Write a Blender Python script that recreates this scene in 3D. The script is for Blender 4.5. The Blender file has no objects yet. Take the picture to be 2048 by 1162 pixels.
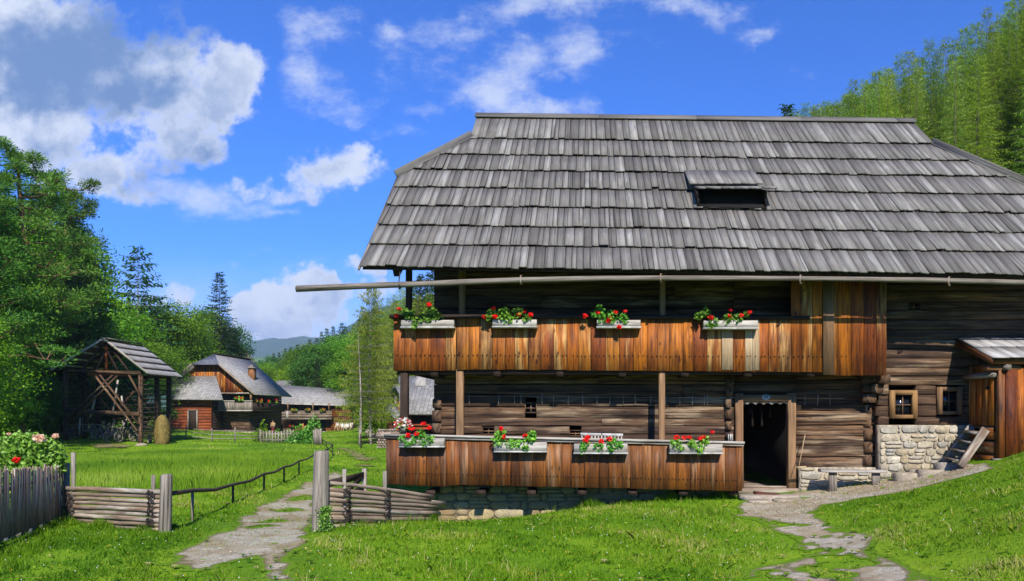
import bpy, math, random
import numpy as np
from mathutils import Vector, Matrix
R = math.radians
rnd = random.Random(11)
RNG = np.random.default_rng(11)
scene = bpy.context.scene
COL = scene.collection

# ------------------------------------------------------------ camera (eye at the origin, level, looking along +Y)
F = 1500.0; CX = 1170.0; HZ = 830.0
cam_d = bpy.data.cameras.new('camera'); cam = bpy.data.objects.new('camera', cam_d); COL.objects.link(cam)
cam.location = (0, 0, 0); cam.rotation_euler = (R(90), 0, 0)
cam_d.sensor_width = 36.0; cam_d.lens = F / 2048 * 36
cam_d.shift_x = (1024 - CX) / 2048; cam_d.shift_y = (HZ - 581) / 2048
cam_d.clip_start = 0.1; cam_d.clip_end = 20000
scene.camera = cam
def W(px, py, Y):                      # the point that stands at depth Y along a given sight line
    return Vector(((px - CX) / F * Y, Y, (HZ - py) / F * Y))
def WX(px, Y): return (px - CX) / F * Y
def WZ(py, Y): return (HZ - py) / F * Y

# ------------------------------------------------------------ sun, sky, exposure
SUN = Vector((0.22, -1.0, 0.80)).normalized()
sl = bpy.data.lights.new('sun', 'SUN'); so = bpy.data.objects.new('sun', sl); COL.objects.link(so)
so.rotation_euler = SUN.to_track_quat('Z', 'Y').to_euler(); sl.energy = 5.0; sl.angle = R(0.5); sl.color = (1.0, 0.94, 0.84)
so.location = (0, -20, 40)
scene.view_settings.view_transform = 'Standard'; scene.view_settings.look = 'None'
scene.view_settings.exposure = 0.56; scene.view_settings.gamma = 1.0
try:
    cy = scene.cycles; cy.max_bounces = 6; cy.diffuse_bounces = 3; cy.glossy_bounces = 2; cy.transmission_bounces = 3
    cy.transparent_max_bounces = 8; cy.volume_bounces = 0; cy.caustics_reflective = False; cy.caustics_refractive = False
    cy.use_adaptive_sampling = True
except Exception: pass

class NT:                               # small node-graph writer
    def __init__(s, tree): s.t = tree; tree.nodes.clear()
    def n(s, typ, ins=None, **props):
        nd = s.t.nodes.new(typ)
        for k, v in props.items(): setattr(nd, k, v)
        for k, v in (ins or {}).items(): s.put(nd.inputs[k], v)
        return nd
    def put(s, sock, v):
        if isinstance(v, bpy.types.NodeSocket): s.t.links.new(v, sock)
        elif isinstance(v, bpy.types.Node): s.t.links.new(v.outputs[0], sock)
        else: sock.default_value = v
    def m(s, op, a, b=0.0, c=0.0, clamp=False):
        nd = s.n('ShaderNodeMath', {0: a, 1: b, 2: c}, operation=op); nd.use_clamp = clamp; return nd.outputs[0]
    def vm(s, op, a, b=(0, 0, 0)):
        return s.n('ShaderNodeVectorMath', {0: a, 1: b}, operation=op)
    def ramp(s, fac, stops, interp='LINEAR'):
        nd = s.n('ShaderNodeValToRGB', {0: fac}); cr = nd.color_ramp; cr.interpolation = interp
        while len(cr.elements) < len(stops): cr.elements.new(0.5)
        for e, (p, c) in zip(cr.elements, stops): e.position = p; e.color = (*c, 1) if len(c) == 3 else c
        return nd.outputs[0]
    def mix(s, fac, a, b, blend='MIX'):
        nd = s.n('ShaderNodeMix', data_type='RGBA', blend_type=blend)
        s.put(nd.inputs[0], fac); s.put(nd.inputs[6], a if not isinstance(a, tuple) else (*a, 1)[:4]); s.put(nd.inputs[7], b if not isinstance(b, tuple) else (*b, 1)[:4])
        return nd.outputs[2]
    def noise(s, vec, scale, detail=4, rough=0.55, dist=0.0):
        return s.n('ShaderNodeTexNoise', {'Vector': vec, 'Scale': scale, 'Detail': detail, 'Roughness': rough, 'Distortion': dist}).outputs[0]
    def mr(s, v, a, b, c=0.0, d=1.0, smooth=True):
        return s.n('ShaderNodeMapRange', {0: v, 1: a, 2: b, 3: c, 4: d}, interpolation_type='SMOOTHSTEP' if smooth else 'LINEAR').outputs[0]

def build_world():
    w = bpy.data.worlds.new('World'); scene.world = w; w.use_nodes = True
    g = NT(w.node_tree)
    out = g.n('ShaderNodeOutputWorld'); bg = g.n('ShaderNodeBackground')
    sky = g.n('ShaderNodeTexSky', sky_type='NISHITA', sun_disc=False)
    sky.sun_elevation = math.asin(SUN.z); sky.sun_rotation = math.atan2(SUN.x, SUN.y)
    sky.air_density = 1.0; sky.dust_density = 0.3; sky.ozone_density = 2.5; sky.altitude = 700
    tc = g.n('ShaderNodeTexCoord').outputs['Generated']
    sep = g.n('ShaderNodeSeparateXYZ', {0: tc})
    y = g.m('MAXIMUM', sep.outputs[1], 0.08)
    u = g.m('DIVIDE', sep.outputs[0], y); v = g.m('DIVIDE', sep.outputs[2], y)
    P = g.n('ShaderNodeCombineXYZ', {0: u, 1: v}).outputs[0]
    # wide domain warp so that the cloud outlines billow
    wn = g.n('ShaderNodeTexNoise', {'Vector': P, 'Scale': 7.0, 'Detail': 5.0, 'Roughness': 0.6}).outputs[1]
    wv = g.vm('MULTIPLY', g.vm('SUBTRACT', wn, (0.5, 0.5, 0.5)), (0.15, 0.12, 0)).outputs[0]
    Q = g.vm('ADD', P, wv).outputs[0]
    def blobs(lst):
        tot = None
        for (px, py, rx, ry, amp) in lst:
            c = ((px - CX) / F, (HZ - py) / F, 0); k = (F / rx, F / ry, 0)
            d = g.vm('LENGTH', g.vm('MULTIPLY', g.vm('SUBTRACT', Q, c), k))
            a = g.mr(d.outputs['Value'], 0.0, 1.0, amp, 0.0)
            tot = a if tot is None else g.m('ADD', tot, a)
        return tot
    # cumulus (px,py,rx,ry,strength)
    cum = blobs([(120, 120, 420, 230, 1.3), (-150, 60, 400, 300, 1.3), (330, 160, 200, 130, .8), (480, 165, 95, 95, 1.2), (430, 215, 110, 60, .8),
                 (360, 275, 130, 80, 1.05), (260, 340, 160, 90, .9), (60, 240, 200, 60, .6), (90, 290, 190, 90, .75), (180, 350, 130, 60, .7), (290, 395, 90, 40, .6),
                 (700, 320, 90, 75, 1.0), (625, 330, 80, 80, .9), (520, 365, 85, 50, .8), (600, 385, 130, 40, .45),
                 (550, 590, 150, 75, 1.1), (500, 600, 90, 55, .8), (620, 570, 70, 45, 1.0), (600, 650, 150, 45, .8), (530, 640, 100, 40, .7), (680, 600, 80, 36, .6), (500, 650, 80, 36, .6), (730, 545, 70, 28, .7), (340, 590, 110, 44, .7), (760, 590, 90, 40, .5), (640, 620, 100, 40, .45)])
    wisp = blobs([(620, 50, 140, 60, .8), (585, 140, 70, 110, .75), (655, 170, 80, 110, .75), (800, 90, 200, 130, .3), (800, 45, 60, 40, .6), (930, 45, 70, 40, .45),
                  (985, 170, 110, 70, .95), (1045, 105, 100, 65, .85), (1160, 95, 100, 85, .95), (1080, 205, 210, 60, 1.0), (1130, 12, 300, 52, .95), (1400, 15, 230, 48, .8), (930, 100, 220, 130, .3), (1300, 110, 260, 90, .2), (760, 200, 160, 80, .4), (1530, 60, 110, 40, .5),
                  (1530, 75, 60, 30, .5), (870, 210, 110, 40, .5), (820, 260, 130, 26, .5), (1590, 150, 60, 30, .3), (520, 500, 70, 25, .5), (640, 540, 70, 30, .55), (430, 400, 210, 55, 1.1), (330, 370, 110, 50, .8), (560, 425, 120, 22, .5), (1650, 15, 60, 20, .3)])
    f1 = g.noise(P, 9.0, 8, 0.62); f2 = g.noise(P, 24.0, 6, 0.6); f4 = g.noise(P, 55.0, 5, 0.65); f3 = g.noise(g.vm('MULTIPLY', P, (1.0, 1.6, 1)).outputs[0], 14.0, 8, 0.7)
    fb = g.m('ADD', g.m('MULTIPLY', g.m('SUBTRACT', f1, 0.5), 2.6), g.m('MULTIPLY', g.m('SUBTRACT', f2, 0.5), 1.9)); fb = g.m('ADD', fb, g.m('MULTIPLY', g.m('SUBTRACT', f4, 0.5), 0.8))
    d1 = g.m('ADD', cum, g.m('MULTIPLY', fb, g.m('MULTIPLY', g.mr(cum, 0.0, 0.35), 1.0)))
    a1 = g.mr(d1, 0.14, 0.98)
    d2 = g.m('ADD', wisp, g.m('MULTIPLY', g.m('SUBTRACT', f3, 0.5), g.m('MULTIPLY', g.mr(wisp, 0.0, 0.25), 2.4)))
    a2 = g.m('MULTIPLY', g.mr(d2, 0.20, 1.5), 0.78)
    alpha = g.m('MAXIMUM', a1, a2)
    # thin veil near the horizon
    veil = g.m('MULTIPLY', g.mr(v, 0.24, 0.05), g.mr(g.noise(g.vm('MULTIPLY', P, (1, 2.5, 1)).outputs[0], 8.0, 5, 0.6), 0.3, 0.7, 0.35, 0.85))
    alpha = g.m('MAXIMUM', alpha, veil)
    # thickness of the cloud decides whether it looks grey from below
    dark = blobs([(80, 120, 520, 200, 1.25), (300, 20, 260, 120, .7), (330, 180, 150, 80, .5), (180, 200, 220, 60, .4), (290, 370, 150, 80, .8), (360, 305, 120, 60, .75), (90, 300, 110, 40, .5), (110, 270, 130, 35, .55), (180, 310, 80, 35, .4), (520, 385, 120, 35, .35), (650, 385, 110, 30, .35), (570, 625, 110, 30, .4)])
    dk = g.m('MULTIPLY', g.mr(g.m('ADD', dark, g.m('ADD', g.m('MULTIPLY', g.m('SUBTRACT', f1, 0.5), 2.6), g.m('MULTIPLY', g.m('SUBTRACT', f2, 0.5), 1.6))), 0.1, 1.3), 0.95, clamp=True)
    top = g.mix(g.m('MAXIMUM', dk, g.m('MULTIPLY', g.mr(d1, .5, 1.3), g.mr(g.noise(P, 5.0, 7, .62), .42, .62, 0.0, .62))), (6.4, 7.0, 8.4), (1.05, 2.15, 4.7))
    blue = g.vm('MULTIPLY', sky.outputs[0], g.n('ShaderNodeCombineXYZ', {0: 0.20, 1: 0.78, 2: 1.85})).outputs[0]
    col = g.mix(alpha, blue, top)
    g.put(bg.inputs[0], col); bg.inputs[1].default_value = 0.081
    g.put(out.inputs[0], bg)
    w.cycles.sampling_method = 'MANUAL'; w.cycles.sample_map_resolution = 512
build_world()

# ------------------------------------------------------------ objects, tags, mesh writers
def tag(o, label=None, cat=None, group=None, kind=None):
    if label: o['label'] = label
    if cat: o['category'] = cat
    if group: o['group'] = group
    if kind: o['kind'] = kind
    return o
def empty(name, loc, label=None, cat=None, group=None):
    o = bpy.data.objects.new(name, None); o.location = loc; o.empty_display_size = 0.2; COL.objects.link(o)
    return tag(o, label, cat, group)
def copy_tree(o, parent=None):
    c = o.copy(); COL.objects.link(c); c.parent = parent
    for ch in [k for k in KIDS.get(o.name, [])]: 
        d = copy_tree(ch, c)
    return c
KIDS = {}
def adopt(o, parent):
    if parent is not None:
        o.parent = parent; KIDS.setdefault(parent.name, []).append(o)
        # parts are written in world space: undo the parent's own placement
        o.location = -world_loc(parent)
def world_loc(o):
    v = Vector(o.location)
    while o.parent: o = o.parent; v = v + Vector(o.location)
    return v

class MB:
    """collects faces for ONE mesh; r = random number per piece, uv = metres across / along the grain"""
    def __init__(s): s.v = []; s.f = []; s.uv = []; s.r = []
    def face(s, idx, uvs, r): s.f.append(tuple(idx)); s.uv.extend(uvs); s.r.append(r)
    def loft(s, rings, r=None, caps=True, closed=True):
        if r is None: r = rnd.random()
        n = len(rings[0]); b = len(s.v); L = 0.0; off = r * 31.7
        for q in rings: s.v.extend([tuple(p) for p in q])
        per = [0.0]
        for i in range(n): per.append(per[-1] + (Vector(rings[0][(i + 1) % n]) - Vector(rings[0][i])).length)
        m = n if closed else n - 1
        for k in range(len(rings) - 1):
            d = (Vector(rings[k + 1][0]) - Vector(rings[k][0])).length
            for i in range(m):
                j = (i + 1) % n
                s.face((b + k * n + i, b + k * n + j, b + (k + 1) * n + j, b + (k + 1) * n + i),
                       ((per[i], L + off), (per[i + 1], L + off), (per[i + 1], L + d + off), (per[i], L + d + off)), r)
            L += d
        if caps:
            for k, rev in ((0, True), (len(rings) - 1, False)):
                idx = [b + k * n + i for i in range(n)]
                c = rings[k]; o = Vector(c[0])
                uv = [(per[i] * 0.5, off + 0.1 * per[i]) for i in range(n)]
                if rev: idx = idx[::-1]; uv = uv[::-1]
                s.face(idx, uv, r)
    def bar(s, p0, p1, w, h, r=None, up=(0, 0, 1), ch=0.0, w1=None, h1=None, seg=1, jit=0.0):
        p0 = Vector(p0); p1 = Vector(p1); d = (p1 - p0); d.normalize(); up = Vector(up)
        if abs(d.dot(up)) > 0.95: up = Vector((0, 1, 0)) if abs(d.y) < 0.9 else Vector((1, 0, 0))
        sd = d.cross(up); sd.normalize(); u = sd.cross(d); u.normalize()
        w1 = w if w1 is None else w1; h1 = h if h1 is None else h1
        rings = []
        for k in range(seg + 1):
            t = k / seg; c = p0.lerp(p1, t); a = (w + (w1 - w) * t) / 2; b = (h + (h1 - h) * t) / 2
            if jit: a += rnd.uniform(-jit, jit); b += rnd.uniform(-jit, jit); c = c + sd * rnd.uniform(-jit, jit) + u * rnd.uniform(-jit, jit)
            if ch > 0:
                q = min(ch, a * 0.9, b * 0.9)
                pr = [(-a + q, -b), (a - q, -b), (a, -b + q), (a, b - q), (a - q, b), (-a + q, b), (-a, b - q), (-a, -b + q)]
            else: pr = [(-a, -b), (a, -b), (a, b), (-a, b)]
            rings.append([c + sd * x + u * y for x, y in pr])
        s.loft(rings, r)
    def box(s, x0, x1, y0, y1, z0, z1, grain=None, r=None, ch=0.0):
        dx, dy, dz = x1 - x0, y1 - y0, z1 - z0
        if grain is None: grain = 'xyz'[max(range(3), key=lambda i: (dx, dy, dz)[i])]
        cx, cy_, cz = (x0 + x1) / 2, (y0 + y1) / 2, (z0 + z1) / 2
        if grain == 'x': s.bar((x0, cy_, cz), (x1, cy_, cz), dy, dz, r, ch=ch)
        elif grain == 'y': s.bar((cx, y0, cz), (cx, y1, cz), dx, dz, r, ch=ch)
        else: s.bar((cx, cy_, z0), (cx, cy_, z1), dx, dy, r, up=(0, 1, 0), ch=ch)
    def tube(s, pts, rad, n=8, r=None, caps=True, jit=0.0):
        pts = [Vector(p) for p in pts]; rings = []; up = None
        if not hasattr(rad, '__len__'): rad = [rad] * len(pts)
        for k, p in enumerate(pts):
            d = (pts[min(k + 1, len(pts) - 1)] - pts[max(k - 1, 0)])
            if d.length < 1e-6: d = Vector((0, 0, 1))
            d.normalize()
            if up is None: up = Vector((0, 0, 1)) if abs(d.z) < 0.9 else Vector((1, 0, 0))
            a = d.cross(up); a.normalize(); b = a.cross(d); b.normalize(); up = b
            rings.append([p + (a * math.cos(2 * math.pi * i / n) + b * math.sin(2 * math.pi * i / n)) * (rad[k] + (rnd.uniform(-jit, jit) if jit else 0)) for i in range(n)])
        # orientation: make the normals point outwards
        rings = [q[::-1] for q in rings]
        s.loft(rings, r, caps)
    def slab(s, pts, th, r=None, grain=None):
        """polygon (list of points) thickened downwards along its normal; grain = direction of the grain"""
        if r is None: r = rnd.random()
        P = [Vector(p) for p in pts]; nrm = Vector((0, 0, 0))
        for i in range(len(P)): nrm += P[i].cross(P[(i + 1) % len(P)])
        nrm.normalize(); g_ = Vector(grain) if grain else (P[1] - P[0]); g_ = g_ - nrm * g_.dot(nrm); g_.normalize(); c = nrm.cross(g_)
        b = len(s.v); n = len(P); s.v.extend([tuple(p) for p in P]); s.v.extend([tuple(p - nrm * th) for p in P])
        off = r * 31.7; uv = [((p.dot(c)), p.dot(g_) + off) for p in P]
        s.face(range(b, b + n), uv, r); s.face([b + n + i for i in range(n)][::-1], uv[::-1], r)
        for i in range(n):
            j = (i + 1) % n
            s.face((b + i, b + n + i, b + n + j, b + j), (uv[i], (uv[i][0] + th, uv[i][1]), (uv[j][0] + th, uv[j][1]), uv[j]), r)
    def blob(s, c, rx, ry, rz, r=None, seed=0, sub=2, rough=0.15, flat=0.0):
        """a rough stone-like or cushion-like lump"""
        if r is None: r = rnd.random()
        vs, fs = ICO[sub]; b = len(s.v); q = random.Random(seed + 5)
        ph = [(q.uniform(0, 6), q.uniform(0, 6), q.uniform(0, 6), q.uniform(1.5, 4)) for _ in range(4)]
        for (x, y, z) in vs:
            k = 1.0
            for (a1, a2, a3, fr) in ph: k += rough * 0.5 * math.sin(x * fr + a1) * math.sin(y * fr + a2) * math.cos(z * fr + a3)
            if flat: 
                m_ = max(abs(x), abs(y), abs(z)); k *= (1 - flat) + flat * (1.0 / m_) * 0.72
            s.v.append((c[0] + x * rx * k, c[1] + y * ry * k, c[2] + z * rz * k))
        for f in fs:
            s.face([b + i for i in f], [(s.v[b + i][0] + r * 9, s.v[b + i][2] + s.v[b + i][1] * 0.6) for i in f], r)
    def build(s, name, mat, parent=None, smooth=False):
        me = bpy.data.meshes.new(name); n = len(s.f)
        me.vertices.add(len(s.v)); me.vertices.foreach_set('co', np.array(s.v, dtype=np.float32).ravel())
        ls = np.array([len(f) for f in s.f], dtype=np.int32); st = np.concatenate(([0], np.cumsum(ls)[:-1])).astype(np.int32)
        me.loops.add(int(ls.sum())); me.loops.foreach_set('vertex_index', np.array([i for f in s.f for i in f], dtype=np.int32))
        me.polygons.add(n); me.polygons.foreach_set('loop_start', st)
        try: me.polygons.foreach_set('loop_total', ls)
        except Exception: pass
        me.update(calc_edges=True)
        uvl = me.uv_layers.new(name='UVMap'); uvl.data.foreach_set('uv', np.array(s.uv, dtype=np.float32).ravel())
        at = me.attributes.new('rnd', 'FLOAT', 'FACE'); at.data.foreach_set('value', np.array(s.r, dtype=np.float32))
        if smooth: me.polygons.foreach_set('use_smooth', np.ones(n, dtype=bool))
        me.materials.append(mat)
        o = bpy.data.objects.new(name, me); COL.objects.link(o); adopt(o, parent); return o

def _ico(sub):
    import bmesh
    bm = bmesh.new(); bmesh.ops.create_icosphere(bm, subdivisions=sub, radius=1.0)
    v = [tuple(x.co) for x in bm.verts]; f = [tuple(w.index for w in p.verts) for p in bm.faces]; bm.free(); return v, f
ICO = {1: _ico(1), 2: _ico(2), 3: _ico(3)}

def np_mesh(name, verts, k, r, mat, parent=None, smooth=False, uv=None):
    """verts (N*k,3): N separate k-gons with a per-face random number r (N,)"""
    verts = np.asarray(verts, dtype=np.float32).reshape(-1, 3); n = len(verts) // k
    me = bpy.data.meshes.new(name); me.vertices.add(len(verts)); me.vertices.foreach_set('co', verts.ravel())
    me.loops.add(n * k); me.loops.foreach_set('vertex_index', np.arange(n * k, dtype=np.int32))
    me.polygons.add(n); me.polygons.foreach_set('loop_start', np.arange(0, n * k, k, dtype=np.int32))
    try: me.polygons.foreach_set('loop_total', np.full(n, k, dtype=np.int32))
    except Exception: pass
    me.update(calc_edges=True)
    at = me.attributes.new('rnd', 'FLOAT', 'FACE'); at.data.foreach_set('value', np.asarray(r, dtype=np.float32))
    if smooth: me.polygons.foreach_set('use_smooth', np.ones(n, dtype=bool))
    me.materials.append(mat); o = bpy.data.objects.new(name, me); COL.objects.link(o); adopt(o, parent); return o

# ------------------------------------------------------------ materials
def new_mat(name):
    m = bpy.data.materials.new(name); m.use_nodes = True; g = NT(m.node_tree)
    out = g.n('ShaderNodeOutputMaterial'); return m, g, out
def attr(g, nm='rnd'): return g.n('ShaderNodeAttribute', attribute_name=nm).outputs['Fac']

def wood(name, stops, dark=(0.02, 0.012, 0.008), grain=0.5, stain=0.4, knots=0.0, rough=0.75, across=26.0, along=1.3, bump=0.5, weather=None, wamt=0.0, spec=0.18, crack=0.35):
    m, g, out = new_mat(name)
    r = attr(g); uv = g.n('ShaderNodeTexCoord').outputs['UV']
    off = g.n('ShaderNodeCombineXYZ', {2: g.m('MULTIPLY', r, 53.0)}).outputs[0]
    def co(a, b): return g.vm('ADD', g.vm('MULTIPLY', uv, (a, b, 0)).outputs[0], off).outputs[0]
    gr = g.noise(co(across, along), 1.0, 7, 0.65, 0.6)
    st = g.noise(co(4.0, 0.9), 1.0, 4, 0.6, 0.3)
    fine = g.noise(co(across * 3.2, along * 3), 1.0, 3, 0.6)
    rr = g.m('FRACT', g.m('MULTIPLY', r, 17.31))
    base = g.ramp(rr, stops)
    if weather:
        wmask = g.mr(g.m('ADD', g.noise(co(7.0, 0.8), 1.0, 5, 0.6), g.m('MULTIPLY', g.m('SUBTRACT', rr, 0.5), 0.3)), 0.62 - wamt * 0.3, 0.8 - wamt * 0.3)
        base = g.mix(wmask, base, weather)
    c = g.mix(g.m('MULTIPLY', g.mr(gr, 0.62, 0.30), grain), base, dark)
    c = g.mix(g.m('MULTIPLY', g.mr(st, 0.60, 0.30), stain), c, dark)
    c = g.mix(g.m('MULTIPLY', g.mr(fine, 0.35, 0.7), 0.25), c, (0.9, 0.85, 0.78), 'SOFT_LIGHT')
    ck = g.m('MULTIPLY', g.mr(g.noise(co(across * 1.9, along * .45), 1.0, 4, .55, .4), .595, .66), crack)
    c = g.mix(ck, c, tuple(x * .6 for x in dark))
    hgt = g.m('ADD', g.m('MULTIPLY', ck, -.8), g.m('MULTIPLY', gr, 0.7), g.m('MULTIPLY', fine, 0.4))
    if knots > 0:
        vo = g.n('ShaderNodeTexVoronoi', {'Vector': g.vm('MULTIPLY', co(1.0, 1.0), (6.0, 2.6, 1)).outputs[0], 'Scale': 1.0, 'Randomness': 1.0})
        kd = g.m('ADD', vo.outputs['Distance'], g.m('MULTIPLY', g.m('SUBTRACT', st, 0.5), 0.25))
        c = g.mix(g.m('MULTIPLY', g.mr(kd, 0.19, 0.07), knots), c, tuple(x * 1.4 for x in dark))
    c = g.mix(g.m('LESS_THAN', r, -.5), c, (.012, .010, .010))          # nail heads carry r = -1
    bs = g.n('ShaderNodeBsdfPrincipled', {'Base Color': c, 'Roughness': rough, 'Specular IOR Level': spec})
    bp = g.n('ShaderNodeBump', {'Strength': bump, 'Distance': 0.012, 'Height': hgt})
    g.put(bs.inputs['Normal'], bp.outputs[0]); g.put(out.inputs[0], bs.outputs[0]); return m

def leafmat(name, stops, trans=0.35, rough=0.55, spec=0.25, vary=1.0):
    m, g, out = new_mat(name); r = attr(g)
    oi = g.n('ShaderNodeObjectInfo').outputs['Random']
    c = g.ramp(r, stops)
    hsv = g.n('ShaderNodeHueSaturation', {'Hue': g.m('ADD', 0.5 - .022 * vary, g.m('MULTIPLY', g.m('FRACT', g.m('MULTIPLY', oi, 7.3)), 0.04 * vary)), 'Saturation': 1.0, 'Value': g.m('ADD', 1 - .32 * vary, g.m('MULTIPLY', oi, 0.55 * vary)), 'Color': c}).outputs[0]
    d = g.n('ShaderNodeBsdfPrincipled', {'Base Color': hsv, 'Roughness': rough, 'Specular IOR Level': spec})
    t = g.n('ShaderNodeBsdfTranslucent', {'Color': g.mix(0.35, hsv, (0.30, 0.42, 0.03)) if vary else hsv})
    mx = g.n('ShaderNodeMixShader', {0: trans, 1: d.outputs[0], 2: t.outputs[0]})
    g.put(out.inputs[0], mx.outputs[0]); return m

def plain(name, col, rough=0.8, var=0.25, scale=8.0, bump=0.3, dist=0.01, spec=0.3, col2=None):
    m, g, out = new_mat(name); tc = g.n('ShaderNodeTexCoord').outputs['Object']; r = attr(g)
    n1 = g.noise(tc, scale, 6, 0.6); n2 = g.noise(tc, scale * 4.3, 4, 0.6)
    c2 = col2 or tuple(x * (1 - var) * 0.6 for x in col)
    c = g.mix(g.mr(n1, 0.3, 0.72), c2, col)
    c = g.mix(g.m('MULTIPLY', r, var), c, tuple(x * 0.45 for x in col))
    bs = g.n('ShaderNodeBsdfPrincipled', {'Base Color': c, 'Roughness': rough, 'Specular IOR Level': spec})
    bp = g.n('ShaderNodeBump', {'Strength': bump, 'Distance': dist, 'Height': g.m('ADD', n1, g.m('MULTIPLY', n2, 0.5))})
    g.put(bs.inputs['Normal'], bp.outputs[0]); g.put(out.inputs[0], bs.outputs[0]); return m

def stone_mat(name, stops, moss=0.0):
    m, g, out = new_mat(name); tc = g.n('ShaderNodeTexCoord').outputs['Object']; r = attr(g)
    n1 = g.noise(tc, 5.0, 6, 0.65); n2 = g.noise(tc, 30.0, 5, 0.6)
    c = g.ramp(g.m('FRACT', g.m('MULTIPLY', r, 7.77)), stops)
    c = g.mix(g.m('MULTIPLY', g.mr(n1, 0.62, 0.35), 0.45), c, (0.16, 0.13, 0.09))
    c = g.mix(g.m('MULTIPLY', g.mr(n2, 0.6, 0.35), 0.45), c, (0.11, 0.10, 0.08)); c = g.mix(g.m('MULTIPLY', g.mr(g.noise(tc, 1.6, 5, .7), .5, .68), .4), c, (.19, .17, .13))
    bs = g.n('ShaderNodeBsdfPrincipled', {'Base Color': c, 'Roughness': 0.9, 'Specular IOR Level': 0.2})
    bp = g.n('ShaderNodeBump', {'Strength': 0.7, 'Distance': 0.02, 'Height': g.m('ADD', n1, g.m('MULTIPLY', n2, 0.5))})
    g.put(bs.inputs['Normal'], bp.outputs[0]); g.put(out.inputs[0], bs.outputs[0]); return m

def shingle_mat(name, cols, su, sv):
    """small shingles on a far roof: staggered rows drawn from the roof's own UV (metres)"""
    m, g, out = new_mat(name); uv = g.n('ShaderNodeTexCoord').outputs['UV']
    sw = g.vm('MULTIPLY', uv, (1, 1, 0)).outputs[0]
    br = g.n('ShaderNodeTexBrick', {'Vector': sw, 'Color1': (*cols[0], 1), 'Color2': (*cols[1], 1), 'Mortar': (*cols[2], 1), 'Scale': 1.0, 'Mortar Size': 0.014, 'Mortar Smooth': 0.2, 'Bias': 0.0, 'Brick Width': su, 'Row Height': sv})
    n1 = g.noise(uv, 1.1, 5, 0.6); n2 = g.noise(uv, 9.0, 4, 0.7)
    c = g.mix(g.m('MULTIPLY', g.mr(n1, 0.6, 0.35), 0.35), br.outputs[0], tuple(x * 0.55 for x in cols[0]))
    c = g.mix(g.m('MULTIPLY', g.mr(n2, 0.55, 0.75), 0.5), c, tuple(min(1, x * 1.5) for x in cols[0]))
    c = g.mix(g.m('MULTIPLY', g.mr(n2, 0.45, 0.25), 0.5), c, tuple(x * 0.5 for x in cols[0]))
    bs = g.n('ShaderNodeBsdfPrincipled', {'Base Color': c, 'Roughness': 0.7, 'Specular IOR Level': 0.3})
    bp = g.n('ShaderNodeBump', {'Strength': 0.8, 'Distance': 0.05, 'Height': g.m('ADD', br.outputs[1], g.m('MULTIPLY', n2, -0.6))}, invert=True)
    g.put(bs.inputs['Normal'], bp.outputs[0]); g.put(out.inputs[0], bs.outputs[0]); return m

M = {}
M['orange'] = wood('orange_board', [(0, (.17, .040, .010)), (.15, (.32, .085, .012)), (.3, (.48, .145, .012)), (.45, (.56, .185, .016)), (.6, (.26, .066, .014)), (.75, (.52, .19, .024)), (.9, (.19, .052, .014)), (1, (.44, .13, .012))], dark=(.030, .010, .009), grain=.85, stain=.7, knots=.85, rough=.62, weather=(.56, .30, .10), wamt=.22, bump=.6, crack=.5)
M['brown'] = wood('brown_board', [(0, (.13, .044, .012)), (.2, (.24, .080, .014)), (.4, (.16, .060, .016)), (.6, (.31, .10, .016)), (.8, (.18, .054, .012)), (1, (.27, .10, .018))], dark=(.024, .013, .010), grain=.8, stain=.6, knots=.75, rough=.55, weather=(.32, .17, .085), wamt=.18, bump=.6)
M['pale'] = wood('pale_board', [(0, (.46, .33, .19)), (1, (.60, .47, .30))], dark=(.14, .07, .03), grain=.6, stain=.4, knots=.5)
M['log'] = wood('dark_log', [(0, (.084, .049, .029)), (.25, (.145, .082, .044)), (.5, (.11, .066, .042)), (.75, (.20, .110, .054)), (1, (.092, .053, .031))], dark=(.014, .009, .008), grain=.95, stain=.65, knots=.45, rough=.85, across=18, along=.7, weather=(.33, .235, .148), wamt=.19, bump=.9, crack=.9)
M['redlog'] = wood('red_log', [(0, (.26, .060, .016)), (.5, (.34, .085, .022)), (1, (.22, .05, .018))], dark=(.03, .012, .01), grain=.7, stain=.6, across=10, along=.5)
M['post'] = wood('post_wood', [(0, (.22, .12, .060)), (1, (.29, .17, .085))], dark=(.06, .035, .02), grain=.6, stain=.5)
M['grey'] = wood('weathered_grey_wood', [(0, (.26, .225, .18)), (.5, (.35, .31, .26)), (1, (.22, .19, .155))], dark=(.055, .046, .038), grain=.75, stain=.4, knots=.35, rough=.85, across=22, along=1.0, bump=1.0, crack=.85)
M['greyl'] = wood('pale_grey_wood', [(0, (.44, .405, .35)), (.5, (.52, .485, .43)), (1, (.37, .34, .29))], dark=(.11, .09, .07), grain=.6, stain=.5, knots=.25, rough=.85)
M['rail'] = wood('barked_rail', [(0, (.27, .19, .13)), (.5, (.36, .28, .21)), (1, (.22, .14, .09))], dark=(.06, .04, .03), grain=.6, stain=.5, across=14, along=1.2, rough=.85, weather=(.46, .41, .34), wamt=.4, knots=.3)
M['darkrail'] = wood('dark_rail', [(0, (.05, .036, .028)), (1, (.085, .062, .048))], dark=(.012, .009, .008), grain=.6, stain=.4)
M['dark'] = wood('dark_wood', [(0, (.035, .022, .016)), (1, (.055, .034, .024))], dark=(.010, .007, .006), grain=.6, stain=.4)
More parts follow.
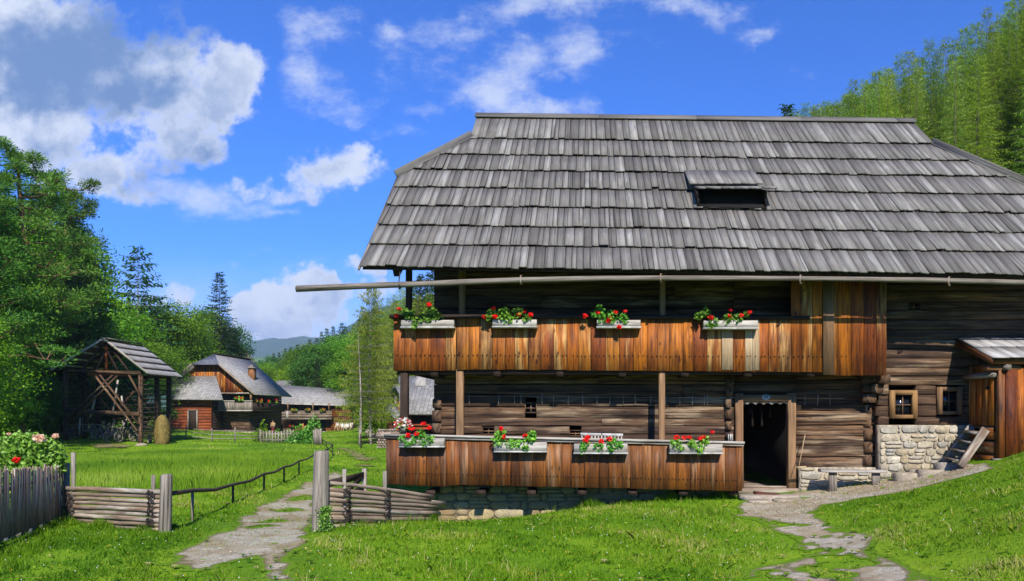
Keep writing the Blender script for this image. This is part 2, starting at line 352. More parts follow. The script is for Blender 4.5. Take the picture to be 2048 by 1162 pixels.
M['roof'] = wood('grey_roof_board', [(0, (.105, .098, .088)), (.12, (.15, .141, .128)), (.3, (.20, .188, .170)), (.45, (.13, .122, .112)), (.6, (.22, .208, .190)), (.75, (.165, .155, .140)), (.88, (.28, .265, .242)), (1, (.185, .170, .148))], dark=(.055, .048, .042), grain=.42, stain=.4, knots=.3, rough=.75, across=13, along=.5, bump=.7, weather=(.30, .29, .27), wamt=.05, crack=.6)
M['rooft'] = wood('pale_roof_board', [(0, (.36, .34, .31)), (.5, (.46, .44, .41)), (1, (.31, .29, .27))], dark=(.10, .09, .08), grain=.5, stain=.4, rough=.7, across=16, along=.8)
M['shing'] = shingle_mat('far_shingle', ((.40, .385, .37), (.24, .23, .22), (.08, .075, .07)), .22, .30)
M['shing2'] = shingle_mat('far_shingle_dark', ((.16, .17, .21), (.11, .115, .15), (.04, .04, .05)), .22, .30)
M['stone'] = stone_mat('pale_stone', [(0, (.46, .38, .25)), (.2, (.60, .55, .44)), (.4, (.34, .27, .16)), (.6, (.54, .45, .31)), (.8, (.37, .365, .33)), (1, (.58, .49, .34))])
M['stone2'] = stone_mat('tan_stone', [(0, (.34, .23, .10)), (.35, (.45, .34, .17)), (.7, (.27, .18, .08)), (1, (.48, .40, .25))])
M['mortar'] = plain('mortar', (.50, .42, .30), .95, .3, 9, .6)
M['mortar2'] = plain('old_mortar', (.30, .24, .15), .95, .3, 9, .6)
M['slabstone'] = stone_mat('step_stone', [(0, (.40, .33, .24)), (.5, (.36, .31, .26)), (1, (.46, .38, .28))])
M['white'] = plain('white_paint', (.68, .66, .60), .6, .35, 6, .2, .004)
M['cloth'] = plain('white_cloth', (.85, .85, .82), .9, .1, 3, .4, .02)
M['iron'] = plain('dark_iron', (.035, .032, .03), .5, .3, 20, .3, .003, .5)
M['glass'] = plain('dark_glass', (.012, .016, .022), .08, .1, 3, .02, .001, .6)
M['black'] = plain('painted_interior_shade', (.012, .010, .009), .95, .2, 4)  # near-black colour that stands in for the shade inside openings
M['mat'] = plain('red_brown_mat', (.16, .050, .026), .95, .4, 40, .9, .01)
M['hay'] = wood('hay', [(0, (.20, .15, .045)), (1, (.28, .21, .07))], dark=(.12, .085, .02), grain=.9, stain=.5, across=60, along=6, bump=1)
M['withy'] = plain('withy', (.045, .032, .026), .85, .3, 20)
M['concrete'] = plain('grey_kerb', (.15, .17, .20), .9, .3, 4, .4)
M['red'] = leafmat('red_petal', [(0, (.72, .004, .006)), (.5, (.90, .008, .010)), (1, (.95, .05, .03))], .25, .5, .25, 0)
M['pink'] = leafmat('pink_petal', [(0, (.80, .42, .26)), (1, (.88, .66, .48))], .25, .5, .25, 0)
M['wht_petal'] = leafmat('white_petal', [(0, (.75, .7, .62)), (.6, (.8, .78, .7)), (.61, (.5, .03, .03)), (1, (.5, .03, .03))], .25, .5, .25, 0)
M['orng_petal'] = leafmat('orange_petal', [(0, (.7, .2, .03)), (1, (.75, .3, .05))], .25)
M['geran'] = leafmat('geranium_leaf', [(0, (.06, .19, .018)), (.5, (.14, .36, .03)), (1, (.26, .50, .06))], .3, .5)
M['bush'] = leafmat('bush_leaf', [(0, (.06, .19, .020)), (.5, (.15, .36, .04)), (1, (.30, .55, .10))], .3, .45)
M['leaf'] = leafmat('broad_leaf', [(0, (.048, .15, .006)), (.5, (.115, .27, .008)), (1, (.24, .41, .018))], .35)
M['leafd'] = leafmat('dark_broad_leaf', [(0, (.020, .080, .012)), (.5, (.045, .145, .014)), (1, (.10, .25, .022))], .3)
M['leafy'] = leafmat('bright_leaf', [(0, (.085, .21, .006)), (.5, (.16, .34, .010)), (1, (.28, .48, .025))], .4)
M['pine'] = leafmat('pine_needle', [(0, (.04, .12, .010)), (.5, (.085, .20, .018)), (1, (.17, .31, .04))], .2)
M['spruce'] = leafmat('spruce_needle', [(0, (.014, .052, .014)), (.5, (.028, .085, .020)), (1, (.065, .15, .03))], .15)
M['larch'] = leafmat('larch_needle', [(0, (.14, .22, .018)), (.5, (.28, .40, .032)), (1, (.46, .56, .08))], .4)
M['larchg'] = leafmat('grey_green_needle', [(0, (.11, .20, .035)), (.5, (.20, .33, .05)), (1, (.32, .46, .09))], .35)
M['blossom'] = leafmat('white_blossom', [(0, (.12, .2, .05)), (.4, (.12, .2, .05)), (.41, (.6, .6, .5)), (1, (.7, .7, .62))], .3)
M['bark'] = wood('tree_bark', [(0, (.14, .10, .075)), (1, (.20, .15, .11))], dark=(.03, .022, .018), grain=.8, stain=.5, across=9, along=3, bump=1)
M['barkp'] = wood('pine_bark', [(0, (.20, .10, .055)), (1, (.26, .14, .08))], dark=(.04, .022, .015), grain=.8, stain=.5, across=9, along=3, bump=1)
M['barkl'] = wood('pale_bark', [(0, (.30, .26, .215)), (1, (.36, .32, .27))], dark=(.08, .065, .055), grain=.8, stain=.5, across=9, along=3, bump=1)
M['frame'] = wood('window_frame_wood', [(0, (.25, .135, .05)), (1, (.32, .18, .07))], dark=(.08, .04, .02), grain=.5, stain=.4)
M['skin'] = plain('skin', (.48, .28, .19), .6, .1)
M['tan'] = plain('tan_cloth', (.44, .30, .16), .9, .3, 8)
M['maroon'] = plain('maroon_cloth', (.13, .02, .025), .9, .3, 8)
M['paleblue'] = plain('enamel_pale', (.55, .70, .78), .35, .1, 8, .1, .001, .5)
M['skyblue'] = plain('enamel_blue', (.02, .06, .09), .35, .2, 8, .1, .001, .5)
# ------------------------------------------------------------ ground height
def P3(px, py, Y): return ((px - CX) / F * Y, Y, (HZ - py) / F * Y)
CTRL = [(0, 0, -1.55), (-4, 2, -1.75), (4, 2, -1.30), (0, 4, -1.6), P3(0, 1150, 8.4), P3(330, 1066, 11.3), P3(640, 1060, 11.3), P3(885, 1049, 15.0), P3(760, 1050, 13.2),
        (-3.2, 16.3, -2.45), (-.76, 16.3, -2.16), (1.0, 16.3, -1.90), (3.4, 16.3, -1.74), (3.9, 15.4, -1.74), (3.9, 14.6, -1.79),
        (-4.6, 17, -2.2), (-4.6, 22, -2.2), (-3, 30, -2.2), P3(600, 985, 18.4), P3(500, 1140, 8.4), P3(700, 900, 47), P3(400, 985, 17.5), P3(450, 880, 60),
        P3(280, 891, 50), P3(140, 880, 50), P3(545, 874, 100), P3(640, 869, 105), P3(345, 860, 77), P3(500, 868, 80), P3(1590, 985, 16.2), P3(1770, 967, 15.9), P3(1990, 925, 14.8), P3(2048, 916, 14.4),
        P3(1620, 1025, 13.0), P3(1700, 1080, 10.2), P3(1850, 1162, 7.2), P3(2048, 1140, 6.3), P3(2048, 1000, 9.9), P3(2048, 1070, 7.6), (9, 8, .1), (12, 12, .5), (13, 20, 0.2), (12, 28, 0.0), (18, 10, 1.2),
        P3(1200, 1085, 10.4), P3(1200, 1020, 14.6), P3(1000, 1100, 9.6), P3(385, 1042, 12.9), P3(465, 1007, 15.5), P3(527, 982, 18.2), P3(567, 966, 21), P3(597, 950, 24.4), P3(630, 930, 30), P3(663, 912, 37),
        P3(728, 893, 52), P3(0, 1105, 9.8), P3(130, 1040, 13.0), P3(0, 900, 45), (-14, 6, -2.0), (-14, 16, -1.9), (-30, 20, -1.9), (-60, 60, -1.0), (-80, 110, 0), (-25, 140, -2.5), (0, 90, -2.0), (-8, 60, -2.3),
        (25, 45, 0.5), (60, 0, 3.0), (-60, 0, -1.5), (0, -60, -1.6), (0, -15, -1.5), (-200, 250, -2), (200, 100, 3), (200, -200, 0), (-300, -200, 0), (0, 300, -3), (100, 500, 0), (-300, 600, -3), (0, -400, 0)]
_C = np.array(CTRL, dtype=np.float64)
def _phi(d2): return 0.5 * d2 * np.log(d2 + 1e-9)
def _fit():
    n = len(_C); s = 1 / 10.0; p = _C[:, :2] * s
    K = _phi(((p[:, None] - p[None]) ** 2).sum(-1)) + np.eye(n) * 0.02
    Pm = np.hstack([np.ones((n, 1)), p]); A = np.zeros((n + 3, n + 3)); A[:n, :n] = K; A[:n, n:] = Pm; A[n:, :n] = Pm.T
    return np.linalg.solve(A, np.concatenate([_C[:, 2], [0, 0, 0]])), p, s
_wt, _pp, _s = _fit()
def ground(X, Y, hills=True):
    X = np.asarray(X, dtype=np.float64); Y = np.asarray(Y, dtype=np.float64); sh = X.shape; x = np.clip(X, -350, 300).ravel(); y = np.clip(Y, -400, 600).ravel()
    out = np.empty(x.size)
    for a in range(0, x.size, 20000):
        q = np.stack([x[a:a + 20000], y[a:a + 20000]], 1) * _s
        out[a:a + 20000] = _phi(((q[:, None] - _pp[None]) ** 2).sum(-1)) @ _wt[:-3] + _wt[-3] + q @ _wt[-2:]
    z = out.reshape(sh)
    if hills:
        d = (X - 12) * 0.878 + (Y - 30) * 0.478
        k = np.clip((Y + 20 + 0 * X) / 60, 0, 1)          # the valley side starts behind the house
        h = 0.52 * (np.log1p(np.exp(np.clip((d - 2) / 5, -30, 30))) * 5); h = h + 0.03 * h * np.sin(X * .11) * np.cos(Y * .07)
        h = 110 * np.tanh(h / 110) * np.where(Y < 26, np.clip((Y - 8) / 18, 0, 1), 1)
        z = z + h * k
    return z
def gz(x, y): return float(ground(np.array([x]), np.array([y]))[0])
def on_ground(px, py):                 # where a sight line meets the ground
    Y = 12.0
    for _ in range(60):
        z = gz(WX(px, Y), Y); Yn = -z * F / max(py - HZ, 4); Y = 0.6 * Y + 0.4 * min(max(Yn, 4), 140)
    return Vector((WX(px, Y), Y, gz(WX(px, Y), Y)))

class SN:                              # cheap smooth 2-D noise made of waves
    def __init__(s, seed, scale, n=14):
        q = np.random.default_rng(seed); a = q.uniform(0, 2 * np.pi, n); f = q.uniform(.5, 1.9, n) * scale
        s.kx = np.cos(a) * f; s.ky = np.sin(a) * f; s.p = q.uniform(0, 6.28, n); s.a = 1 / np.sqrt(n / 2)
    def __call__(s, X, Y):
        t = 0
        for kx, ky, p in zip(s.kx, s.ky, s.p): t = t + np.sin(X * kx + Y * ky + p)
        return t * s.a
n_lo, n_mid, n_hi, n_fine = SN(1, .7), SN(2, 2.2), SN(3, 6.0), SN(4, 15.0)

def sdf(poly, X, Y):                   # >0 inside
    P = np.array(poly); d = np.full(X.shape, 1e9); ins = np.zeros(X.shape, bool)
    for i in range(len(P)):
        a, b = P[i], P[(i + 1) % len(P)]; e = b - a; wx, wy = X - a[0], Y - a[1]
        t = np.clip((wx * e[0] + wy * e[1]) / (e @ e + 1e-9), 0, 1); d = np.minimum(d, np.hypot(wx - e[0] * t, wy - e[1] * t))
        c = ((a[1] > Y) != (b[1] > Y)) & (X < (b[0] - a[0]) * (Y - a[1]) / (b[1] - a[1] + 1e-12) + a[0]); ins ^= c
    return np.where(ins, d, -d)
def gpoly(pts): return [tuple(on_ground(px, py)[:2]) for px, py in pts]
TRACK = gpoly([(345, 1128), (365, 1105), (420, 1082), (470, 1050), (520, 1015), (560, 996), (585, 980), (625, 963), (668, 945), (690, 952), (650, 985), (634, 1010), (630, 1030), (612, 1050), (606, 1080), (586, 1105), (572, 1135), (580, 1160), (530, 1162), (512, 1140), (500, 1122), (470, 1124), (430, 1134), (385, 1143)])
DOORP = gpoly([(1476, 1019), (1480, 1003), (1590, 985), (1640, 978), (1760, 965), (1850, 945), (1975, 925), (1990, 936), (1900, 962), (1800, 985), (1700, 1000), (1632, 1014), (1618, 1026), (1650, 1046), (1600, 1050), (1540, 1040), (1500, 1034)])
DOORQ = gpoly([(1490, 1030), (1560, 1038), (1640, 1040), (1690, 1070), (1740, 1095), (1800, 1125), (1885, 1172), (1500, 1178), (1530, 1140), (1600, 1110), (1600, 1085), (1560, 1060)])
DOORR = gpoly([(1600, 1036), (1660, 1056), (1720, 1080), (1800, 1118), (1880, 1170), (1720, 1170), (1690, 1128), (1640, 1092), (1580, 1056)])
RUT = gpoly([(745, 925), (720, 905), (690, 897), (676, 895), (690, 905), (712, 918), (730, 940)])
CROP = gpoly([(40, 980), (300, 986), (480, 985), (520, 972), (560, 953), (610, 930), (640, 914), (560, 905), (400, 903), (250, 907), (40, 915)])
def m_track(X, Y): return np.maximum(sdf(TRACK, X, Y) + .05 * n_mid(X, Y) + .035 * n_hi(X, Y) + .02 * n_fine(X, Y), -9)
_iso = gpoly([(560, 1022), (540, 1036), (510, 1052), (525, 1020), (575, 1018), (485, 1130), (475, 1118), (560, 1022)])
TUFTS = [(on_ground(px, py), r) for px, py, r in ((576, 1022, .17), (545, 1043, .20), (528, 1052, .15), (490, 1122, .14), (605, 996, .22))]
def m_tuft(X, Y):
    t = np.full(X.shape, -9.0)
    for c, r in TUFTS: t = np.maximum(t, r - np.hypot((X - c.x), (Y - c.y) * .45) + .05 * n_hi(X, Y) + .02 * n_fine(X, Y))
    return t
def m_trk(X, Y): return np.minimum(m_track(X, Y), -m_tuft(X, Y))
def m_door(X, Y):
    a = sdf(DOORP, X, Y) + .05 * n_hi(X, Y) + .05 * n_mid(X, Y)
    b = np.minimum(sdf(DOORQ, X, Y) + .1 * n_mid(X, Y), .07 * n_mid(X * 1.3, Y * .9) + .09 * n_hi(X * 1.4, Y) + .05 * n_fine(X * 1.2, Y * .9) + .005 + .5 * np.clip(sdf(DOORR, X, Y) + .08, -.10, .4))
    return np.maximum(a, b)
def m_rut(X, Y): return sdf(RUT, X, Y) + .25 * n_mid(X, Y) - .1
def m_bare(X, Y): return np.maximum(m_trk(X, Y), m_door(X, Y))

# ------------------------------------------------------------ ground sheet
def ground_mat():
    m, g, out = new_mat('meadow_ground'); tc = g.n('ShaderNodeTexCoord').outputs['Object']
    a = g.noise(tc, .35, 5, .6); b = g.noise(tc, 2.2, 6, .65); c = g.noise(tc, 14., 5, .7)
    col = g.ramp(g.mr(a, .3, .7), [(0, (.075, .165, .006)), (.5, (.135, .26, .008)), (1, (.21, .32, .014))])
    col = g.mix(g.m('MULTIPLY', g.mr(b, .55, .8), .5), col, (.17, .21, .03))
    col = g.mix(g.m('MULTIPLY', g.mr(c, .5, .3), .5), col, (.035, .09, .005))
    bs = g.n('ShaderNodeBsdfPrincipled', {'Base Color': col, 'Roughness': .95, 'Specular IOR Level': .1})
    bp = g.n('ShaderNodeBump', {'Strength': .4, 'Distance': .06, 'Height': g.m('ADD', b, g.m('MULTIPLY', c, .6))}); g.put(bs.inputs['Normal'], bp.outputs[0])
    g.put(out.inputs[0], bs.outputs[0]); return m
def grid_mesh(name, xs, ys, zf, mat, keep=None):
    X, Y = np.meshgrid(xs, ys); Z = zf(X, Y); nx, ny = len(xs), len(ys)
    v = np.stack([X, Y, Z], -1).reshape(-1, 3); i = np.arange(nx * ny).reshape(ny, nx)
    q = np.stack([i[:-1, :-1], i[:-1, 1:], i[1:, 1:], i[1:, :-1]], -1).reshape(-1, 4)
    if keep is not None:
        kc = keep((X[:-1, :-1] + X[1:, 1:]) / 2, (Y[:-1, :-1] + Y[1:, 1:]) / 2).ravel(); q = q[kc]
        us, inv = np.unique(q, return_inverse=True); v = v[us]; q = inv.reshape(-1, 4)
    me = bpy.data.meshes.new(name); me.vertices.add(len(v)); me.vertices.foreach_set('co', v.astype(np.float32).ravel())
    me.loops.add(q.size); me.loops.foreach_set('vertex_index', q.astype(np.int32).ravel()); me.polygons.add(len(q)); me.polygons.foreach_set('loop_start', np.arange(0, q.size, 4, dtype=np.int32))
    try: me.polygons.foreach_set('loop_total', np.full(len(q), 4, dtype=np.int32))
    except Exception: pass
    me.update(calc_edges=True); me.polygons.foreach_set('use_smooth', np.ones(len(q), dtype=bool)); me.materials.append(mat)
    o = bpy.data.objects.new(name, me); COL.objects.link(o); return o
def spaced(c, s, lo, hi, n):
    a, b = math.asinh((lo - c) / s), math.asinh((hi - c) / s); return c + s * np.sinh(np.linspace(a, b, n))
G = grid_mesh('ground', spaced(-1, 7, -2500, 2500, 380), spaced(13, 8, -1500, 7000, 380), ground, ground_mat()); tag(G, kind='structure')

def gravel_mat(name, c0, c1, c2, dirt, soft=.05):
    m, g, out = new_mat(name); tc = g.n('ShaderNodeTexCoord').outputs['Object']
    vo = g.n('ShaderNodeTexVoronoi', {'Vector': tc, 'Scale': 75.0}); a = g.noise(tc, 1.1, 6, .65); b = g.noise(tc, 9., 6, .7); e = g.noise(tc, 26., 5, .7); e2 = g.noise(tc, 5., 5, .6)
    col = g.mix(g.mr(vo.outputs['Distance'], .0, .5), c1, c0); col = g.mix(g.mr(g.n('ShaderNodeSeparateColor', {0: vo.outputs['Color']}).outputs[0], .3, 1.0), col, c2)
    col = g.mix(g.m('MULTIPLY', g.mr(a, .40, .60), .85), col, dirt); col = g.mix(g.m('MULTIPLY', g.mr(b, .55, .3), .5), col, tuple(x * .5 for x in dirt))
    mk = g.m('ADD', attr(g, 'mask'), g.m('ADD', g.m('MULTIPLY', g.m('SUBTRACT', e, .5), soft * 3.2), g.m('MULTIPLY', g.m('SUBTRACT', e2, .5), soft * 3)))
    col = g.mix(g.mr(mk, soft * 1.6, soft * .4), col, tuple(x * .55 + y for x, y in zip(dirt, (0, .02, 0)))); col = g.mix(g.mr(mk, soft * .35, -soft * .35), col, (.135, .255, .010))
    bs = g.n('ShaderNodeBsdfPrincipled', {'Base Color': col, 'Roughness': .95, 'Specular IOR Level': .12})
    bp = g.n('ShaderNodeBump', {'Strength': .9, 'Distance': .02, 'Height': g.m('ADD', b, g.m('MULTIPLY', vo.outputs['Distance'], -.8))}); g.put(bs.inputs['Normal'], bp.outputs[0])
    g.put(out.inputs[0], bs.outputs[0]); return m
GM = gravel_mat('gravel', (.42, .385, .285), (.33, .295, .21), (.60, .55, .42), (.33, .245, .13))
GM2 = gravel_mat('door_gravel', (.46, .40, .29), (.36, .30, .20), (.64, .59, .47), (.38, .29, .17))
GM3 = gravel_mat('rut_dirt', (.30, .22, .12), (.24, .19, .08), (.3, .24, .14), (.22, .20, .05), .12)
def path(name, poly, mask, mat, step, off=.008, bump=.006, ext=.09):
    P = np.array(poly); lo = P.min(0) - .4; hi = P.max(0) + .4
    xs = np.arange(lo[0], hi[0], step); ys = np.arange(lo[1], hi[1], step)
    o = grid_mesh(name, xs, ys, lambda X, Y: ground(X, Y) + off + (bump * n_hi(X, Y) * .5 + .003 * n_fine(X, Y)) * np.clip(mask(X, Y) * 6, 0, 1), mat, keep=lambda X, Y: mask(X, Y) > -ext)
    n = len(o.data.vertices); co = np.empty(n * 3, dtype=np.float32); o.data.vertices.foreach_get('co', co); co = co.reshape(-1, 3).astype(np.float64)
    at = o.data.attributes.new('mask', 'FLOAT', 'POINT'); at.data.foreach_set('value', mask(co[:, 0], co[:, 1]).astype(np.float32))
    return tag(o, kind='structure')
path('track', TRACK, m_trk, GM, .05)
path('gravel_path', DOORP + DOORQ, m_door, GM2, .045)
path('rut_path', RUT, m_rut, GM3, .2, .03)

# loose stones on the tracks
def pebbles(name, poly, mask, n, mat, smin, smax):
    P = np.array(poly); lo, hi = P.min(0), P.max(0); X = RNG.uniform(lo[0], hi[0], n * 4); Y = RNG.uniform(lo[1], hi[1], n * 4)
    k = mask(X, Y) > .02; X, Y = X[k][:n], Y[k][:n]; Z = ground(X, Y); mb = MB()
    for x, y, z in zip(X, Y, Z):
        s = smin + (smax - smin) * rnd.random() ** 3; mb.blob((x, y, z + .018 + s * .25), s, s * rnd.uniform(.6, 1), s * .55, seed=rnd.randint(0, 999), sub=1)
    o = mb.build(name, mat); return tag(o, 'loose pale stones scattered on the ' + ('dirt track' if name == 'track_gravel' else 'path by the door'), 'gravel', kind='stuff')
pebbles('track_gravel', TRACK, m_trk, 900, M['stone'], .005, .020)
pebbles('path_gravel', DOORP, m_door, 1500, M['stone'], .006, .022)

# ------------------------------------------------------------ grass
def grass_mat(name, stops, trans=.35):
    m, g, out = new_mat(name); r = attr(g); c = g.ramp(r, stops)
    d = g.n('ShaderNodeBsdfPrincipled', {'Base Color': c, 'Roughness': .5, 'Specular IOR Level': .2})
    t = g.n('ShaderNodeBsdfTranslucent', {'Color': c}); mx = g.n('ShaderNodeMixShader', {0: trans, 1: d.outputs[0], 2: t.outputs[0]}); g.put(out.inputs[0], mx.outputs[0]); return m
GR = grass_mat('grass_blade', [(0, (.045, .14, .004)), (.3, (.105, .24, .006)), (.6, (.185, .33, .011)), (.8, (.27, .39, .022)), (.93, (.37, .41, .06)), (1, (.54, .46, .19))])
CR = grass_mat('crop_blade', [(0, (.09, .21, .012)), (.4, (.17, .32, .016)), (.8, (.27, .42, .03)), (1, (.38, .48, .08))])
def blades(X, Y, h, wd, lean, rr, name, mat):
    n = len(X); Z = ground(X, Y) - .01; a = RNG.uniform(0, 2 * np.pi, n); b = RNG.uniform(0, 2 * np.pi, n)
    dx, dy = np.cos(a) * wd, np.sin(a) * wd; l = lean * RNG.random(n) * h; tx, ty = np.cos(b) * l, np.sin(b) * l
    v = np.empty((n, 5, 3)); v[:, 0] = np.stack([X - dx, Y - dy, Z], 1); v[:, 1] = np.stack([X + dx, Y + dy, Z], 1); up_ = h * np.sqrt(np.clip(1 - (l / (h + 1e-6)) ** 2 * .5, .2, 1))
    v[:, 2] = np.stack([X + dx * .75 + tx * .36, Y + dy * .75 + ty * .36, Z + up_ * .62], 1); v[:, 3] = np.stack([X + tx, Y + ty, Z + up_], 1); v[:, 4] = np.stack([X - dx * .75 + tx * .36, Y - dy * .75 + ty * .36, Z + up_ * .62], 1)
    return np_mesh(name, v, 5, np.clip(rr, 0, 1), mat)
def in_house(X, Y): return ((X > -3.5) & (Y > 16.2) & (Y < 27)) | ((X > 3.2) & (Y > 15.9) & (X < 12) & (Y < 27)) | ((X > 8.0) & (Y > 14.7) & (Y < 27))
allX, allY, allH, allW, allR = [], [], [], [], []
for (y0, y1, dens) in ((4.8, 8.5, 3600), (8.5, 12, 2400), (12, 17.5, 1300), (17.5, 28, 340), (28, 45, 120), (45, 80, 34)):
    xm0, xm1 = (-1170 / F) * y1 - 1.2, (878 / F) * y1 + 1.2
    n = int((y1 - y0) * (xm1 - xm0) * dens); Y = RNG.uniform(y0, y1, n); X = RNG.uniform(xm0, xm1, n)
    k = (X > -1170 / F * Y - 1.0) & (X < 878 / F * Y + 1.0) & ~in_house(X, Y); X, Y = X[k], Y[k]
    bare = m_bare(X, Y); ind = sdf(DOORQ, X, Y) > 0; k = (bare < 0) | (RNG.random(len(X)) < np.exp(-np.clip(bare, 0, 9) / np.where(ind, .035, .085)) * np.where(ind, .5, .75) + np.where(ind, .07, .035)); X, Y, bare = X[k], Y[k], bare[k]
    if y0 > 17: k = (m_rut(X, Y) < 0) | (RNG.random(len(X)) < .25); X, Y, bare = X[k], Y[k], bare[k]
    cl = n_mid(X, Y) * .5 + n_hi(X, Y) * .5
    k = RNG.random(len(X)) < np.clip(.72 + .35 * cl, .25, 1); X, Y, cl, bare = X[k], Y[k], cl[k], bare[k]
    h = (.034 + .012 * cl + .035 * RNG.random(len(X)) ** 2) * np.clip(.35 + np.abs(bare) * 1.6, .35, 1.0) * np.where((sdf(DOORQ, X, Y) > -.15), .6, 1) * (1 + .015 * Y)
    stalk = RNG.random(len(X)) < .003 * np.clip(1 + n_lo(X + 5, Y), .1, 2.2); h = h * np.where(RNG.random(len(X)) < .03, 1.9, 1) * np.where(stalk, 2.6, 1)
    wd = (.0018 + .0013 * RNG.random(len(X))) * np.maximum(1, Y / 7.5)
    near_road = np.clip(1 - np.abs(bare) * 1.2, 0, 1)
    rr = .40 +   .17 * n_lo(X, Y) + .10 * n_mid(X, Y) + .05 * n_hi(X, Y) + RNG.normal(0, .17, len(X)) + .05 * near_road + np.where(RNG.random(len(X)) < .025 + .10 * near_road, .5, 0) + np.where(stalk, .42, 0)
    rr = rr + .26 * np.exp(-((X - 2.4) / .9) ** 2 - ((Y - 12.8) / 1.8) ** 2) * (RNG.random(len(X)) < .45) + .10 * np.clip(n_hi(X * .5 + 9, Y * .5), -1, 1)
    rr = rr + np.where((X > 0) & (X < 3.6) & (Y > 12), .12, 0) * np.clip(.5 + n_lo(X, Y), 0, 1)
    for L_, A_ in zip((allX, allY, allH, allW, allR), (X, Y, h, wd, rr)): L_.append(A_)
X, Y, h, wd, rr = map(np.concatenate, (allX, allY, allH, allW, allR))
tag(blades(X, Y, h, wd, 1.0, rr, 'grass', GR), 'short green lawn grass around the farmhouse', 'grass', kind='stuff')
# taller rough grass along walls and fence feet
def rough(pts, n, spread, h0, h1, name, label):
    xs, ys = [], []
    for _ in range(n):
        i = rnd.randrange(len(pts) - 1); t = rnd.random(); a, b = pts[i], pts[i + 1]
        xs.append(a[0] + (b[0] - a[0]) * t + rnd.gauss(0, spread)); ys.append(a[1] + (b[1] - a[1]) * t + rnd.gauss(0, spread * .6))
    X, Y = np.array(xs), np.array(ys); k = ~in_house(X, Y + .05); X, Y = X[k], Y[k]
    hh = (h0 + (h1 - h0) * RNG.random(len(X)) ** 1.5) * np.clip(.75 + .4 * n_hi(X, Y), .3, 1.5)
    tag(blades(X, Y, hh, .0024 + .001 * RNG.random(len(X)), .8, .38 + RNG.normal(0, .18, len(X)), name, GR), label, 'grass', kind='stuff')
rough([(-.4, 15.9), (.7, 15.85), (1.6, 15.85), (3.2, 15.8)], 4200, .14, .05, .24, 'tall_grass', 'tall rough grass along the foot of the farmhouse wall')
rough([(-3.9, 11.35), (-3.4, 12.1), (-2.7, 14.6)], 1500, .12, .05, .2, 'tall_grass', 'rough grass at the foot of the right hand rail fence')
rough([(-8.9, 13.0), (-8.0, 12.1), (-6.6, 11.4)], 4200, .15, .04, .15, 'tall_grass', 'rough grass at the foot of the left rail fence')
rough([(-8.6, 12.6), (-7.3, 9.6), (-6.6, 8.0)], 5500, .18, .04, .15, 'tall_grass', 'rough grass along the foot of the picket fence')
# the tall green crop
P_ = np.array(CROP); n = 280000; X = RNG.uniform(P_[:, 0].min(), P_[:, 0].max(), n); Y = RNG.uniform(P_[:, 1].min(), P_[:, 1].max(), n)
s_ = sdf(CROP, X, Y) + .15 * n_mid(X, Y); k = (s_ > 0) & (RNG.random(n) < np.clip(26 / Y, 0, 1)); X, Y, s_ = X[k], Y[k], s_[k]
h = (.43 + .05 * n_lo(X, Y)) * RNG.uniform(.72, 1.05, len(X)) * np.clip(.45 + s_ * .8, .45, 1) * np.clip(1.3 - Y / 60, .5, 1)
tag(blades(X, Y, h, .0026 * np.maximum(1, Y / 14), .35, .45 + .16 * n_lo(X * .8, Y * .8) + .08 * n_mid(X, Y) + RNG.normal(0, .14, len(X)), 'crop', CR), 'tall thin green crop in the field behind the fence', 'crop', kind='stuff')
# broad-leaved weeds and dry stalks in the lawn
def weeds():
    C, R_ = [], []
    for _ in range(900):
        y = rnd.uniform(5.5, 15.5); x = rnd.uniform(-1170 / F * y, 878 / F * y); s = rnd.uniform(.02, .05)
        if m_bare(np.array([x]), np.array([y]))[0] > .1 or in_house(np.array([x]), np.array([y]))[0]: continue
        z = gz(x, y); q = rnd.random()
        for k in range(rnd.randint(4, 7)):
            a = 6.28 * k / 6 + rnd.random(); ca, sa = math.cos(a), math.sin(a); w = s * .32
            C += [(x, y, z + .02), (x + ca * s * .6 - sa * w, y + sa * s * .6 + ca * w, z + .035 + s * .4), (x + ca * s * 1.3, y + sa * s * 1.3, z + .03 + s * .25), (x + ca * s * .6 + sa * w, y + sa * s * .6 - ca * w, z + .035 + s * .4)]; R_.append(q)
    tag(np_mesh('weeds', C, 4, R_, GR), 'small broad leaved weeds scattered through the lawn', 'weeds', kind='stuff')
weeds()
# small yellow and white meadow flowers
v, r_ = [], []
for _ in range(420):
    Yf = rnd.uniform(6, 14); Xf = rnd.uniform(-1170 / F * Yf, 878 / F * Yf)
    if m_bare(np.array([Xf]), np.array([Yf]))[0] > -.1: continue
    z = gz(Xf, Yf) + rnd.uniform(.05, .12); s = .008
    for a in range(2):
        q = a * 1.57; v += [(Xf - s * math.cos(q), Yf - s * math.sin(q), z), (Xf, Yf, z - s), (Xf + s * math.cos(q), Yf + s * math.sin(q), z), (Xf, Yf, z + s)]
    r_ += [rnd.random()] * 2
fm = leafmat('meadow_flower', [(0, (.75, .5, .02)), (.5, (.8, .6, .03)), (.51, (.8, .8, .75)), (1, (.8, .8, .75))], .2)
tag(np_mesh('meadow_flowers', v, 4, r_, fm), 'tiny yellow and white flowers dotted in the lawn', 'flowers', kind='stuff')
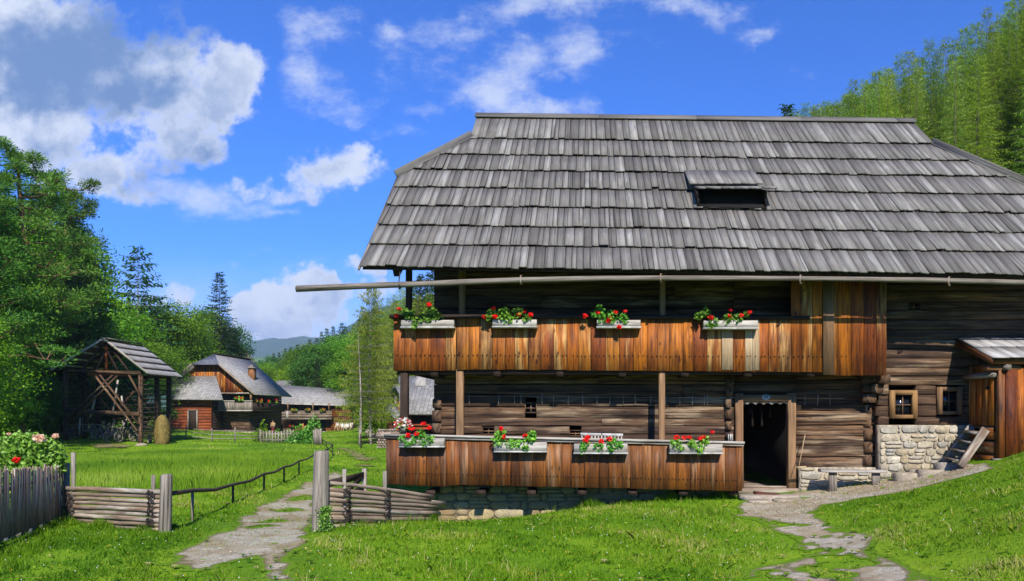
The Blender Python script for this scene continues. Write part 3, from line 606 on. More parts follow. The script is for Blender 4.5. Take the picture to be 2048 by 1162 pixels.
# ------------------------------------------------------------ the big farmhouse
YE, YB, YW, YR = 14.57, 15.5, 16.3, 20.46
XL, XR = -4.37, 10.35
def roofz(x, y): return 2.914 - .0125 * (x - XL) + .9 * (y - YE) - .0025 * (y - YE) * 0
NR = Vector((0, -.669, .743))
house = empty('farmhouse', (3, 20, -1.7), 'large old farmhouse of dark logs with brown board galleries under a huge grey board roof', 'farmhouse')
COURSE = [YE * 1050 / (y + 520) for y in (530, 485, 447, 408, 371, 336, 305, 273, 231)]
def ymax(x):
    if x < -2.93: return 17.7 + (x - XL) / .85
    if x > 8.9: return 17.6 + (XR - x) / .80
    return 99
mb = MB()
for k in range(len(COURSE) - 1):
    yb0, yt0 = COURSE[k], COURSE[k + 1] + .10
    if k == len(COURSE) - 2: yt0 = YR
    top_row = k == len(COURSE) - 2
    x = -2.96 if top_row else XL; xe = 8.95 if top_row else XR
    while x < xe:
        w = rnd.choice((.10, .13, .15, .17, .19, .22)) * rnd.uniform(.9, 1.1); x1 = min(x + w, xe)
        yb = yb0 + rnd.gauss(0, .006) + (rnd.uniform(.03, .06) if rnd.random() < .012 else 0)
        g0, g1 = x + .0055, x1 - .0055
        if not top_row: t0, t1 = min(yt0, ymax(g0)), min(yt0, ymax(g1))
        else: t0 = t1 = yt0
        if min(t0, t1) > yb + .05 or max(t0, t1) > yb + .15:
            t0, t1 = max(t0, yb + .03), max(t1, yb + .03)
            lift = .072 + rnd.gauss(0, .008); th = rnd.uniform(.020, .034); sk = rnd.gauss(0, .006)
            def pt(x_, y_, l): return Vector((x_, y_, roofz(x_, y_) - .06)) + NR * l
            mb.slab([pt(g0, yb, lift), pt(g1, yb + rnd.gauss(0, .006), lift + sk), pt(g1, t1, .006 + abs(sk)), pt(g0, t0, .004)], th, grain=(0, .743, .669))
        x = x1
mb.build('roof_boards', M['roof'], house)
mb = MB()                                                          # sheathing under the boards, back slope, half hips
def rp(x, y, d=0.0): return Vector((x, y, roofz(x, y) - .06 - .045 + d))
mb.slab([rp(XL + .03, YE + .06), rp(XR, YE + .06), rp(XR, 17.6), rp(8.9, 18.8), rp(8.9, YR), rp(-2.93, YR), rp(-2.93, 19.3), rp(XL + .03, 17.65)], .03, grain=(1, 0, 0))
def rb(x, y): return Vector((x, y, roofz(x, 2 * YR - y) - .08))
mb.slab([rb(-2.93, YR), rb(8.9, YR), rb(8.9, 22.1), rb(XR, 23.3), rb(XR, 26.3), rb(XL, 26.3), rb(XL, 23.2), rb(-2.93, 21.6)], .06, grain=(0, 1, -.9))
mb.slab([rp(XL - .05, 17.6, .04), rp(-2.95, 19.35, .04), Vector((-2.95, 21.55, rb(-2.95, 21.55).z + .04)), Vector((XL - .05, 23.3, rb(XL, 23.3).z))], .05, grain=(1, 0, 1))
mb.slab([Vector((XR + .05, 23.4, rb(XR, 23.4).z)), Vector((8.95, 21.6, rb(8.95, 21.6).z + .04)), rp(8.95, 19.3, .04), rp(XR + .05, 17.5, .04)], .05, grain=(1, 0, 1))
mb.build('roof_deck', M['dark'], house)
mb = MB()
for k in range(14):                                                # rafters under the eaves
    x = XL + .25 + k * 1.08
    mb.bar((x, YE + .5, roofz(x, YE + .5) - .24), (x, min(YR, ymax(x)) - .1, roofz(x, min(YR, ymax(x)) - .1) - .26), .11, .14)
mb.box(XL + .1, XR - .1, YB + .05, YB + .22, 3.15, 3.35); mb.box(XL + .1, XR - .1, YW, YW + .2, 3.9, 4.1)
mb.build('rafters', M['dark'], house)
mb = MB()
mb.bar(rp(-4.43, 17.55, .15), rp(-2.93, 19.37, .15), .035, .17, ch=.004); mb.bar(rp(-4.36, 17.70, .05), rp(-2.9, 19.42, .06), .12, .05); mb.build('hip_board', M['roof'], house); mb = MB()
mb.bar(rp(10.42, 17.45, .15), rp(8.93, 19.3, .15), .035, .17, ch=.004); mb.bar(rp(10.3, 17.6, .05), rp(8.88, 19.4, .06), .12, .05)
mb.build('hip_board', M['roof'], house)
mb = MB(); xx = -2.99
while xx < 8.98:
    x1 = min(xx + rnd.uniform(2.2, 3.4), 8.98)
    mb.slab([(xx, YR - .17, roofz(xx, YR - .17) + .045), (x1, YR - .17, roofz(x1, YR - .17) + .045), (x1, YR + .02, roofz(x1, YR + .02) + .045), (xx, YR + .02, roofz(xx, YR + .02) + .045)], .03, grain=(1, 0, 0)); mb.slab([(xx, YR + .03, roofz(xx, YR) + .03), (x1, YR + .03, roofz(x1, YR) + .03), (x1, YR + .25, roofz(x1, YR) - .16), (xx, YR + .25, roofz(xx, YR) - .16)], .03, grain=(1, 0, 0)); xx = x1 + .005
mb.build('ridge_board', M['roof'], house)
mb = MB()
mb.slab([(XL - .01, YE + .02, roofz(XL, YE) - .10), (XL - .01, 17.65, roofz(XL, 17.65) - .13), (XL - .01, 17.65, roofz(XL, 17.65) - .05), (XL - .01, YE + .02, roofz(XL, YE) - .05)], .04)
mb.build('verge_board', M['grey'], house)

# roof hatch
hatch = MB()
def hb(x0, x1, y0, z0, y1, z1, th=.03):
    x = x0
    while x < x1:
        xe = min(x + rnd.uniform(.12, .2), x1); e = rnd.gauss(0, .008)
        hatch.slab([(x + .003, y0 + e, z0 + rnd.gauss(0, .004)), (xe - .003, y0 + e, z0), (xe - .003, y1, z1), (x + .003, y1, z1)], th, grain=(0, y1 - y0, z1 - z0)); x = xe
hb(2.36, 4.02, 16.90, 5.24, 17.86, 5.83, .045); hb(2.46, 4.16, 16.20, 4.93, 17.08, 5.22, .045)
hatch_o = hatch.build('roof_hatch', M['roof'], house)
for x in (2.50, 3.98): mb = MB(); mb.slab([(x, 16.44, 4.50), (x, 17.1, 5.14), (x, 17.1, 5.18), (x, 16.40, 4.88)], .03); mb.build('hatch_cheek', M['dark'], hatch_o)
mb = MB(); mb.slab([(2.50, 16.50, 4.64), (3.98, 16.50, 4.62), (3.98, 16.80, 5.05), (2.50, 16.80, 5.07)], .01); mb.slab([(2.50, 16.42, 4.55), (3.98, 16.42, 4.53), (3.98, 16.50, 4.62), (2.50, 16.50, 4.64)], .01)
mb.build('hatch_shade_sheet', M['black'], hatch_o)  # black sheet on the roof paints the shade under the hatch lid

# log walls
def logs(mb, x0, x1, y, zlev, holes=(), dep=.2, end=.0):
    for z0, z1 in zip(zlev[:-1], zlev[1:]):
        segs = [(x0 - rnd.uniform(0, end), x1 + rnd.uniform(0, end))]
        for (a, b, c, d) in holes:
            if c < z1 - .02 and d > z0 + .02:
                ns = []
                for s in segs:
                    if a > s[0] and b < s[1]: ns += [(s[0], a), (b, s[1])]
                    elif a <= s[0] < b < s[1]: ns.append((b, s[1]))
                    elif s[0] < a < s[1] <= b: ns.append((s[0], a))
                    elif a <= s[0] and b >= s[1]: pass
                    else: ns.append(s)
                segs = ns
        for a, b in segs:
            if b - a < .05: continue
            cuts = [a] + sorted(rnd.uniform(a + 1, b - 1) for _ in range(int((b - a) / 5))) + [b]
            for p, q in zip(cuts[:-1], cuts[1:]):
                if q - p < .03: continue
                jy = rnd.gauss(0, .012); w = rnd.uniform(-.012, .012)
                mb.bar((p, y + dep / 2 + jy, (z0 + z1) / 2), (q - .003, y + dep / 2 + jy + rnd.gauss(0, .006), (z0 + z1) / 2 + w), dep, z1 - z0 - .010, ch=.014, seg=max(2, int((q - p) / .35)), jit=.006)
def levels(z0, z1, h=.235, v=.04):
    L = [z0]
    while L[-1] < z1 - .12: L.append(min(z1, L[-1] + h + rnd.uniform(-v, v)))
    return L
ZL = [-1.14, -.913, -.663, -.446, -.217, .098, .31] + levels(.31, 4.2)[1:]
ZL2 = [-1.30, -1.05, -.80, -.60, -.42, -.24, -.07, .19, .40] + levels(.40, 4.2)[1:]
wl = MB()
SW = [(-1.62 + .02, -1.40, .0, .3)]
holes_l = [(WX(1050, YW), WX(1073, YW), WZ(826, YW), WZ(806, YW)), (WX(964, YW), WX(989, YW), WZ(869, YW), WZ(855, YW)), (WX(1139, YW), WX(1163, YW), WZ(873, YW), WZ(861, YW))]
logs(wl, -3.28, 3.24, YW, ZL2, holes_l); logs(wl, 4.58, 6.36, YW, ZL); logs(wl, 3.24, 4.58, YW, levels(.46, 4.2))
wl.build('log_wall', M['log'], house)
wr = MB(); ZR = levels(-.21, 4.1, .20, .03)
WR = [(6.50, 7.10, -.08, .54), (7.52, 8.08, .0, .60), (6.93, 7.20, 2.22, 2.42)]
logs(wr, 6.30, 10.3, 16.06, ZR, WR, dep=.22, end=.05); wr.build('log_wall', M['log'], house)
ws = MB()
for z0, z1 in zip(ZL2[:-1], ZL2[1:]): ws.bar((-3.18, YW + .12, (z0 + z1) / 2), (-3.18, 25.4, (z0 + z1) / 2), .2, z1 - z0 - .014, ch=.03)
ws.build('log_wall', M['log'], house); ws = MB()
for z0, z1 in zip(ZR[:-1], ZR[1:]): ws.bar((10.2, 16.2, (z0 + z1) / 2), (10.2, 25.4, (z0 + z1) / 2), .2, z1 - z0 - .014, ch=.03)
ws.build('log_wall', M['log'], house); ws = MB()
for z0, z1 in zip(ZL2[:-1], ZL2[1:]): ws.bar((-3.2, 25.4, (z0 + z1) / 2), (10.2, 25.4, (z0 + z1) / 2), .2, z1 - z0 - .014, ch=.03)
ws.build('log_wall', M['log'], house)
mb = MB(); mb.box(-3.1, 10.1, 25.2, 25.28, -1.6, 4.2); mb.build('leak_blocker', M['black'], house)  # added black panels, they stop light leaking in between the logs
mb = MB(); mb.box(-3.08, -3.0, 16.6, 25.2, -1.6, 4.2); mb.build('leak_blocker', M['black'], house)
mb = MB(); mb.box(10.0, 10.08, 16.6, 25.2, -1.6, 4.2); mb.build('leak_blocker', M['black'], house)
mb = MB(); mb.box(4.62, 4.70, 16.55, 25.1, -1.6, 1.0); mb.build('leak_blocker', M['black'], house)
for xg in (-3.2, 10.1):
    y = 16.5
    wg = MB()
    while y < 24.4:
        zt = min(roofz(xg, y) - .3, roofz(xg, 2 * YR - y) - .3, roofz(xg, 17.7 + (abs(xg - (XL if xg < 0 else XR))) / .85) - .4 + .0)
        wg.box(xg - .015, xg + .015, y, y + .22, 3.9, max(zt, 4.0)); y += .225
    wg.build('gable_boards', M['brown'], house)
# crossing log ends at the corners
mb = MB()
def ends(xc, y0, lv, w=.17, pro=.22, fl=0.0):
    for i, (z0, z1) in enumerate(zip(lv[:-1], lv[1:])):
        ww = w * rnd.uniform(.85, 1.12); p = pro + fl * max(0, i - 3) + rnd.uniform(-.03, .03)
        mb.bar((xc + rnd.gauss(0, .008), y0 + .25, (z0 + z1) / 2), (xc + rnd.gauss(0, .008), y0 - p, (z0 + z1) / 2 - .01), ww, (z1 - z0) * rnd.uniform(.72, .9), ch=.02)
ends(WX(1737, YW) - .02, YW, levels(-1.12, .9, .27), .16, .05); mb.build('log_ends', M['log'], house); mb = MB(); ends(WX(876, YW) - .02, YW, levels(-1.2, .4, .26), .17, .08)
mb.build('log_ends', M['log'], house); mb = MB(); ends(3.12, YW, levels(-1.0, .92, .21), .13, .11)
mb.build('log_ends', M['log'], house); mb = MB()
for i, z in enumerate((.36, .56, .76)): mb.bar((6.12 + .10 * i, YW + .2, z), (6.12 + .10 * i, YW - .30 - .12 * i, z), .20, .19, ch=.02)
for i, z in enumerate((.36, .56, .76)): mb.bar((5.95, YW - .2, z), (6.22 + .06 * i, YW - .2, z), .16, .17, ch=.02)
mb.build('corbel', M['log'], house)

# rubble stone masonry
def rubble(mb, mm, x0, x1, y, zlo, zhi, sx=(.16, .42), sz=(.10, .24), dep=.16, ret=None):
    """zlo, zhi: functions of x"""
    z = min(zlo(x0), zlo(x1)) - .1; zt = max(zhi(x0), zhi(x1))
    while z < zt:
        h = rnd.uniform(*sz); x = x0
        while x < x1 - .03:
            w = rnd.uniform(*sx) * (.6 + h * 2.2) * (.55 if rnd.random() < .3 else 1)
            if x + w > x1 - .08: w = x1 - x
            xc, zc = x + w / 2, z + h / 2 + rnd.uniform(-.015, .015)
            if rnd.random() < .25: parts = [(xc, zc - h * .26, w, h * .46), (xc, zc + h * .24, w, h * .46)]
            else: parts = [(xc, zc, w, h)]
            for (a, b, ww, hh) in parts:
                if b < zhi(a) - hh * .25 and b > zlo(a) - .15:
                    hh2 = min(hh, (zhi(a) - b) * 2); n = rnd.randint(7, 11); ph = rnd.random() * 6; ring0, ring1, ring2 = [], [], []
                    for i in range(n):
                        t = 2 * math.pi * i / n + ph * .1; c, s = math.cos(t), math.sin(t); q = (abs(c) ** 5 + abs(s) ** 5) ** (-1 / 5) * rnd.uniform(.84, 1.04)
                        px, pz = a + c * q * (ww / 2 - .003), b + s * q * (hh2 / 2 - .002)
                        ring0.append((px, y + .05, pz)); ring1.append((px, y - dep * .12 - rnd.uniform(0, .012), pz)); ring2.append((a + (px - a) * .94, y - dep * .16 - rnd.uniform(0, .010), b + (pz - b) * .92))
                    mb.loft([ring0, ring1, ring2], caps=True)
            x += w
        z += h
    n = 12
    for i in range(n):
        a, b = x0 + (x1 - x0) * i / n, x0 + (x1 - x0) * (i + 1) / n
        mm.slab([(a, y, zlo(a) - .4), (b, y, zlo(b) - .4), (b, y, zhi(b)), (a, y, zhi(a))], .25)
fm_, mm_ = MB(), MB()
rubble(fm_, mm_, 6.28, 9.3, 15.98, lambda x: -1.45 + (x - 6.3) * .12, lambda x: -.214, (.12, .44), (.07, .23))
rubble(fm_, mm_, 4.62, 6.30, 16.12, lambda x: -1.72, lambda x: -1.13, (.2, .5), (.12, .24))
f_o = fm_.build('foundation', M['stone'], house); mm_.build('mortar', M['mortar'], f_o)
fm_, mm_ = MB(), MB()
rubble(fm_, mm_, -3.18, 3.38, 16.20, lambda x: -2.4 + (x + 3.2) * .1, lambda x: -1.28, (.25, .6), (.14, .28))
f_o = fm_.build('foundation', M['stone2'], house); mm_.build('mortar', M['mortar2'], f_o)
mb = MB(); mb.box(-3.1, -2.95, 16.3, 25.3, -2.6, -1.2); mb.box(-3.1, 10.2, 16.45, 25.3, -1.72, -1.62); mb.box(-3.1, 10.2, 16.5, 25.3, .86, .92); mb.build('inner_floor', M['post'], house)

# board rows
def boards(mb, x0, x1, y, ztop, zbot, w=(.17, .31), th=.028, jit=.005):
    x = x0
    while x < x1 - .02:
        ww = rnd.uniform(*w); xe = min(x + ww, x1)
        if x1 - xe < .09: xe = x1
        a, b = x + .003, xe - .003; j = rnd.gauss(0, jit); t = ztop((a + b) / 2); z = zbot((a + b) / 2) + rnd.gauss(0, .004)
        mb.bar(((a + b) / 2, y + j, z), ((a + b) / 2 + rnd.gauss(0, .002), y + j + rnd.gauss(0, .003), t), b - a, th, up=(0, 1, 0), ch=.004); x = xe
    return
def side_boards(mb, x, y0, y1, ztop, zbot):
    y = y0
    while y < y1: mb.box(x - .013, x + .013, y + .003, y + .237, zbot, ztop); y += .24
ub = MB()
boards(ub, -3.95, -2.66, YB, lambda x: 2.0, lambda x: .918); boards(ub, -2.65, 4.97, YB - .004, lambda x: 2.0 if x < 4.31 else 3.45, lambda x: .945 - .008 * (x + 2.65))
boards(ub, 4.97, 6.22, YB - .02, lambda x: 3.45, lambda x: .82)
side_boards(ub, -3.95, YB + .02, 24.2, 2.0, .92); side_boards(ub, 6.2, YB + .02, YW - .05, 3.45, .82)
for k in range(104):
    x = -3.88 + k * .0975 + rnd.gauss(0, .012); z = 1.235 - .004 * (x + 4) + rnd.gauss(0, .008); ub.box(x - .011, x + .011, YB - .038, YB - .010, z - .012, z + .012, r=-1.0)
ub.build('balcony_boards', M['orange'], house)
mb = MB(); boards(mb, 2.82, 3.05, YB - .022, lambda x: 1.98, lambda x: .93, (.3, .35)); boards(mb, 3.30, 3.60, YB - .022, lambda x: 1.98, lambda x: .92, (.14, .16)); mb.build('replaced_boards', M['pale'], house); m9 = MB(); m9.box(4.90, 5.13, YB - .075, YB - .045, .83, 3.4); m9.build('cover_board', M['post'], house); [c for c in KIDS[house.name] if c.name.startswith('replaced')][0]['label'] = 'paler newer boards in the balcony front'
mb = MB(); mb.bar((-4.02, YB - .02, 2.035), (4.62, YB - .02, 2.00), .17, .075, ch=.012, seg=8, jit=.003); mb.bar((-3.95, YB + .02, 2.03), (-3.95, 24.2, 2.03), .14, .07)
mb.build('balcony_rail', M['dark'], house)
mb = MB(); mb.box(-3.93, 6.2, YB + .03, YW - .01, .99, 1.05); mb.box(-3.93, -3.29, YW - .01, 24.2, .99, 1.05); mb.box(-3.9, 6.2, YB + .06, YB + .22, .84, .985, r=.5)
for k in range(8): mb.box(-3.2 + k * 1.3, -3.05 + k * 1.3, YB + .03, YW, .80, .835 + .15)
mb.build('balcony_floor', M['dark'], house)
# lower gallery
def lt(x): return -.405 - .0222 * (x + 4.1)
lb = MB()
boards(lb, -4.10, -2.85, YB - .035, lambda x: lt(x) - .05, lambda x: -1.425 - .04 * (x + 4.1)); boards(lb, -2.85, 3.24, YB - .035, lambda x: lt(x) - .05, lambda x: -1.43 - .0225 * (x + 2.9))
for k in range(92):
    x = -4.02 + k * .0785 + rnd.gauss(0, .012); z = -1.195 - .0215 * (x + 4) + rnd.gauss(0, .006); lb.box(x - .010, x + .010, YB - .068, YB - .03, z - .011, z + .011, r=-1.0)
side_boards(lb, -4.09, YB, 24.2, -.44, -1.43); lb.build('gallery_boards', M['brown'], house)
mb = MB(); mb.bar((-4.12, YB - .05, lt(-4.12)), (3.27, YB - .05, lt(3.27)), .20, .045, ch=.006, seg=8, jit=.003); gr_ = mb.build('gallery_rail', M['greyl'], house)
mb = MB(); mb.bar((-4.14, YB - .03, lt(-4.12) - .05), (3.26, YB - .03, lt(3.27) - .05), .15, .05, ch=.01); mb.bar((-4.1, YB, lt(-4.1)), (-4.1, 24.2, lt(-4.1)), .16, .06)
mb.tube([(-4.30, YB - .05, lt(-4.3) - .02), (-4.0, YB - .05, lt(-4.0) + .005)], [.045, .06], 8)
mb.build('rail_support', M['rail'], gr_)
mb = MB(); mb.slab([(-4.08, YB + .0, -1.33), (3.2, YB, -1.49), (3.2, YW - .02, -1.49), (-4.08, YW - .02, -1.33)], .05); mb.slab([(-4.08, YW, -1.33), (-3.3, YW, -1.33), (-3.3, 24, -1.33), (-4.08, 24, -1.33)], .05)
for k in range(7): mb.box(-3.3 + k * 1.05, -3.12 + k * 1.05, YB + .03, YW, -1.66, -1.56)
mb.build('gallery_floor', M['dark'], house)
for (px, zz0, zz1, w, y, mt) in ((818, 1.05, 3.5, .115, YB + .10, 'dark'), (925, 1.05, 3.5, .12, YB + .10, 'post'), (1325, 1.05, 3.5, .11, YB + .10, 'post'), (1765, .9, 3.4, .10, YB + .10, 'orange'),
                           (809, -1.4, .95, .155, YB + .12, 'dark'), (920, -1.4, .95, .15, YB + .10, 'post'), (1323.5, -1.4, .95, .125, YB + .10, 'post')):
    mb = MB(); mb.bar((WX(px, y), y, zz0), (WX(px, y) + rnd.uniform(-.01, .01), y, zz1), w, w, ch=.014, seg=4, jit=.003); mb.build('post', M[mt], house)
# hook beam below the left eave, hangers of the pole
mb = MB(); y = YE + .2
pts = [W(795, 520, y), W(797, 545, y), W(800, 558, y)]; mb.loft([[W(786, 518, y), W(812, 518, y), W(812, 518, y + .14), W(786, 518, y + .14)], [W(785, 540, y), W(806, 540, y), W(806, 540, y + .14), W(785, 540, y + .14)], [W(788, 553, y), W(799, 553, y), W(799, 553, y + .12), W(788, 553, y + .12)]], caps=True)
mb.build('bracket', M['dark'], house)
# sticks and line above the lower wall
mb = MB()
for px in (938, 998, 1029, 1042, 1084, 1107, 1137, 1165, 1194, 1220, 1247, 1270, 1302, 1331, 1360, 1385, 1409, 1415, 1462, 1487, 1513, 1545, 1610, 1636, 1660):
    y = YW - .05; x = WX(px, y); mb.tube([(x, y, WZ(790 + rnd.uniform(-2, 2), y)), (x + rnd.gauss(0, .008), y, WZ(811, y))], [.006, .004], 4)
mb.tube([(-2.6, YW - .06, WZ(793, YW)), (5.6, YW - .06, WZ(797, YW))], .004, 4)
mb.build('line_and_sticks', M['greyl'], house)
# windows
def window(x0, x1, z0, z1, y, fw=.09, wood_='post', bars=(1, 1), deep=.10, parent=house):
    mb = MB()
    if fw > .04:
        mb.box(x0, x0 + fw, y - .03, y + .12, z0, z1); mb.box(x1 - fw, x1, y - .03, y + .12, z0, z1); mb.box(x0 + fw, x1 - fw, y - .026, y + .12, z1 - fw, z1, 'x'); mb.box(x0 + fw, x1 - fw, y - .04, y + .12, z0, z0 + fw * .8, 'x')
    else:
        mb.box(x0, x1, y - .01, y + .1, z0 - .004, z0 + .02, 'x'); mb.box(x0, x1, y - .0, y + .1, z1 - .01, z1 + .01, 'x'); mb.box(x0 - .004, x0 + .012, y, y + .1, z0 + .018, z1 - .008, 'z'); mb.box(x1 - .012, x1 + .004, y, y + .1, z0 + .018, z1 - .008, 'z')
    o = mb.build('window', M[wood_], parent)
    a, b, c, d = x0 + fw, x1 - fw, z0 + fw * .8, z1 - fw; mb = MB(); t = .018
    for i in range(bars[0]): xx = a + (b - a) * (i + 1) / (bars[0] + 1); mb.box(xx - t / 2, xx + t / 2, y + .045, y + .065, c, d, 'z')
    for i in range(bars[1]): zz = c + (d - c) * (i + 1) / (bars[1] + 1); mb.box(a, b, y + .042, y + .068, zz - t / 2, zz + t / 2, 'x')
    mb.build('glazing_bars', M['post'], o); mb = MB(); mb.slab([(a, y + deep, c), (b, y + deep, c), (b, y + deep, d), (a, y + deep, d)], .01); mb.build('pane', M['glass'], o)
    return o
window(6.52, 7.10, -.075, .53, 16.03, .10, 'frame'); window(7.54, 8.06, .01, .60, 16.03, .09); window(6.95, 7.18, 2.24, 2.40, 16.06, .02, 'dark')
for h_ in holes_l: window(*h_, YW + .02, .015, 'log')
# door way
dr = MB(); dr.bar((WX(1478, YW), YW, -1.60), (WX(1477, YW), YW, .47), .17, .20, ch=.01, seg=4, jit=.004, up=(0, 1, 0)); dr.bar((WX(1582, YW), YW, -1.60), (WX(1582, YW), YW, .47), .17, .20, ch=.01, seg=4, jit=.004, up=(0, 1, 0))
dr.box(3.26, 4.57, YW - .10, YW + .1, .30, .44, 'x'); dro = dr.build('door_frame', M['post'], house)
mb = MB(); mb.box(3.2, 4.6, YW - .16, YW + .15, -1.70, -1.585, 'x', ch=.015); mb.box(3.45, 4.40, YW - .02, YW + .10, -1.585, -1.545, 'x'); mb.build('sill', M['rail'], dro)
mb = MB(); n = 24; y = YW - .05
for i in range(n):
    a, b = 3.43 + .97 * i / n, 3.43 + .97 * (i + 1) / n; f = lambda x: .215 + .05 * abs(math.cos((x - 3.43) / .97 * math.pi * 5.5)); mb.slab([(a, y, f(a)), (b, y, f(b)), (b, y, .30), (a, y, .30)], .02)
mb.build('scalloped_board', M['rail'], dro)
mb = MB(); mb.slab([(3.5, YW + .1, -1.56), (4.0, YW + .1, -1.56), (3.95, YW + .9, -1.56), (3.5, YW + 1.4, -1.56)], .02); mb.build('sunlit_floor_patch', M['rail'], dro)  # pale slab paints the sunlit patch of floor inside the door
mb = MB()
for x, z0, z1 in ((3.66, .02, .16), (3.72, -.25, .2), (3.93, -.25, .2), (4.12, -.05, .2)): mb.tube([(x, YW + .4, z1), (x + .01, YW + .4, z0)], [.01, .03], 6)
mb.build('hanging_tools', M['dark'], dro)
mb = MB()
for k in range(16):
    t = 2 * math.pi * k / 16; t2 = 2 * math.pi * (k + 1) / 16; cx_, cz_ = WX(1529.5, YW), WZ(794.5, YW)
    mb.slab([(cx_, YW - .115, cz_), (cx_ + .085 * math.cos(t2), YW - .115, cz_ + .06 * math.sin(t2)), (cx_ + .085 * math.cos(t), YW - .115, cz_ + .06 * math.sin(t))][::-1], .012)
pl = mb.build('plaque', M['paleblue'], dro)
mb = MB()
for (a, b, c, d) in ((-.05, -.02, .018, .034), (-.012, .012, .022, .04), (.02, .05, .018, .034), (-.06, -.01, -.004, .006), (0, .06, -.002, .008), (-.045, .045, -.028, -.020)):
    mb.box(cx_ + a, cx_ + b, YW - .122, YW - .116, cz_ + c, cz_ + d)
mb.build('emblem', M['skyblue'], pl)
# the long pole under the eaves
pole = empty('eaves_pole', (-5.6, 14.6, 2.46), 'long grey barked pole hanging level under the farmhouse eaves, sticking out at the left', 'pole')
mb = MB(); P_ = [W(593, 578, 14.6), W(720, 572, 14.6), W(860, 567, 14.6), W(1040, 560, 14.6), W(1200, 557, 14.6), W(1350, 556, 14.6), W(1600, 557, 14.6), W(1850, 560, 14.6), W(2048, 565, 14.6), W(2200, 568, 14.6)]
mb.tube(P_, [.064, .060, .057, .054, .052, .049, .047, .049, .05, .05], 12, jit=.003); mb.build('log', M['grey'], pole, smooth=True)
for px in (798, 1041, 1321, 1600, 1897):
    y = 14.6; k = MB(); py = np.interp(px, [593, 1040, 1350, 2048], [578, 560, 556, 565])
    k.tube([W(px + 2, py - 26 if px < 900 else py - 9, y + .02), W(px, py - 8, y - .02), W(px, py + 4, y - .075), W(px + 1, py + 8, y), W(px + 4, py + 5, y + .07)], [.014, .012, .014, .018, .01], 6); k.build('hook', M['iron' if px < 900 else 'rail'], pole)
# ------------------------------------------------------------ leaves and blossoms
def rand_dirs(n):
    a = RNG.normal(size=(n, 3)); return a / np.linalg.norm(a, axis=1, keepdims=True)
def leaf_quads(C, size, up=0.4, aspect=.8, nrm=None):
    """leaf-shaped quads at points C; up biases the faces towards the sky"""
    n = len(C); N = rand_dirs(n) * (1 - up); N[:, 2] += up
    if nrm is not None: N = N + nrm
    N /= np.linalg.norm(N, axis=1, keepdims=True); A = np.cross(N, rand_dirs(n)); A /= np.linalg.norm(A, axis=1, keepdims=True) + 1e-9; B = np.cross(N, A)
    s = size * RNG.uniform(.7, 1.25, (n, 1)); v = np.empty((n, 4, 3))
    v[:, 0] = C - A * s; v[:, 1] = C - B * s * aspect * .7 + N * s * .15; v[:, 2] = C + A * s; v[:, 3] = C + B * s * aspect * .7 + N * s * .15
    return v
def blossom(parent, p, r, mat='red', n=46):
    C = rand_dirs(n) * r * RNG.uniform(.55, 1, (n, 1)) * np.array([1, 1, .8]) + np.array(p)
    o = np_mesh('flower_head', leaf_quads(C, r * .42, .2, 1.2), 4, RNG.random(n), M[mat], parent); return o
def flower_box(label, x0, x1, yt, yb, clumps, flowers, Yf, pale='greyl', sag=0):
    c = W((x0 + x1) / 2, yb, Yf + .1); t = empty('flower_box', c, label, 'flower box', 'wooden flower boxes of red geraniums on the farmhouse galleries')
    a, b = WX(x0, Yf), WX(x1, Yf); z1, z0 = WZ(yt, Yf), WZ(yb, Yf); mb = MB()
    mb.box(a, b, Yf, Yf + .022, z0 + .03, z1, 'x'); mb.box(a, b, Yf + .17, Yf + .19, z0 + .03, z1, 'x'); mb.box(a, a + .02, Yf + .023, Yf + .169, z0 + .03, z1, 'y'); mb.box(b - .02, b, Yf + .023, Yf + .169, z0 + .03, z1, 'y')
    mb.build('box', M[pale], t)
    mb = MB(); mb.box(a - .01, b + .01, Yf - .02, Yf + .20, z0, z0 + .028, 'x'); mb.build('shelf', M['white'], t)
    mb = MB(); mb.box(a + .03, b - .03, Yf + .03, Yf + .16, z0 + .04, z1 - .03, 'x'); mb.build('soil', M['mat'], t)
    V = []
    for (px, py, r) in clumps:
        q = W(px, py, Yf - .02); rr = r / F * Yf; n = int(26 + rr * rr * 5200)
        d = rand_dirs(n) * RNG.uniform(.45, 1.05, (n, 1)); d[:, 1] = d[:, 1] * .8
        C = np.array(q) + d * rr; C[:, 1] += RNG.uniform(-.02, .10, n); V.append(leaf_quads(C, .030, .45, 1.25, np.array([0, -.35, 0])))
    V = np.concatenate(V); np_mesh('foliage', V, 4, np.clip(RNG.normal(.5, .27, len(V)), 0, 1), M['geran'], t)
    mb = MB()
    for (px, py) in flowers:
        p = W(px, py, Yf - .05); base = W(px + rnd.uniform(-6, 6) + (10 if px < x0 else 0), py + 16, Yf + .05); mb.tube([base, (p + base) / 2 + Vector((0, 0, .02)), p], .004, 4); blossom(t, p, rnd.uniform(.044, .058))
    mb.build('stalks', M['geran'], t); return t
UB_, LB_ = 15.27, 15.23
flower_box('upper gallery flower box at the free left corner, its geraniums trailing over the end', 802, 907, 640, 656, [(820, 630, 12), (832, 642, 11), (828, 652, 7), (845, 634, 9), (862, 624, 12), (876, 634, 10), (808, 622, 9), (856, 640, 7)], [(798, 618), (793, 631), (858, 609)], UB_)
flower_box('upper gallery flower box with red blossoms at both ends, right of the first post', 985, 1073, 639, 655, [(984, 626, 10), (1008, 630, 16), (1035, 626, 13), (1055, 634, 10), (1020, 640, 9), (976, 634, 7)], [(969, 634), (990, 633), (987, 617), (1038, 629), (1049, 623), (1062, 629)], UB_)
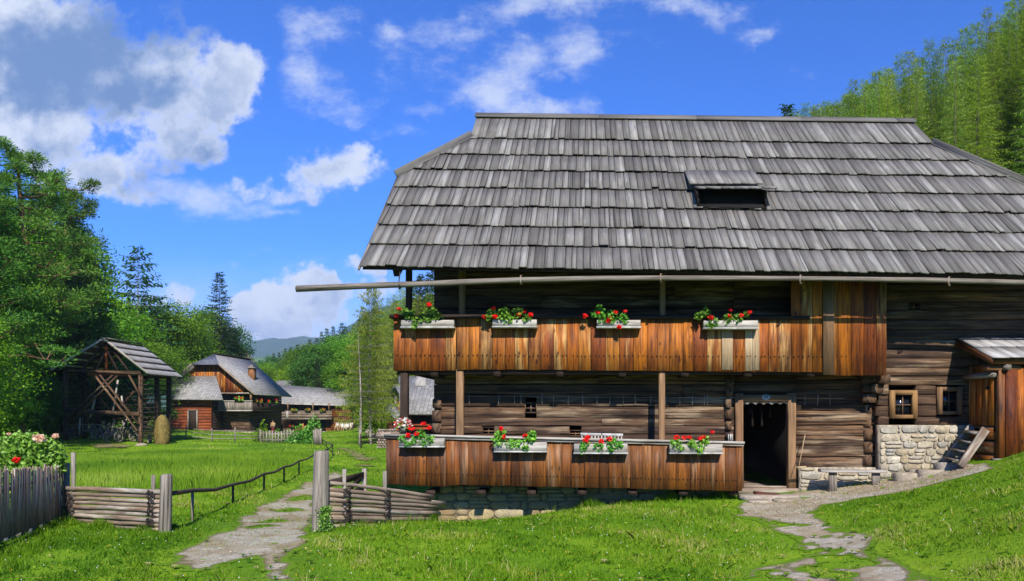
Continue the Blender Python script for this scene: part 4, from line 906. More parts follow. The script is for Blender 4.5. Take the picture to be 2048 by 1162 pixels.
flower_box('upper gallery flower box with one red head hanging below its shelf', 1194, 1281, 640, 656, [(1188, 628, 9), (1202, 624, 11), (1226, 632, 14), (1246, 638, 12), (1206, 640, 10), (1199, 614, 7)], [(1170, 632), (1196, 625), (1231, 624), (1220, 637), (1216, 642), (1239, 654), (1250, 622)], UB_)
flower_box('upper gallery flower box above the pale newer boards, the one nearest the door', 1408, 1516, 641, 658, [(1398, 632, 9), (1412, 624, 11), (1428, 644, 12), (1456, 638, 11), (1478, 636, 10), (1492, 628, 7), (1418, 650, 8)], [(1421, 635), (1459, 632), (1483, 631), (1499, 625), (1461, 620)], UB_)
flower_box('lower gallery flower box at the left corner, under the pot of white and red flowers', 798, 887, 876, 895, [(806, 878, 10), (815, 888, 8), (840, 868, 11), (848, 882, 12), (862, 880, 9), (828, 880, 9)], [(816, 871), (833, 867), (823, 857), (847, 847), (858, 856)], LB_)
flower_box('lower gallery flower box with one tall red head standing well above its rail', 988, 1093, 885, 905, [(996, 880, 14), (1002, 866, 9), (1024, 888, 12), (1044, 890, 13), (1060, 876, 12), (1052, 898, 8), (1066, 868, 7)], [(1002, 857), (1007, 873), (1050, 871)], LB_)
flower_box('lower gallery flower box in front of the white spindle bench back', 1148, 1255, 888, 908, [(1170, 890, 10), (1166, 902, 7), (1197, 896, 11), (1226, 888, 13), (1240, 890, 9), (1222, 900, 9)], [(1171, 881), (1175, 875), (1203, 882), (1219, 878)], LB_)
flower_box('lower gallery flower box nearest the dark doorway', 1340, 1445, 888, 908, [(1352, 888, 12), (1362, 896, 9), (1384, 888, 10), (1398, 894, 11), (1410, 882, 10), (1400, 904, 7)], [(1353, 875), (1368, 875), (1378, 874), (1400, 877), (1406, 874), (1425, 864)], LB_)

# pot of mixed flowers on the corner of the rail
pot = empty('flower_pot', W(808, 866, 15.5), 'bouquet of white and red flowers in a dark pot on the lower gallery corner', 'flower pot')
mb = MB(); q = W(806, 866, 15.5); mb.tube([(q.x, q.y, q.z), (q.x, q.y, q.z + .1)], [.07, .10], 12); mb.build('pot', M['iron'], pot)
n = 240; C = rand_dirs(n) * np.array([.20, .15, .15]) * RNG.uniform(.6, 1, (n, 1)) + np.array([q.x, q.y, q.z + .17]); np_mesh('blossoms', leaf_quads(C, .03, .3, 1.3), 4, RNG.random(n), M['wht_petal'], pot)
n = 160; C = rand_dirs(n) * np.array([.18, .14, .13]) * RNG.uniform(.4, .95, (n, 1)) + np.array([q.x, q.y, q.z + .14]); np_mesh('foliage', leaf_quads(C, .03, .3, 1.1), 4, RNG.random(n), M['geran'], pot)
# white spindle bench on the gallery
wb = empty('spindle_bench', W(1203, 905, 15.85), 'white painted spindle back bench on the lower gallery, only its back showing over the rail', 'bench')
y = 15.80; a, b = WX(1161, y), WX(1246, y); zt = WZ(868, y) - .0; mb = MB(); mb.bar((a, y, zt), ((a + b) / 2 - .01, y, zt - .01), .03, .055, ch=.006); mb.bar(((a + b) / 2 + .01, y, zt - .012), (b, y, zt - .02), .03, .055, ch=.006); mb.build('top_rail', M['white'], wb)
mb = MB()
for k in range(13): x = a + .03 + (b - a - .06) * k / 12; mb.tube([(x, y, zt - .03), (x, y, -1.0)], .011, 6)
mb.build('spindles', M['white'], wb)
mb = MB(); mb.box(a, b, y - .02, y + .36, -1.05, -1.0); mb.build('seat', M['white'], wb)
for xx in (a + .03, b - .07):
    for yy in (y, y + .3): mb = MB(); mb.box(xx, xx + .04, yy, yy + .04, -1.38, -1.05); mb.build('leg', M['white'], wb)
# small things on the sill by the door
jr = empty('white_candles', W(1464, 878, 15.7), 'three short white sticks standing on the gallery rail end beside the door frame', 'candles')
mb = MB()
for px in (1457, 1461, 1464): x = WX(px, 15.7); mb.tube([(x, 15.7, lt(3.0) + .02), (x, 15.7, WZ(868, 15.7))], .012, 6)
mb.build('sticks', M['white'], jr)

# ------------------------------------------------------------ bench, broom, mat, steps, stones
bz = WZ(941, 15.62); bench = empty('bench', (5.35, 15.6, -1.6), 'plain grey plank bench against the log wall between the door and the stone foundation', 'bench')
mb = MB(); mb.bar((WX(1640, 15.62), 15.62, bz), (WX(1770, 15.62), 15.62, bz - .02), .30, .055, ch=.01, seg=4, jit=.003); mb.build('seat', M['greyl'], bench)
for px in (1666, 1752):
    x = WX(px, 15.58); z = gz(x, 15.58); mb = MB(); mb.bar((x, 15.60, bz - .03), (x, 15.58, z - .04), .16, .075, up=(0, 1, 0), ch=.01); mb.build('leg', M['grey'], bench)
br = empty('broom', W(1600, 935, 15.9), 'thin pale broom stick leaning on the logs beside the door frame', 'broom')
mb = MB(); mb.tube([W(1598, 932, 15.85), W(1610, 870, 16.16)], .010, 6); mb.build('handle', M['pale'], br)
mb = MB(); mb.bar(W(1592, 935, 15.8), W(1612, 934, 15.8), .05, .035); mb.build('head', M['pale'], br)
dm = empty('doormat', W(1540, 989, 15.75), 'red brown bristle doormat on the stone doorstep', 'doormat')
mb = MB(); mb.bar(W(1509, 986, 15.75), W(1570, 991, 15.72), .34, .045, ch=.012, seg=8, jit=.005); mb.build('bristles', M['mat'], dm)
def stone_slab(label, px0, px1, y, ztop, th, dep, tilt=0.0, name='step_stone', group='flat stones in front of the farmhouse', seed=1):
    x0, x1 = WX(px0, y), WX(px1, y); q = random.Random(seed); n = 14; ring = []
    for i in range(n):
        t = 2 * math.pi * i / n; c, s = math.cos(t), math.sin(t); k = (abs(c) ** 3 + abs(s) ** 3) ** (-1 / 3) * q.uniform(.88, 1.04); ring.append(((x0 + x1) / 2 + c * k * (x1 - x0) / 2, y + s * k * dep / 2))
    def lay(f, z): return [((x0 + x1) / 2 + (a - (x0 + x1) / 2) * f, y + (b - y) * f, z + tilt * (a - x0) + q.gauss(0, .006)) for a, b in ring]
    mb = MB(); mb.loft([lay(.94, ztop - th), lay(1.0, ztop - th * .5), lay(.99, ztop - .015), lay(.93, ztop)]); o = mb.build(name, M['slabstone']); tag(o, label, 'stone', group); return o
stone_slab('broad pale doorstep slab below the doormat', 1474, 1600, 15.55, WZ(991, 15.4), .13, .62, seed=2, name='doorstep')
stone_slab('cracked flat slab in front of the doorstep, left half', 1495, 1545, 15.05, WZ(1001, 15.0), .06, .36, seed=3)
stone_slab('cracked flat slab in front of the doorstep, right half', 1546, 1592, 15.08, WZ(999, 15.0), .06, .34, seed=4)
SS = [(1788, 1838, 15.5, 950, .14, .40, 'low brown stone slab at the left end of the stone row by the rubble foundation'), (1818, 1860, 15.72, 943, .12, .3, 'narrow slab behind the low brown one in the stone row'), (1833, 1890, 15.4, 944, .13, .42, 'flat angular slab in the middle of the stone row'), (1868, 1925, 15.45, 930, .17, .40, 'thick block like slab at the foot of the wooden steps'), (1925, 1968, 15.1, 934, .10, .36, 'flat pinkish slab under the wooden steps'), (1985, 2005, 14.9, 922, .1, .3, 'small pale stone at the corner of the board shed')]
for i, (a, b, y, py, th, dp, lb_) in enumerate(SS): stone_slab(lb_, a, b, y, WZ(py, y) + .05, th + .13, dp, seed=20 + i)

# ------------------------------------------------------------ board shed at the right
shed = empty('lean_to_shed', (9, 15.5, -.8), 'orange board lean-to shed with pale sloping roof against the right end of the farmhouse', 'shed')
def shr(x, y): return 1.14 + (y - 14.6) * .35
mb = MB(); x = 7.93
while x < 11.5:
    w = rnd.uniform(.2, .34); z = rnd.gauss(0, .004)
    for (ya, yb, dz) in ((14.58, 15.35, .0), (15.28, 16.04, .03)): mb.slab([(x + .004, ya, shr(x, ya) + z + dz), (x + w - .004, ya, shr(x, ya) + z + dz), (x + w - .004, yb, shr(x, yb) + z + dz), (x + .004, yb, shr(x, yb) + z + dz)], .028, grain=(0, 1, .35))
    x += w
mb.build('roof_boards', M['rooft'], shed)
mb = MB(); mb.slab([(7.95, 14.62, shr(0, 14.62) - .16), (7.95, 16.03, shr(0, 16.03) - .16), (7.95, 16.03, shr(0, 16.03) - .03), (7.95, 14.62, shr(0, 14.62) - .03)], .03); mb.bar((8.0, 14.74, shr(0, 14.74) - .13), (11.4, 14.74, shr(0, 14.74) - .13), .1, .12); mb.build('roof_beam', M['brown'], shed)
mb = MB(); x = 8.30
while x < 11.3:
    w = rnd.uniform(.15, .24); mb.box(x + .003, min(x + w, 11.3) - .003, 14.80 + rnd.gauss(0, .004), 14.83, gz(x, 14.8) - .12, .94, 'z'); x += w
mb.build('front_boards', M['orange'], shed)
mb = MB(); mb.box(8.17, 8.29, 14.80, 14.93, gz(8.2, 14.9) - .1, 1.0, 'z', ch=.01); mb.bar((7.9, 14.86, .93), (8.6, 14.86, .93), .14, .13, ch=.03); mb.build('corner_post', M['brown'], shed)
mb = MB(); mb.tube([(8.30, 14.70, .945), (8.30, 14.95, .945)], .065, 10); mb.tube([(8.1, 14.86, .80), (8.1, 16.0, .80)], .06, 8); mb.build('beam_end', M['grey'], shed)
mb = MB(); y = 14.98
while y < 15.95:
    w = .235; mb.box(8.165, 8.195, y + .003, min(y + w, 15.95) - .003, -.22, 1.02, 'z'); y += w
do = mb.build('door', M['orange'], shed)
mb = MB(); mb.tube([(8.15, 15.18, .55), (8.13, 15.18, .55)], .04, 10); mb.build('finger_hole', M['black'], do)
mb = MB(); mb.box(8.14, 8.17, 15.0, 15.05, .02, .05); mb.build('latch', M['greyl'], do)
mb = MB(); 
for z in (-1.05, -.78, -.50, -.34): mb.box(8.14, 8.30, 14.95, 16.0, z, z + (.25 if z < -.4 else .10), 'y', ch=.02)
mb.build('plinth_logs', M['brown'], shed)
# wooden steps
st = empty('wooden_steps', (7.6, 15.3, -1.0), 'short steep grey wooden steps leading up to the shed door', 'steps')
A0, A1 = W(1921, 932, 14.85), W(1972, 858, 14.85); B0, B1 = W(1893, 924, 15.65), W(1944, 852, 15.65)
for nm, p, q in (('near', A0, A1), ('far', B0, B1)): mb = MB(); mb.bar(p, q, .055, .16, up=(0, 1, 0) if False else (0, 0, 1), ch=.01, seg=3, jit=.003); mb.build('stringer', M['rail' if nm == 'near' else 'grey'], st)
for k in range(4):
    t = (k + .45) / 4.1; p = A0.lerp(A1, t); q = B0.lerp(B1, t); mb = MB(); mb.bar(p + Vector((-.03, .03, .02)), q + Vector((-.03, -.03, .02)), .20, .03, up=(0, 0, 1)); mb.build('tread', M['grey'], st)

# ------------------------------------------------------------ rail fences in front
def rail_fence(label, posts, rails, ties, endpost, nm='rail_fence', rm='rail'):
    """posts: (x,y,zbottom,ztop,w); rails: list of polylines with radii"""
    c = posts[0]; t = empty(nm, (c[0], c[1], c[2]), label, 'fence')
    for (x, y, z0, z1, w) in posts: mb = MB(); mb.bar((x, y, z0), (x + rnd.gauss(0, .01), y, z1), w, w * .7, ch=.012, up=(0, 1, 0), seg=4, jit=.003, w1=w * .85); mb.build('stake', M['grey'], t)
    for pts, rad in rails: mb = MB(); mb.tube(pts, rad, 8, jit=.002); mb.build('rail', M[rm], t, smooth=True)
    for (x, y, zs) in ties:
        mb = MB()
        for z in zs:
            for k in range(3):
                ph = rnd.random() * 6; pts = [(x + .085 * math.cos(ph + a) * rnd.uniform(.8, 1.5), y + .075 * math.sin(ph + a), z + .03 * math.sin(a * 2 + ph) + rnd.gauss(0, .018)) for a in np.linspace(0, 6.6, 11)]
                mb.tube(pts, .0075, 5)
        mb.build('withy_tie', M['withy'], t)
    return t
def lerp3(a, b, t): return Vector(a).lerp(Vector(b), t)
# right fence: runs from the big post back towards the house
Ra = lambda t: (WX(655, 11.45) + t * (WX(885, 15.0) - WX(655, 11.45)), 11.45 + t * 3.55)
def r_at(px):                                              # parameter where the fence is met by a sight line
    lo, hi = -.1, 1.1
    for _ in range(40):
        m_ = (lo + hi) / 2; x, y = Ra(m_)
        if x / y * F + CX < px: lo = m_
        else: hi = m_
    return lo
RL = [(655, 964, 868, 993, 7), (655, 978, 860, 999, 8), (655, 988, 889, 1008, 10), (655, 998, 880, 1014, 7), (655, 1008, 870, 1019, 6), (655, 1017, 878, 1027, 9), (655, 1026, 862, 1031, 7), (655, 1034, 874, 1040, 9), (655, 1043, 762, 1040, 7), (655, 1053, 872, 1049, 8)]
rails = []
for i, (xa, ya, xb, yb, wpx) in enumerate(RL):
    t0, t1 = r_at(xa), r_at(xb); pts, rad = [], []
    for k in range(7):
        f = k / 6; t = t0 + (t1 - t0) * f; x, y = Ra(t); px = x / y * F + CX; fy = (px - xa) / (xb - xa); py = ya + (yb - ya) * fy
        pts.append((x, y - (.03 if i % 2 else -.01), WZ(py, y) + rnd.gauss(0, .006))); rad.append((wpx / F * 13.2 / 2) * (.95 + .3 * f) * rnd.uniform(.95, 1.05))
    rails.append((pts, rad))
def rp_(px, top, bot, w): t = r_at(px); x, y = Ra(t); return (x, y, WZ(bot, y) - .15, WZ(top, y), w)
pr = [rp_(688, 938, 1048, .062), rp_(769, 942, 1045, .075)]
rail_fence('woven split rail fence right of the track, from the thick post to the house', pr, rails, [(p[0], p[1], [p[2] + .22 + .09 * k for k in range(6)]) for p in pr], None)
# left fence
La = lambda t: (-9.0 + t * (WX(322, 11.35) + 9.0), 12.85 - t * 1.5)
LLr = [(976, 984, 10), (986, 993, 9), (995, 1003, 8), (1003, 1011, 9), (1012, 1021, 9), (1021, 1030, 9), (1030, 1040, 9), (1040, 1050, 9), (1050, 1060, 8)]
rails = []
for i, (ya, yb, wpx) in enumerate(LLr):
    pts, rad = [], []; s0 = 0 if i < 6 else .1 * (i - 5)
    for k in range(7):
        t = s0 + (1.04 - s0) * k / 6; x, y = La(t); px = x / y * F + CX; py = ya + (yb - ya) * (px - 130) / (322 - 130)
        pts.append((x, y + (.012 if i % 2 else -.012), WZ(py, y) + rnd.gauss(0, .005))); rad.append(wpx / F * 12 / 2 * rnd.uniform(.93, 1.06))
    rails.append((pts, rad))
def lp_(px, top, bot, w):
    t = min(np.linspace(0, 1, 200), key=lambda t: abs(La(t)[0] / La(t)[1] * F + CX - px)); x, y = La(t); return (x, y - .0, WZ(bot, y) - .1, WZ(top, y), w)
pl_ = [lp_(147, 905, 1040, .07), lp_(308, 950, 1058, .065)]
rail_fence('woven split rail fence left of the track, between picket fence and shorter post', pl_, rails, [(p[0], p[1], [WZ(1050, p[1]) + .085 * k for k in range(7)]) for p in pl_], None, rm='rail')
def gatepost(label, px, top, bot, Y, w, seed):
    x = WX(px, Y); t = gz(x, Y); n = 12; q = random.Random(seed); mb = MB(); rings = []; z0, z1 = t - .25, WZ(top, Y)
    for k in range(8):
        f = k / 7; z = z0 + (z1 - z0) * f; rr = w / 2 * (1.06 - .10 * f); rings.append([(x + (f - .5) * .03 + math.cos(2 * math.pi * i / n) * rr * (1 + .05 * math.sin(3 * i + seed)), Y + math.sin(2 * math.pi * i / n) * rr * (1 + .04 * math.cos(2 * i + k * .3)), z + (q.uniform(-.01, .02) if k == 7 else 0)) for i in range(n)])
    rings.append([(x + math.cos(2 * math.pi * i / n) * w * .40 + .02, Y + math.sin(2 * math.pi * i / n) * w * .40, z1 + .035) for i in range(n)])
    o = mb_post = mb.loft(rings) or mb.build('gate_post', M['grey'], None, smooth=False); tag(o, label, 'post'); return o
gatepost('thick tall weathered post on the right side of the track with ivy at its foot', 641, 906, 1062, 11.3, .235, 3)
gatepost('shorter round weathered post on the left side of the track', 331, 953, 1066, 11.3, .165, 5)
# ivy on the post
n = 520; C = np.stack([RNG.normal(WX(652, 11.2), .05, n), RNG.normal(11.15, .05, n), RNG.uniform(WZ(1062, 11.2), WZ(1012, 11.2), n)], 1)
tag(np_mesh('ivy', leaf_quads(C, .018, .3, 1.2), 4, RNG.random(n), M['bush']), 'small ivy plant climbing the foot of the thick tall post', 'plant')
# open gate leaf behind the right fence
gt = empty('open_gate', W(700, 985, 14.5), 'dark open board gate behind the right hand rail fence', 'gate')
g0, g1 = W(655, 968, 13.6), W(728, 950, 15.6); mb = MB(); mb.bar(g0, g1, .03, .13); mb.build('top_board', M['darkrail'], gt)
mb = MB(); mb.bar(W(655, 1000, 13.6), W(728, 978, 15.6), .03, .13); mb.build('bottom_board', M['darkrail'], gt)
mb = MB(); mb.bar(W(690, 985, 14.5), W(722, 957, 15.4), .03, .1); mb.build('brace', M['darkrail'], gt)
x, y = WX(729, 15.6), 15.6; mb = MB(); mb.bar((x, y, gz(x, y) - .1), (x, y, WZ(937, y)), .09, .07, ch=.01, up=(0, 1, 0)); mb.build('post', M['grey'], gt)

# wavy handrail along the track
hr = empty('handrail_fence', W(385, 1042, 12.9), 'low fence of one dark wavy rail on thin stakes beside the track', 'fence')
HP = [(385, 1042, 981), (466, 1007, 969), (528, 982, 948), (568, 966, 934), (598, 950, 922), (629, 938, 909), (655, 922, 898), (665, 912, 889)]
G_ = [on_ground(a, b) for a, b, c in HP]; tops = []
for g_, (a, b, c) in zip(G_, HP):
    z1 = WZ(c, g_.y); tops.append(Vector((g_.x, g_.y, z1)))
for i, (g_, t_) in enumerate(zip(G_, tops)): mb = MB(); s_ = .042; mb.bar((g_.x, g_.y, g_.z - .1), (t_.x, t_.y, t_.z - .01), s_, s_ * .8, ch=.006); mb.build('stake', M['darkrail' if i != 0 else 'grey'], hr)
first = Vector((WX(340, 11.4), 11.45, WZ(987, 11.45))); pp = [first]
for i, t_ in enumerate(tops):
    a = pp[-1]; pp.append(a.lerp(t_, .5) + Vector((.0, 0, -.05 if i else -.0))); pp.append(t_)
mb = MB(); mb.tube(pp, [.036 - .012 * k / len(pp) for k in range(len(pp))], 8, jit=.002); mb.build('rail', M['darkrail'], hr, smooth=True)
G2 = [tops[-1]] ; back = [(652, 893, 884), (645, 888, 879), (641, 882, 874)]
mb = MB(); pts = [tops[-1]]
for a, b, c in back: q = on_ground(a, b); pts.append(Vector((q.x, q.y, WZ(c, q.y)))); m2 = MB(); m2.bar((q.x, q.y, q.z - .1), (q.x, q.y, WZ(c, q.y)), .06, .05); m2.build('stake', M['darkrail'], hr)
mb.tube(pts, .035, 6); mb.build('rail', M['darkrail'], hr)

# picket fence at far left
pk = empty('picket_fence', (-8.3, 11.5, -1.8), 'tall close picket fence in shade at the lower left corner, below the flowering bush', 'fence')
mb = MB(); p0, p1 = Vector((WX(131, 12.9), 12.9, 0)), Vector((-6.9, 7.3, 0)); L = (p1 - p0).length; s = 0; kk = 0
npk = int(L / .062)
for k in range(npk):
    f = k / npk; p = p0.lerp(p1, f); z0 = gz(p.x, p.y); ztop = np.interp(f, [0, 1], [WZ(930, 12.9), -.62]) + rnd.gauss(0, .02); w = .016
    mb.bar((p.x, p.y, z0 + .10), (p.x + rnd.gauss(0, .012), p.y + rnd.gauss(0, .012), ztop), w, rnd.uniform(.03, .05), ch=.004, up=tuple((p1 - p0).normalized()))
    if len(mb.f) and (k % 60 == 59 or k == npk - 1): pass
mb.build('pickets', M['rail'], pk)
mb = MB()
for h_ in (.25, .78): mb.bar((p0.x - .03, p0.y, gz(p0.x, p0.y) + h_), (p1.x - .03, p1.y, gz(p1.x, p1.y) + h_), .03, .06)
mb.build('rails', M['grey'], pk)
mb = MB()
for k in range(12):
    a, b = p0.lerp(p1, k / 12), p0.lerp(p1, (k + 1) / 12); mb.slab([(a.x - .10, a.y, gz(a.x, a.y) - .2), (b.x - .10, b.y, gz(b.x, b.y) - .2), (b.x - .10, b.y, gz(b.x, b.y) + .12), (a.x - .10, a.y, gz(a.x, a.y) + .12)][::-1], .12)
mb.build('kerb', M['concrete'], pk)
mb = MB(); q = p0; mb.box(q.x - .04, q.x + .05, q.y - .04, q.y + .04, gz(q.x, q.y) - .1, WZ(926, 12.9), 'z'); mb.build('post', M['grey'], pk)

# flowering bush over the picket fence
bs = empty('flowering_bush', W(40, 990, 12.5), 'leafy green garden bush with pink and red flowers rising over the picket fence', 'bush')
V = []; mbs = MB()
CL = [(70, 890, 22), (50, 880, 20), (20, 900, 34), (60, 890, 26), (95, 905, 28), (40, 925, 40), (85, 930, 34), (10, 945, 38), (110, 935, 20), (60, 955, 30), (15, 975, 24), (-30, 920, 50), (-40, 980, 50), (88, 880, 10), (30, 875, 9), (115, 915, 14), (-90, 930, 60)]
for (px, py, r) in CL:
    q = np.array(W(px, py, 12.6)); rr = r / F * 12.6; n = int(60 + rr * rr * 4200); d = rand_dirs(n) * RNG.uniform(.3, 1.05, (n, 1)) ** .6; d[:, 1] *= 1.3
    V.append(leaf_quads(q + d * rr, .042, .4, .8, np.array([0, -.2, 0]))); mbs.tube([(q[0] + .1, 12.8, -1.8), tuple(q)], [.015, .006], 5)
V = np.concatenate(V); np_mesh('foliage', V, 4, np.clip(RNG.normal(.5, .27, len(V)), 0, 1), M['bush'], bs); mbs.build('stems', M['bark'], bs)
for (px, py, r, mt) in ((78, 877, .085, 'pink'), (111, 872, .05, 'pink'), (32, 920, .055, 'red'), (47, 946, .04, 'red'), (18, 868, .03, 'pink')): blossom(bs, W(px, py, 12.25), r, mt, 60)
# ------------------------------------------------------------ trees: one model of each kind, then copies
def tw(P, D, S, l, w, down):
    """needle twigs: rhombi from points P along direction D*l (numpy (n,3)), width w along S"""
    T = P + D * l; T[:, 2] -= down; Mx = P * .5 + T * .5; v = np.empty((len(P), 4, 3)); v[:, 0] = P; v[:, 1] = Mx + S * w; v[:, 2] = T; v[:, 3] = Mx - S * w; return v
def conifer(name, H, Rm, levels_, per, needle, bark, cat, start=.1, droop=.25, twig=.38, tww=.085, step=.24, bare=0.0, power=.85, hang=.15, seed=0, gap=0.0):
    q = np.random.default_rng(seed); root = empty(name, (0, 0, 0)); root['category'] = cat; tr = MB()
    bend = q.uniform(-.25, .25, 2); tp = [(bend[0] * math.sin(k * .5), bend[1] * math.sin(k * .4), -.6 + (H + .4) * k / 8) for k in range(9)]
    tr.tube(tp, [H * .0095 * (1 - k / 8) ** 1.1 + .005 for k in range(9)], 7)
    V = []
    for k in range(levels_):
        f = start + (1 - start) * (k + q.uniform(0, .6)) / levels_; z = H * f; L0 = Rm * (1 - f) ** power + .18
        bx, by = np.interp(z, [p[2] for p in tp], [p[0] for p in tp]), np.interp(z, [p[2] for p in tp], [p[1] for p in tp])
        for j in range(per):
            if q.random() < gap: continue
            z = H * min(.995, f + q.uniform(-.5, .5) * (1 - start) / levels_ * 1.3)
            a = 2 * np.pi * (j + q.uniform(-.35, .35)) / per + k * 1.1; L = L0 * q.uniform(.62, 1.15); dr = droop * q.uniform(.6, 1.3)
            d = np.array([math.cos(a), math.sin(a), 0]); sd = np.array([-math.sin(a), math.cos(a), 0]); n = max(3, int(L / step)); t = (np.arange(n) + 1) / n
            t = t[t > bare * q.uniform(.6, 1.2)]
            if len(t) == 0: continue
            P = np.array([bx, by, z]) + d * (t * L)[:, None]; P[:, 2] += L * ((.10 + .9 * max(0, f - .72) / .28) * t - dr * t ** 2 + .12 * t ** 4 * (f < .9))
            if k % 2 == 0 and L > .9: tr.tube([(bx, by, z), tuple(P[len(P) // 2]), tuple(P[-1])], [.03 * L / 3 + .012, .012, .005], 4, caps=False)
            for sg in (1, -1):
                m = len(P); D = sd * sg * q.uniform(.7, 1.1, (m, 1)) + d * q.uniform(.15, .7, (m, 1)) + q.normal(0, .12, (m, 3)); S = d * .8 + q.normal(0, .25, (m, 3)) + np.array([0, 0, .3])
                l = twig * q.uniform(.6, 1.2, (m, 1)) * (1 - .45 * t[:, None]) * min(1, .45 + L / Rm); V.append(tw(P, D, S, l, tww * q.uniform(.7, 1.3, (m, 1)), hang * q.uniform(.3, 1.4, m)))
            V.append(tw(P[-1:], d[None], sd[None], np.array([[twig * .7]]), tww, hang * .4))
    lt_ = q.uniform(0, 1, 40); P = np.stack([np.full(40, tp[-1][0]), np.full(40, tp[-1][1]), H * (.93 + .075 * lt_)], 1); D = q.normal(size=(40, 3)); D[:, 2] = np.abs(D[:, 2]) + .6; D /= np.linalg.norm(D, axis=1, keepdims=True); V.append(tw(P, D, np.cross(D, [0, 0, 1.]), twig * .6 * (1.15 - lt_[:, None]), tww * .6, 0))
    V = np.concatenate(V); r = np.clip(q.normal(.45, .25, len(V)), 0, 1); tr.build('trunk', M[bark], root); np_mesh('crown', V, 4, r, M[needle], root); return root
def broadleaf(name, H, Rm, leaves, leafmatl, bark, cat, size=.17, lobes=11, seed=0, base=.22, clumps=170, squash=1.0):
    q = np.random.default_rng(seed); root = empty(name, (0, 0, 0)); root['category'] = cat; tr = MB(); zc = H * (base + (1 - base) * .5); hz = H * (1 - base) * .5
    tr.tube([(0, 0, -.6), (.1, .05, H * .25), (-.1, .1, H * .5), (.1, 0, H * .82)], [H * .024, H * .018, H * .012, .03], 8)
    LB = []
    for k in range(lobes):
        d = q.normal(size=3); d /= np.linalg.norm(d); d[2] = d[2] * .95; rr = q.uniform(.35, .66); LB.append((np.array([d[0] * Rm * rr, d[1] * Rm * rr, zc + d[2] * hz * .66]), q.uniform(.34, .52)))
    LB.append((np.array([0, 0, zc + hz * .45]), .5)); LB.append((np.array([0, 0, zc - hz * .2]), .6))
    Cc = []
    for k in range(clumps):
        c, s = LB[q.integers(len(LB))]; d = q.normal(size=3); d /= np.linalg.norm(d); d[2] = d[2] if d[2] > -.4 else -d[2]; Cc.append(c + d * np.array([Rm * s, Rm * s, hz * s * squash]) * q.uniform(.82, 1.06))
    Cc = np.array(Cc)
    for k in range(0, clumps, max(1, clumps // 22)): c = Cc[k]; z = min(c[2] * .6, H * .6); tr.tube([(0, 0, z * .8), (c[0] * .5, c[1] * .5, (z + c[2]) / 2), tuple(c)], [H * .007, H * .004, .012], 5, caps=False)
    n = leaves; idx = q.integers(clumps, size=n); sg = Rm * .085 * (1 + q.random(clumps))[idx][:, None]
    C = Cc[idx] + q.normal(size=(n, 3)) * sg * np.array([1, 1, .62]); C = C[C[:, 2] > H * base * .35]
    out = C - np.array([0, 0, zc]); out /= np.linalg.norm(out, axis=1, keepdims=True) + 1e-6
    global RNG; old = RNG; RNG = q; V = leaf_quads(C, size, .35, .95, out * .45); RNG = old
    shade_r = np.clip(.45 + (q.normal(0, .16, clumps))[idx][:len(C)] + q.normal(0, .16, len(C)), 0, 1)
    tr.build('trunk', M[bark], root); np_mesh('crown', V, 4, shade_r, M[leafmatl], root); return root
def pine(name, H, seed=0, low=.36, needle='pine', lean=.08, cat='pine tree', leaves=7000):
    q = np.random.default_rng(seed); root = empty(name, (0, 0, 0)); root['category'] = cat; tr = MB(); tp = [(lean * H * (k / 8) ** 1.4 + .2 * math.sin(k * 1.3), .2 * math.sin(k), -.5 + (H + .2) * k / 8) for k in range(9)]
    tr.tube(tp, [H * .016 * (1 - .85 * k / 8) + .03 for k in range(9)], 8); Cs = []
    for k in range(44):
        f = low + (1 - low) * (k / 44); z = H * f; bx = np.interp(z, [p[2] for p in tp], [p[0] for p in tp]); by = np.interp(z, [p[2] for p in tp], [p[1] for p in tp]); a = k * 2.4 + q.uniform(-.4, .4); L = H * (.18 * (1 - f) ** .55 + .045) * q.uniform(.6, 1.3)
        d = np.array([math.cos(a), math.sin(a), 0]); p1 = np.array([bx, by, z]) + d * L * .5 + [0, 0, L * .02]; p2 = np.array([bx, by, z]) + d * L + [0, 0, L * q.uniform(-.1, .6)]
        tr.tube([(bx, by, z), tuple(p1), tuple(p2)], [.06, .04, .015], 5, caps=False)
        for j in range(13):
            t = q.uniform(.25, 1.1); c = (p1 * (1 - t) + p2 * t) if t > .5 else p1 * 1.0; c = c + np.array([-d[1], d[0], 0]) * q.uniform(-.24, .24) * L + [0, 0, q.uniform(-.1, .25) * L]; Cs.append((c, q.uniform(.26, .52))); 
            if j % 2 == 0: tr.tube([tuple(p1 * (1 - min(t, 1)) + p2 * min(t, 1)), tuple(c)], [.02, .008], 4, caps=False)
    per = leaves // len(Cs); V = []
    for c, r in Cs:
        d = q.normal(size=(per, 3)); d /= np.linalg.norm(d, axis=1, keepdims=True); d[:, 2] = d[:, 2] * .8 + .25; C = c + d * r * np.array([1, 1, .62]) * q.uniform(.2, 1, (per, 1)); S = q.normal(size=(per, 3)); S /= np.linalg.norm(S, axis=1, keepdims=True); V.append(tw(C, d, S, q.uniform(.16, .30, (per, 1)), .028, 0))
    V = np.concatenate(V); tr.build('trunk', M['barkp'], root); np_mesh('crown', V, 4, np.clip(q.normal(.5, .25, len(V)), 0, 1), M[needle], root); return root
LOWX = 0
PROTO = {}
def proto(key, make, H): PROTO[key] = [make, H, None]
proto('spruce_a', lambda: conifer('spruce_tree', 20, 3.5, 52, 9, 'spruce', 'bark', 'spruce tree', start=.08, droop=.30, twig=.50, tww=.07, step=.17, seed=3), 20)
proto('spruce_b', lambda: conifer('spruce_tree', 20, 5.0, 27, 7, 'spruce', 'barkl', 'spruce tree', start=.20, droop=.16, twig=.75, tww=.09, seed=4, bare=.12, hang=.34, power=.75), 20)
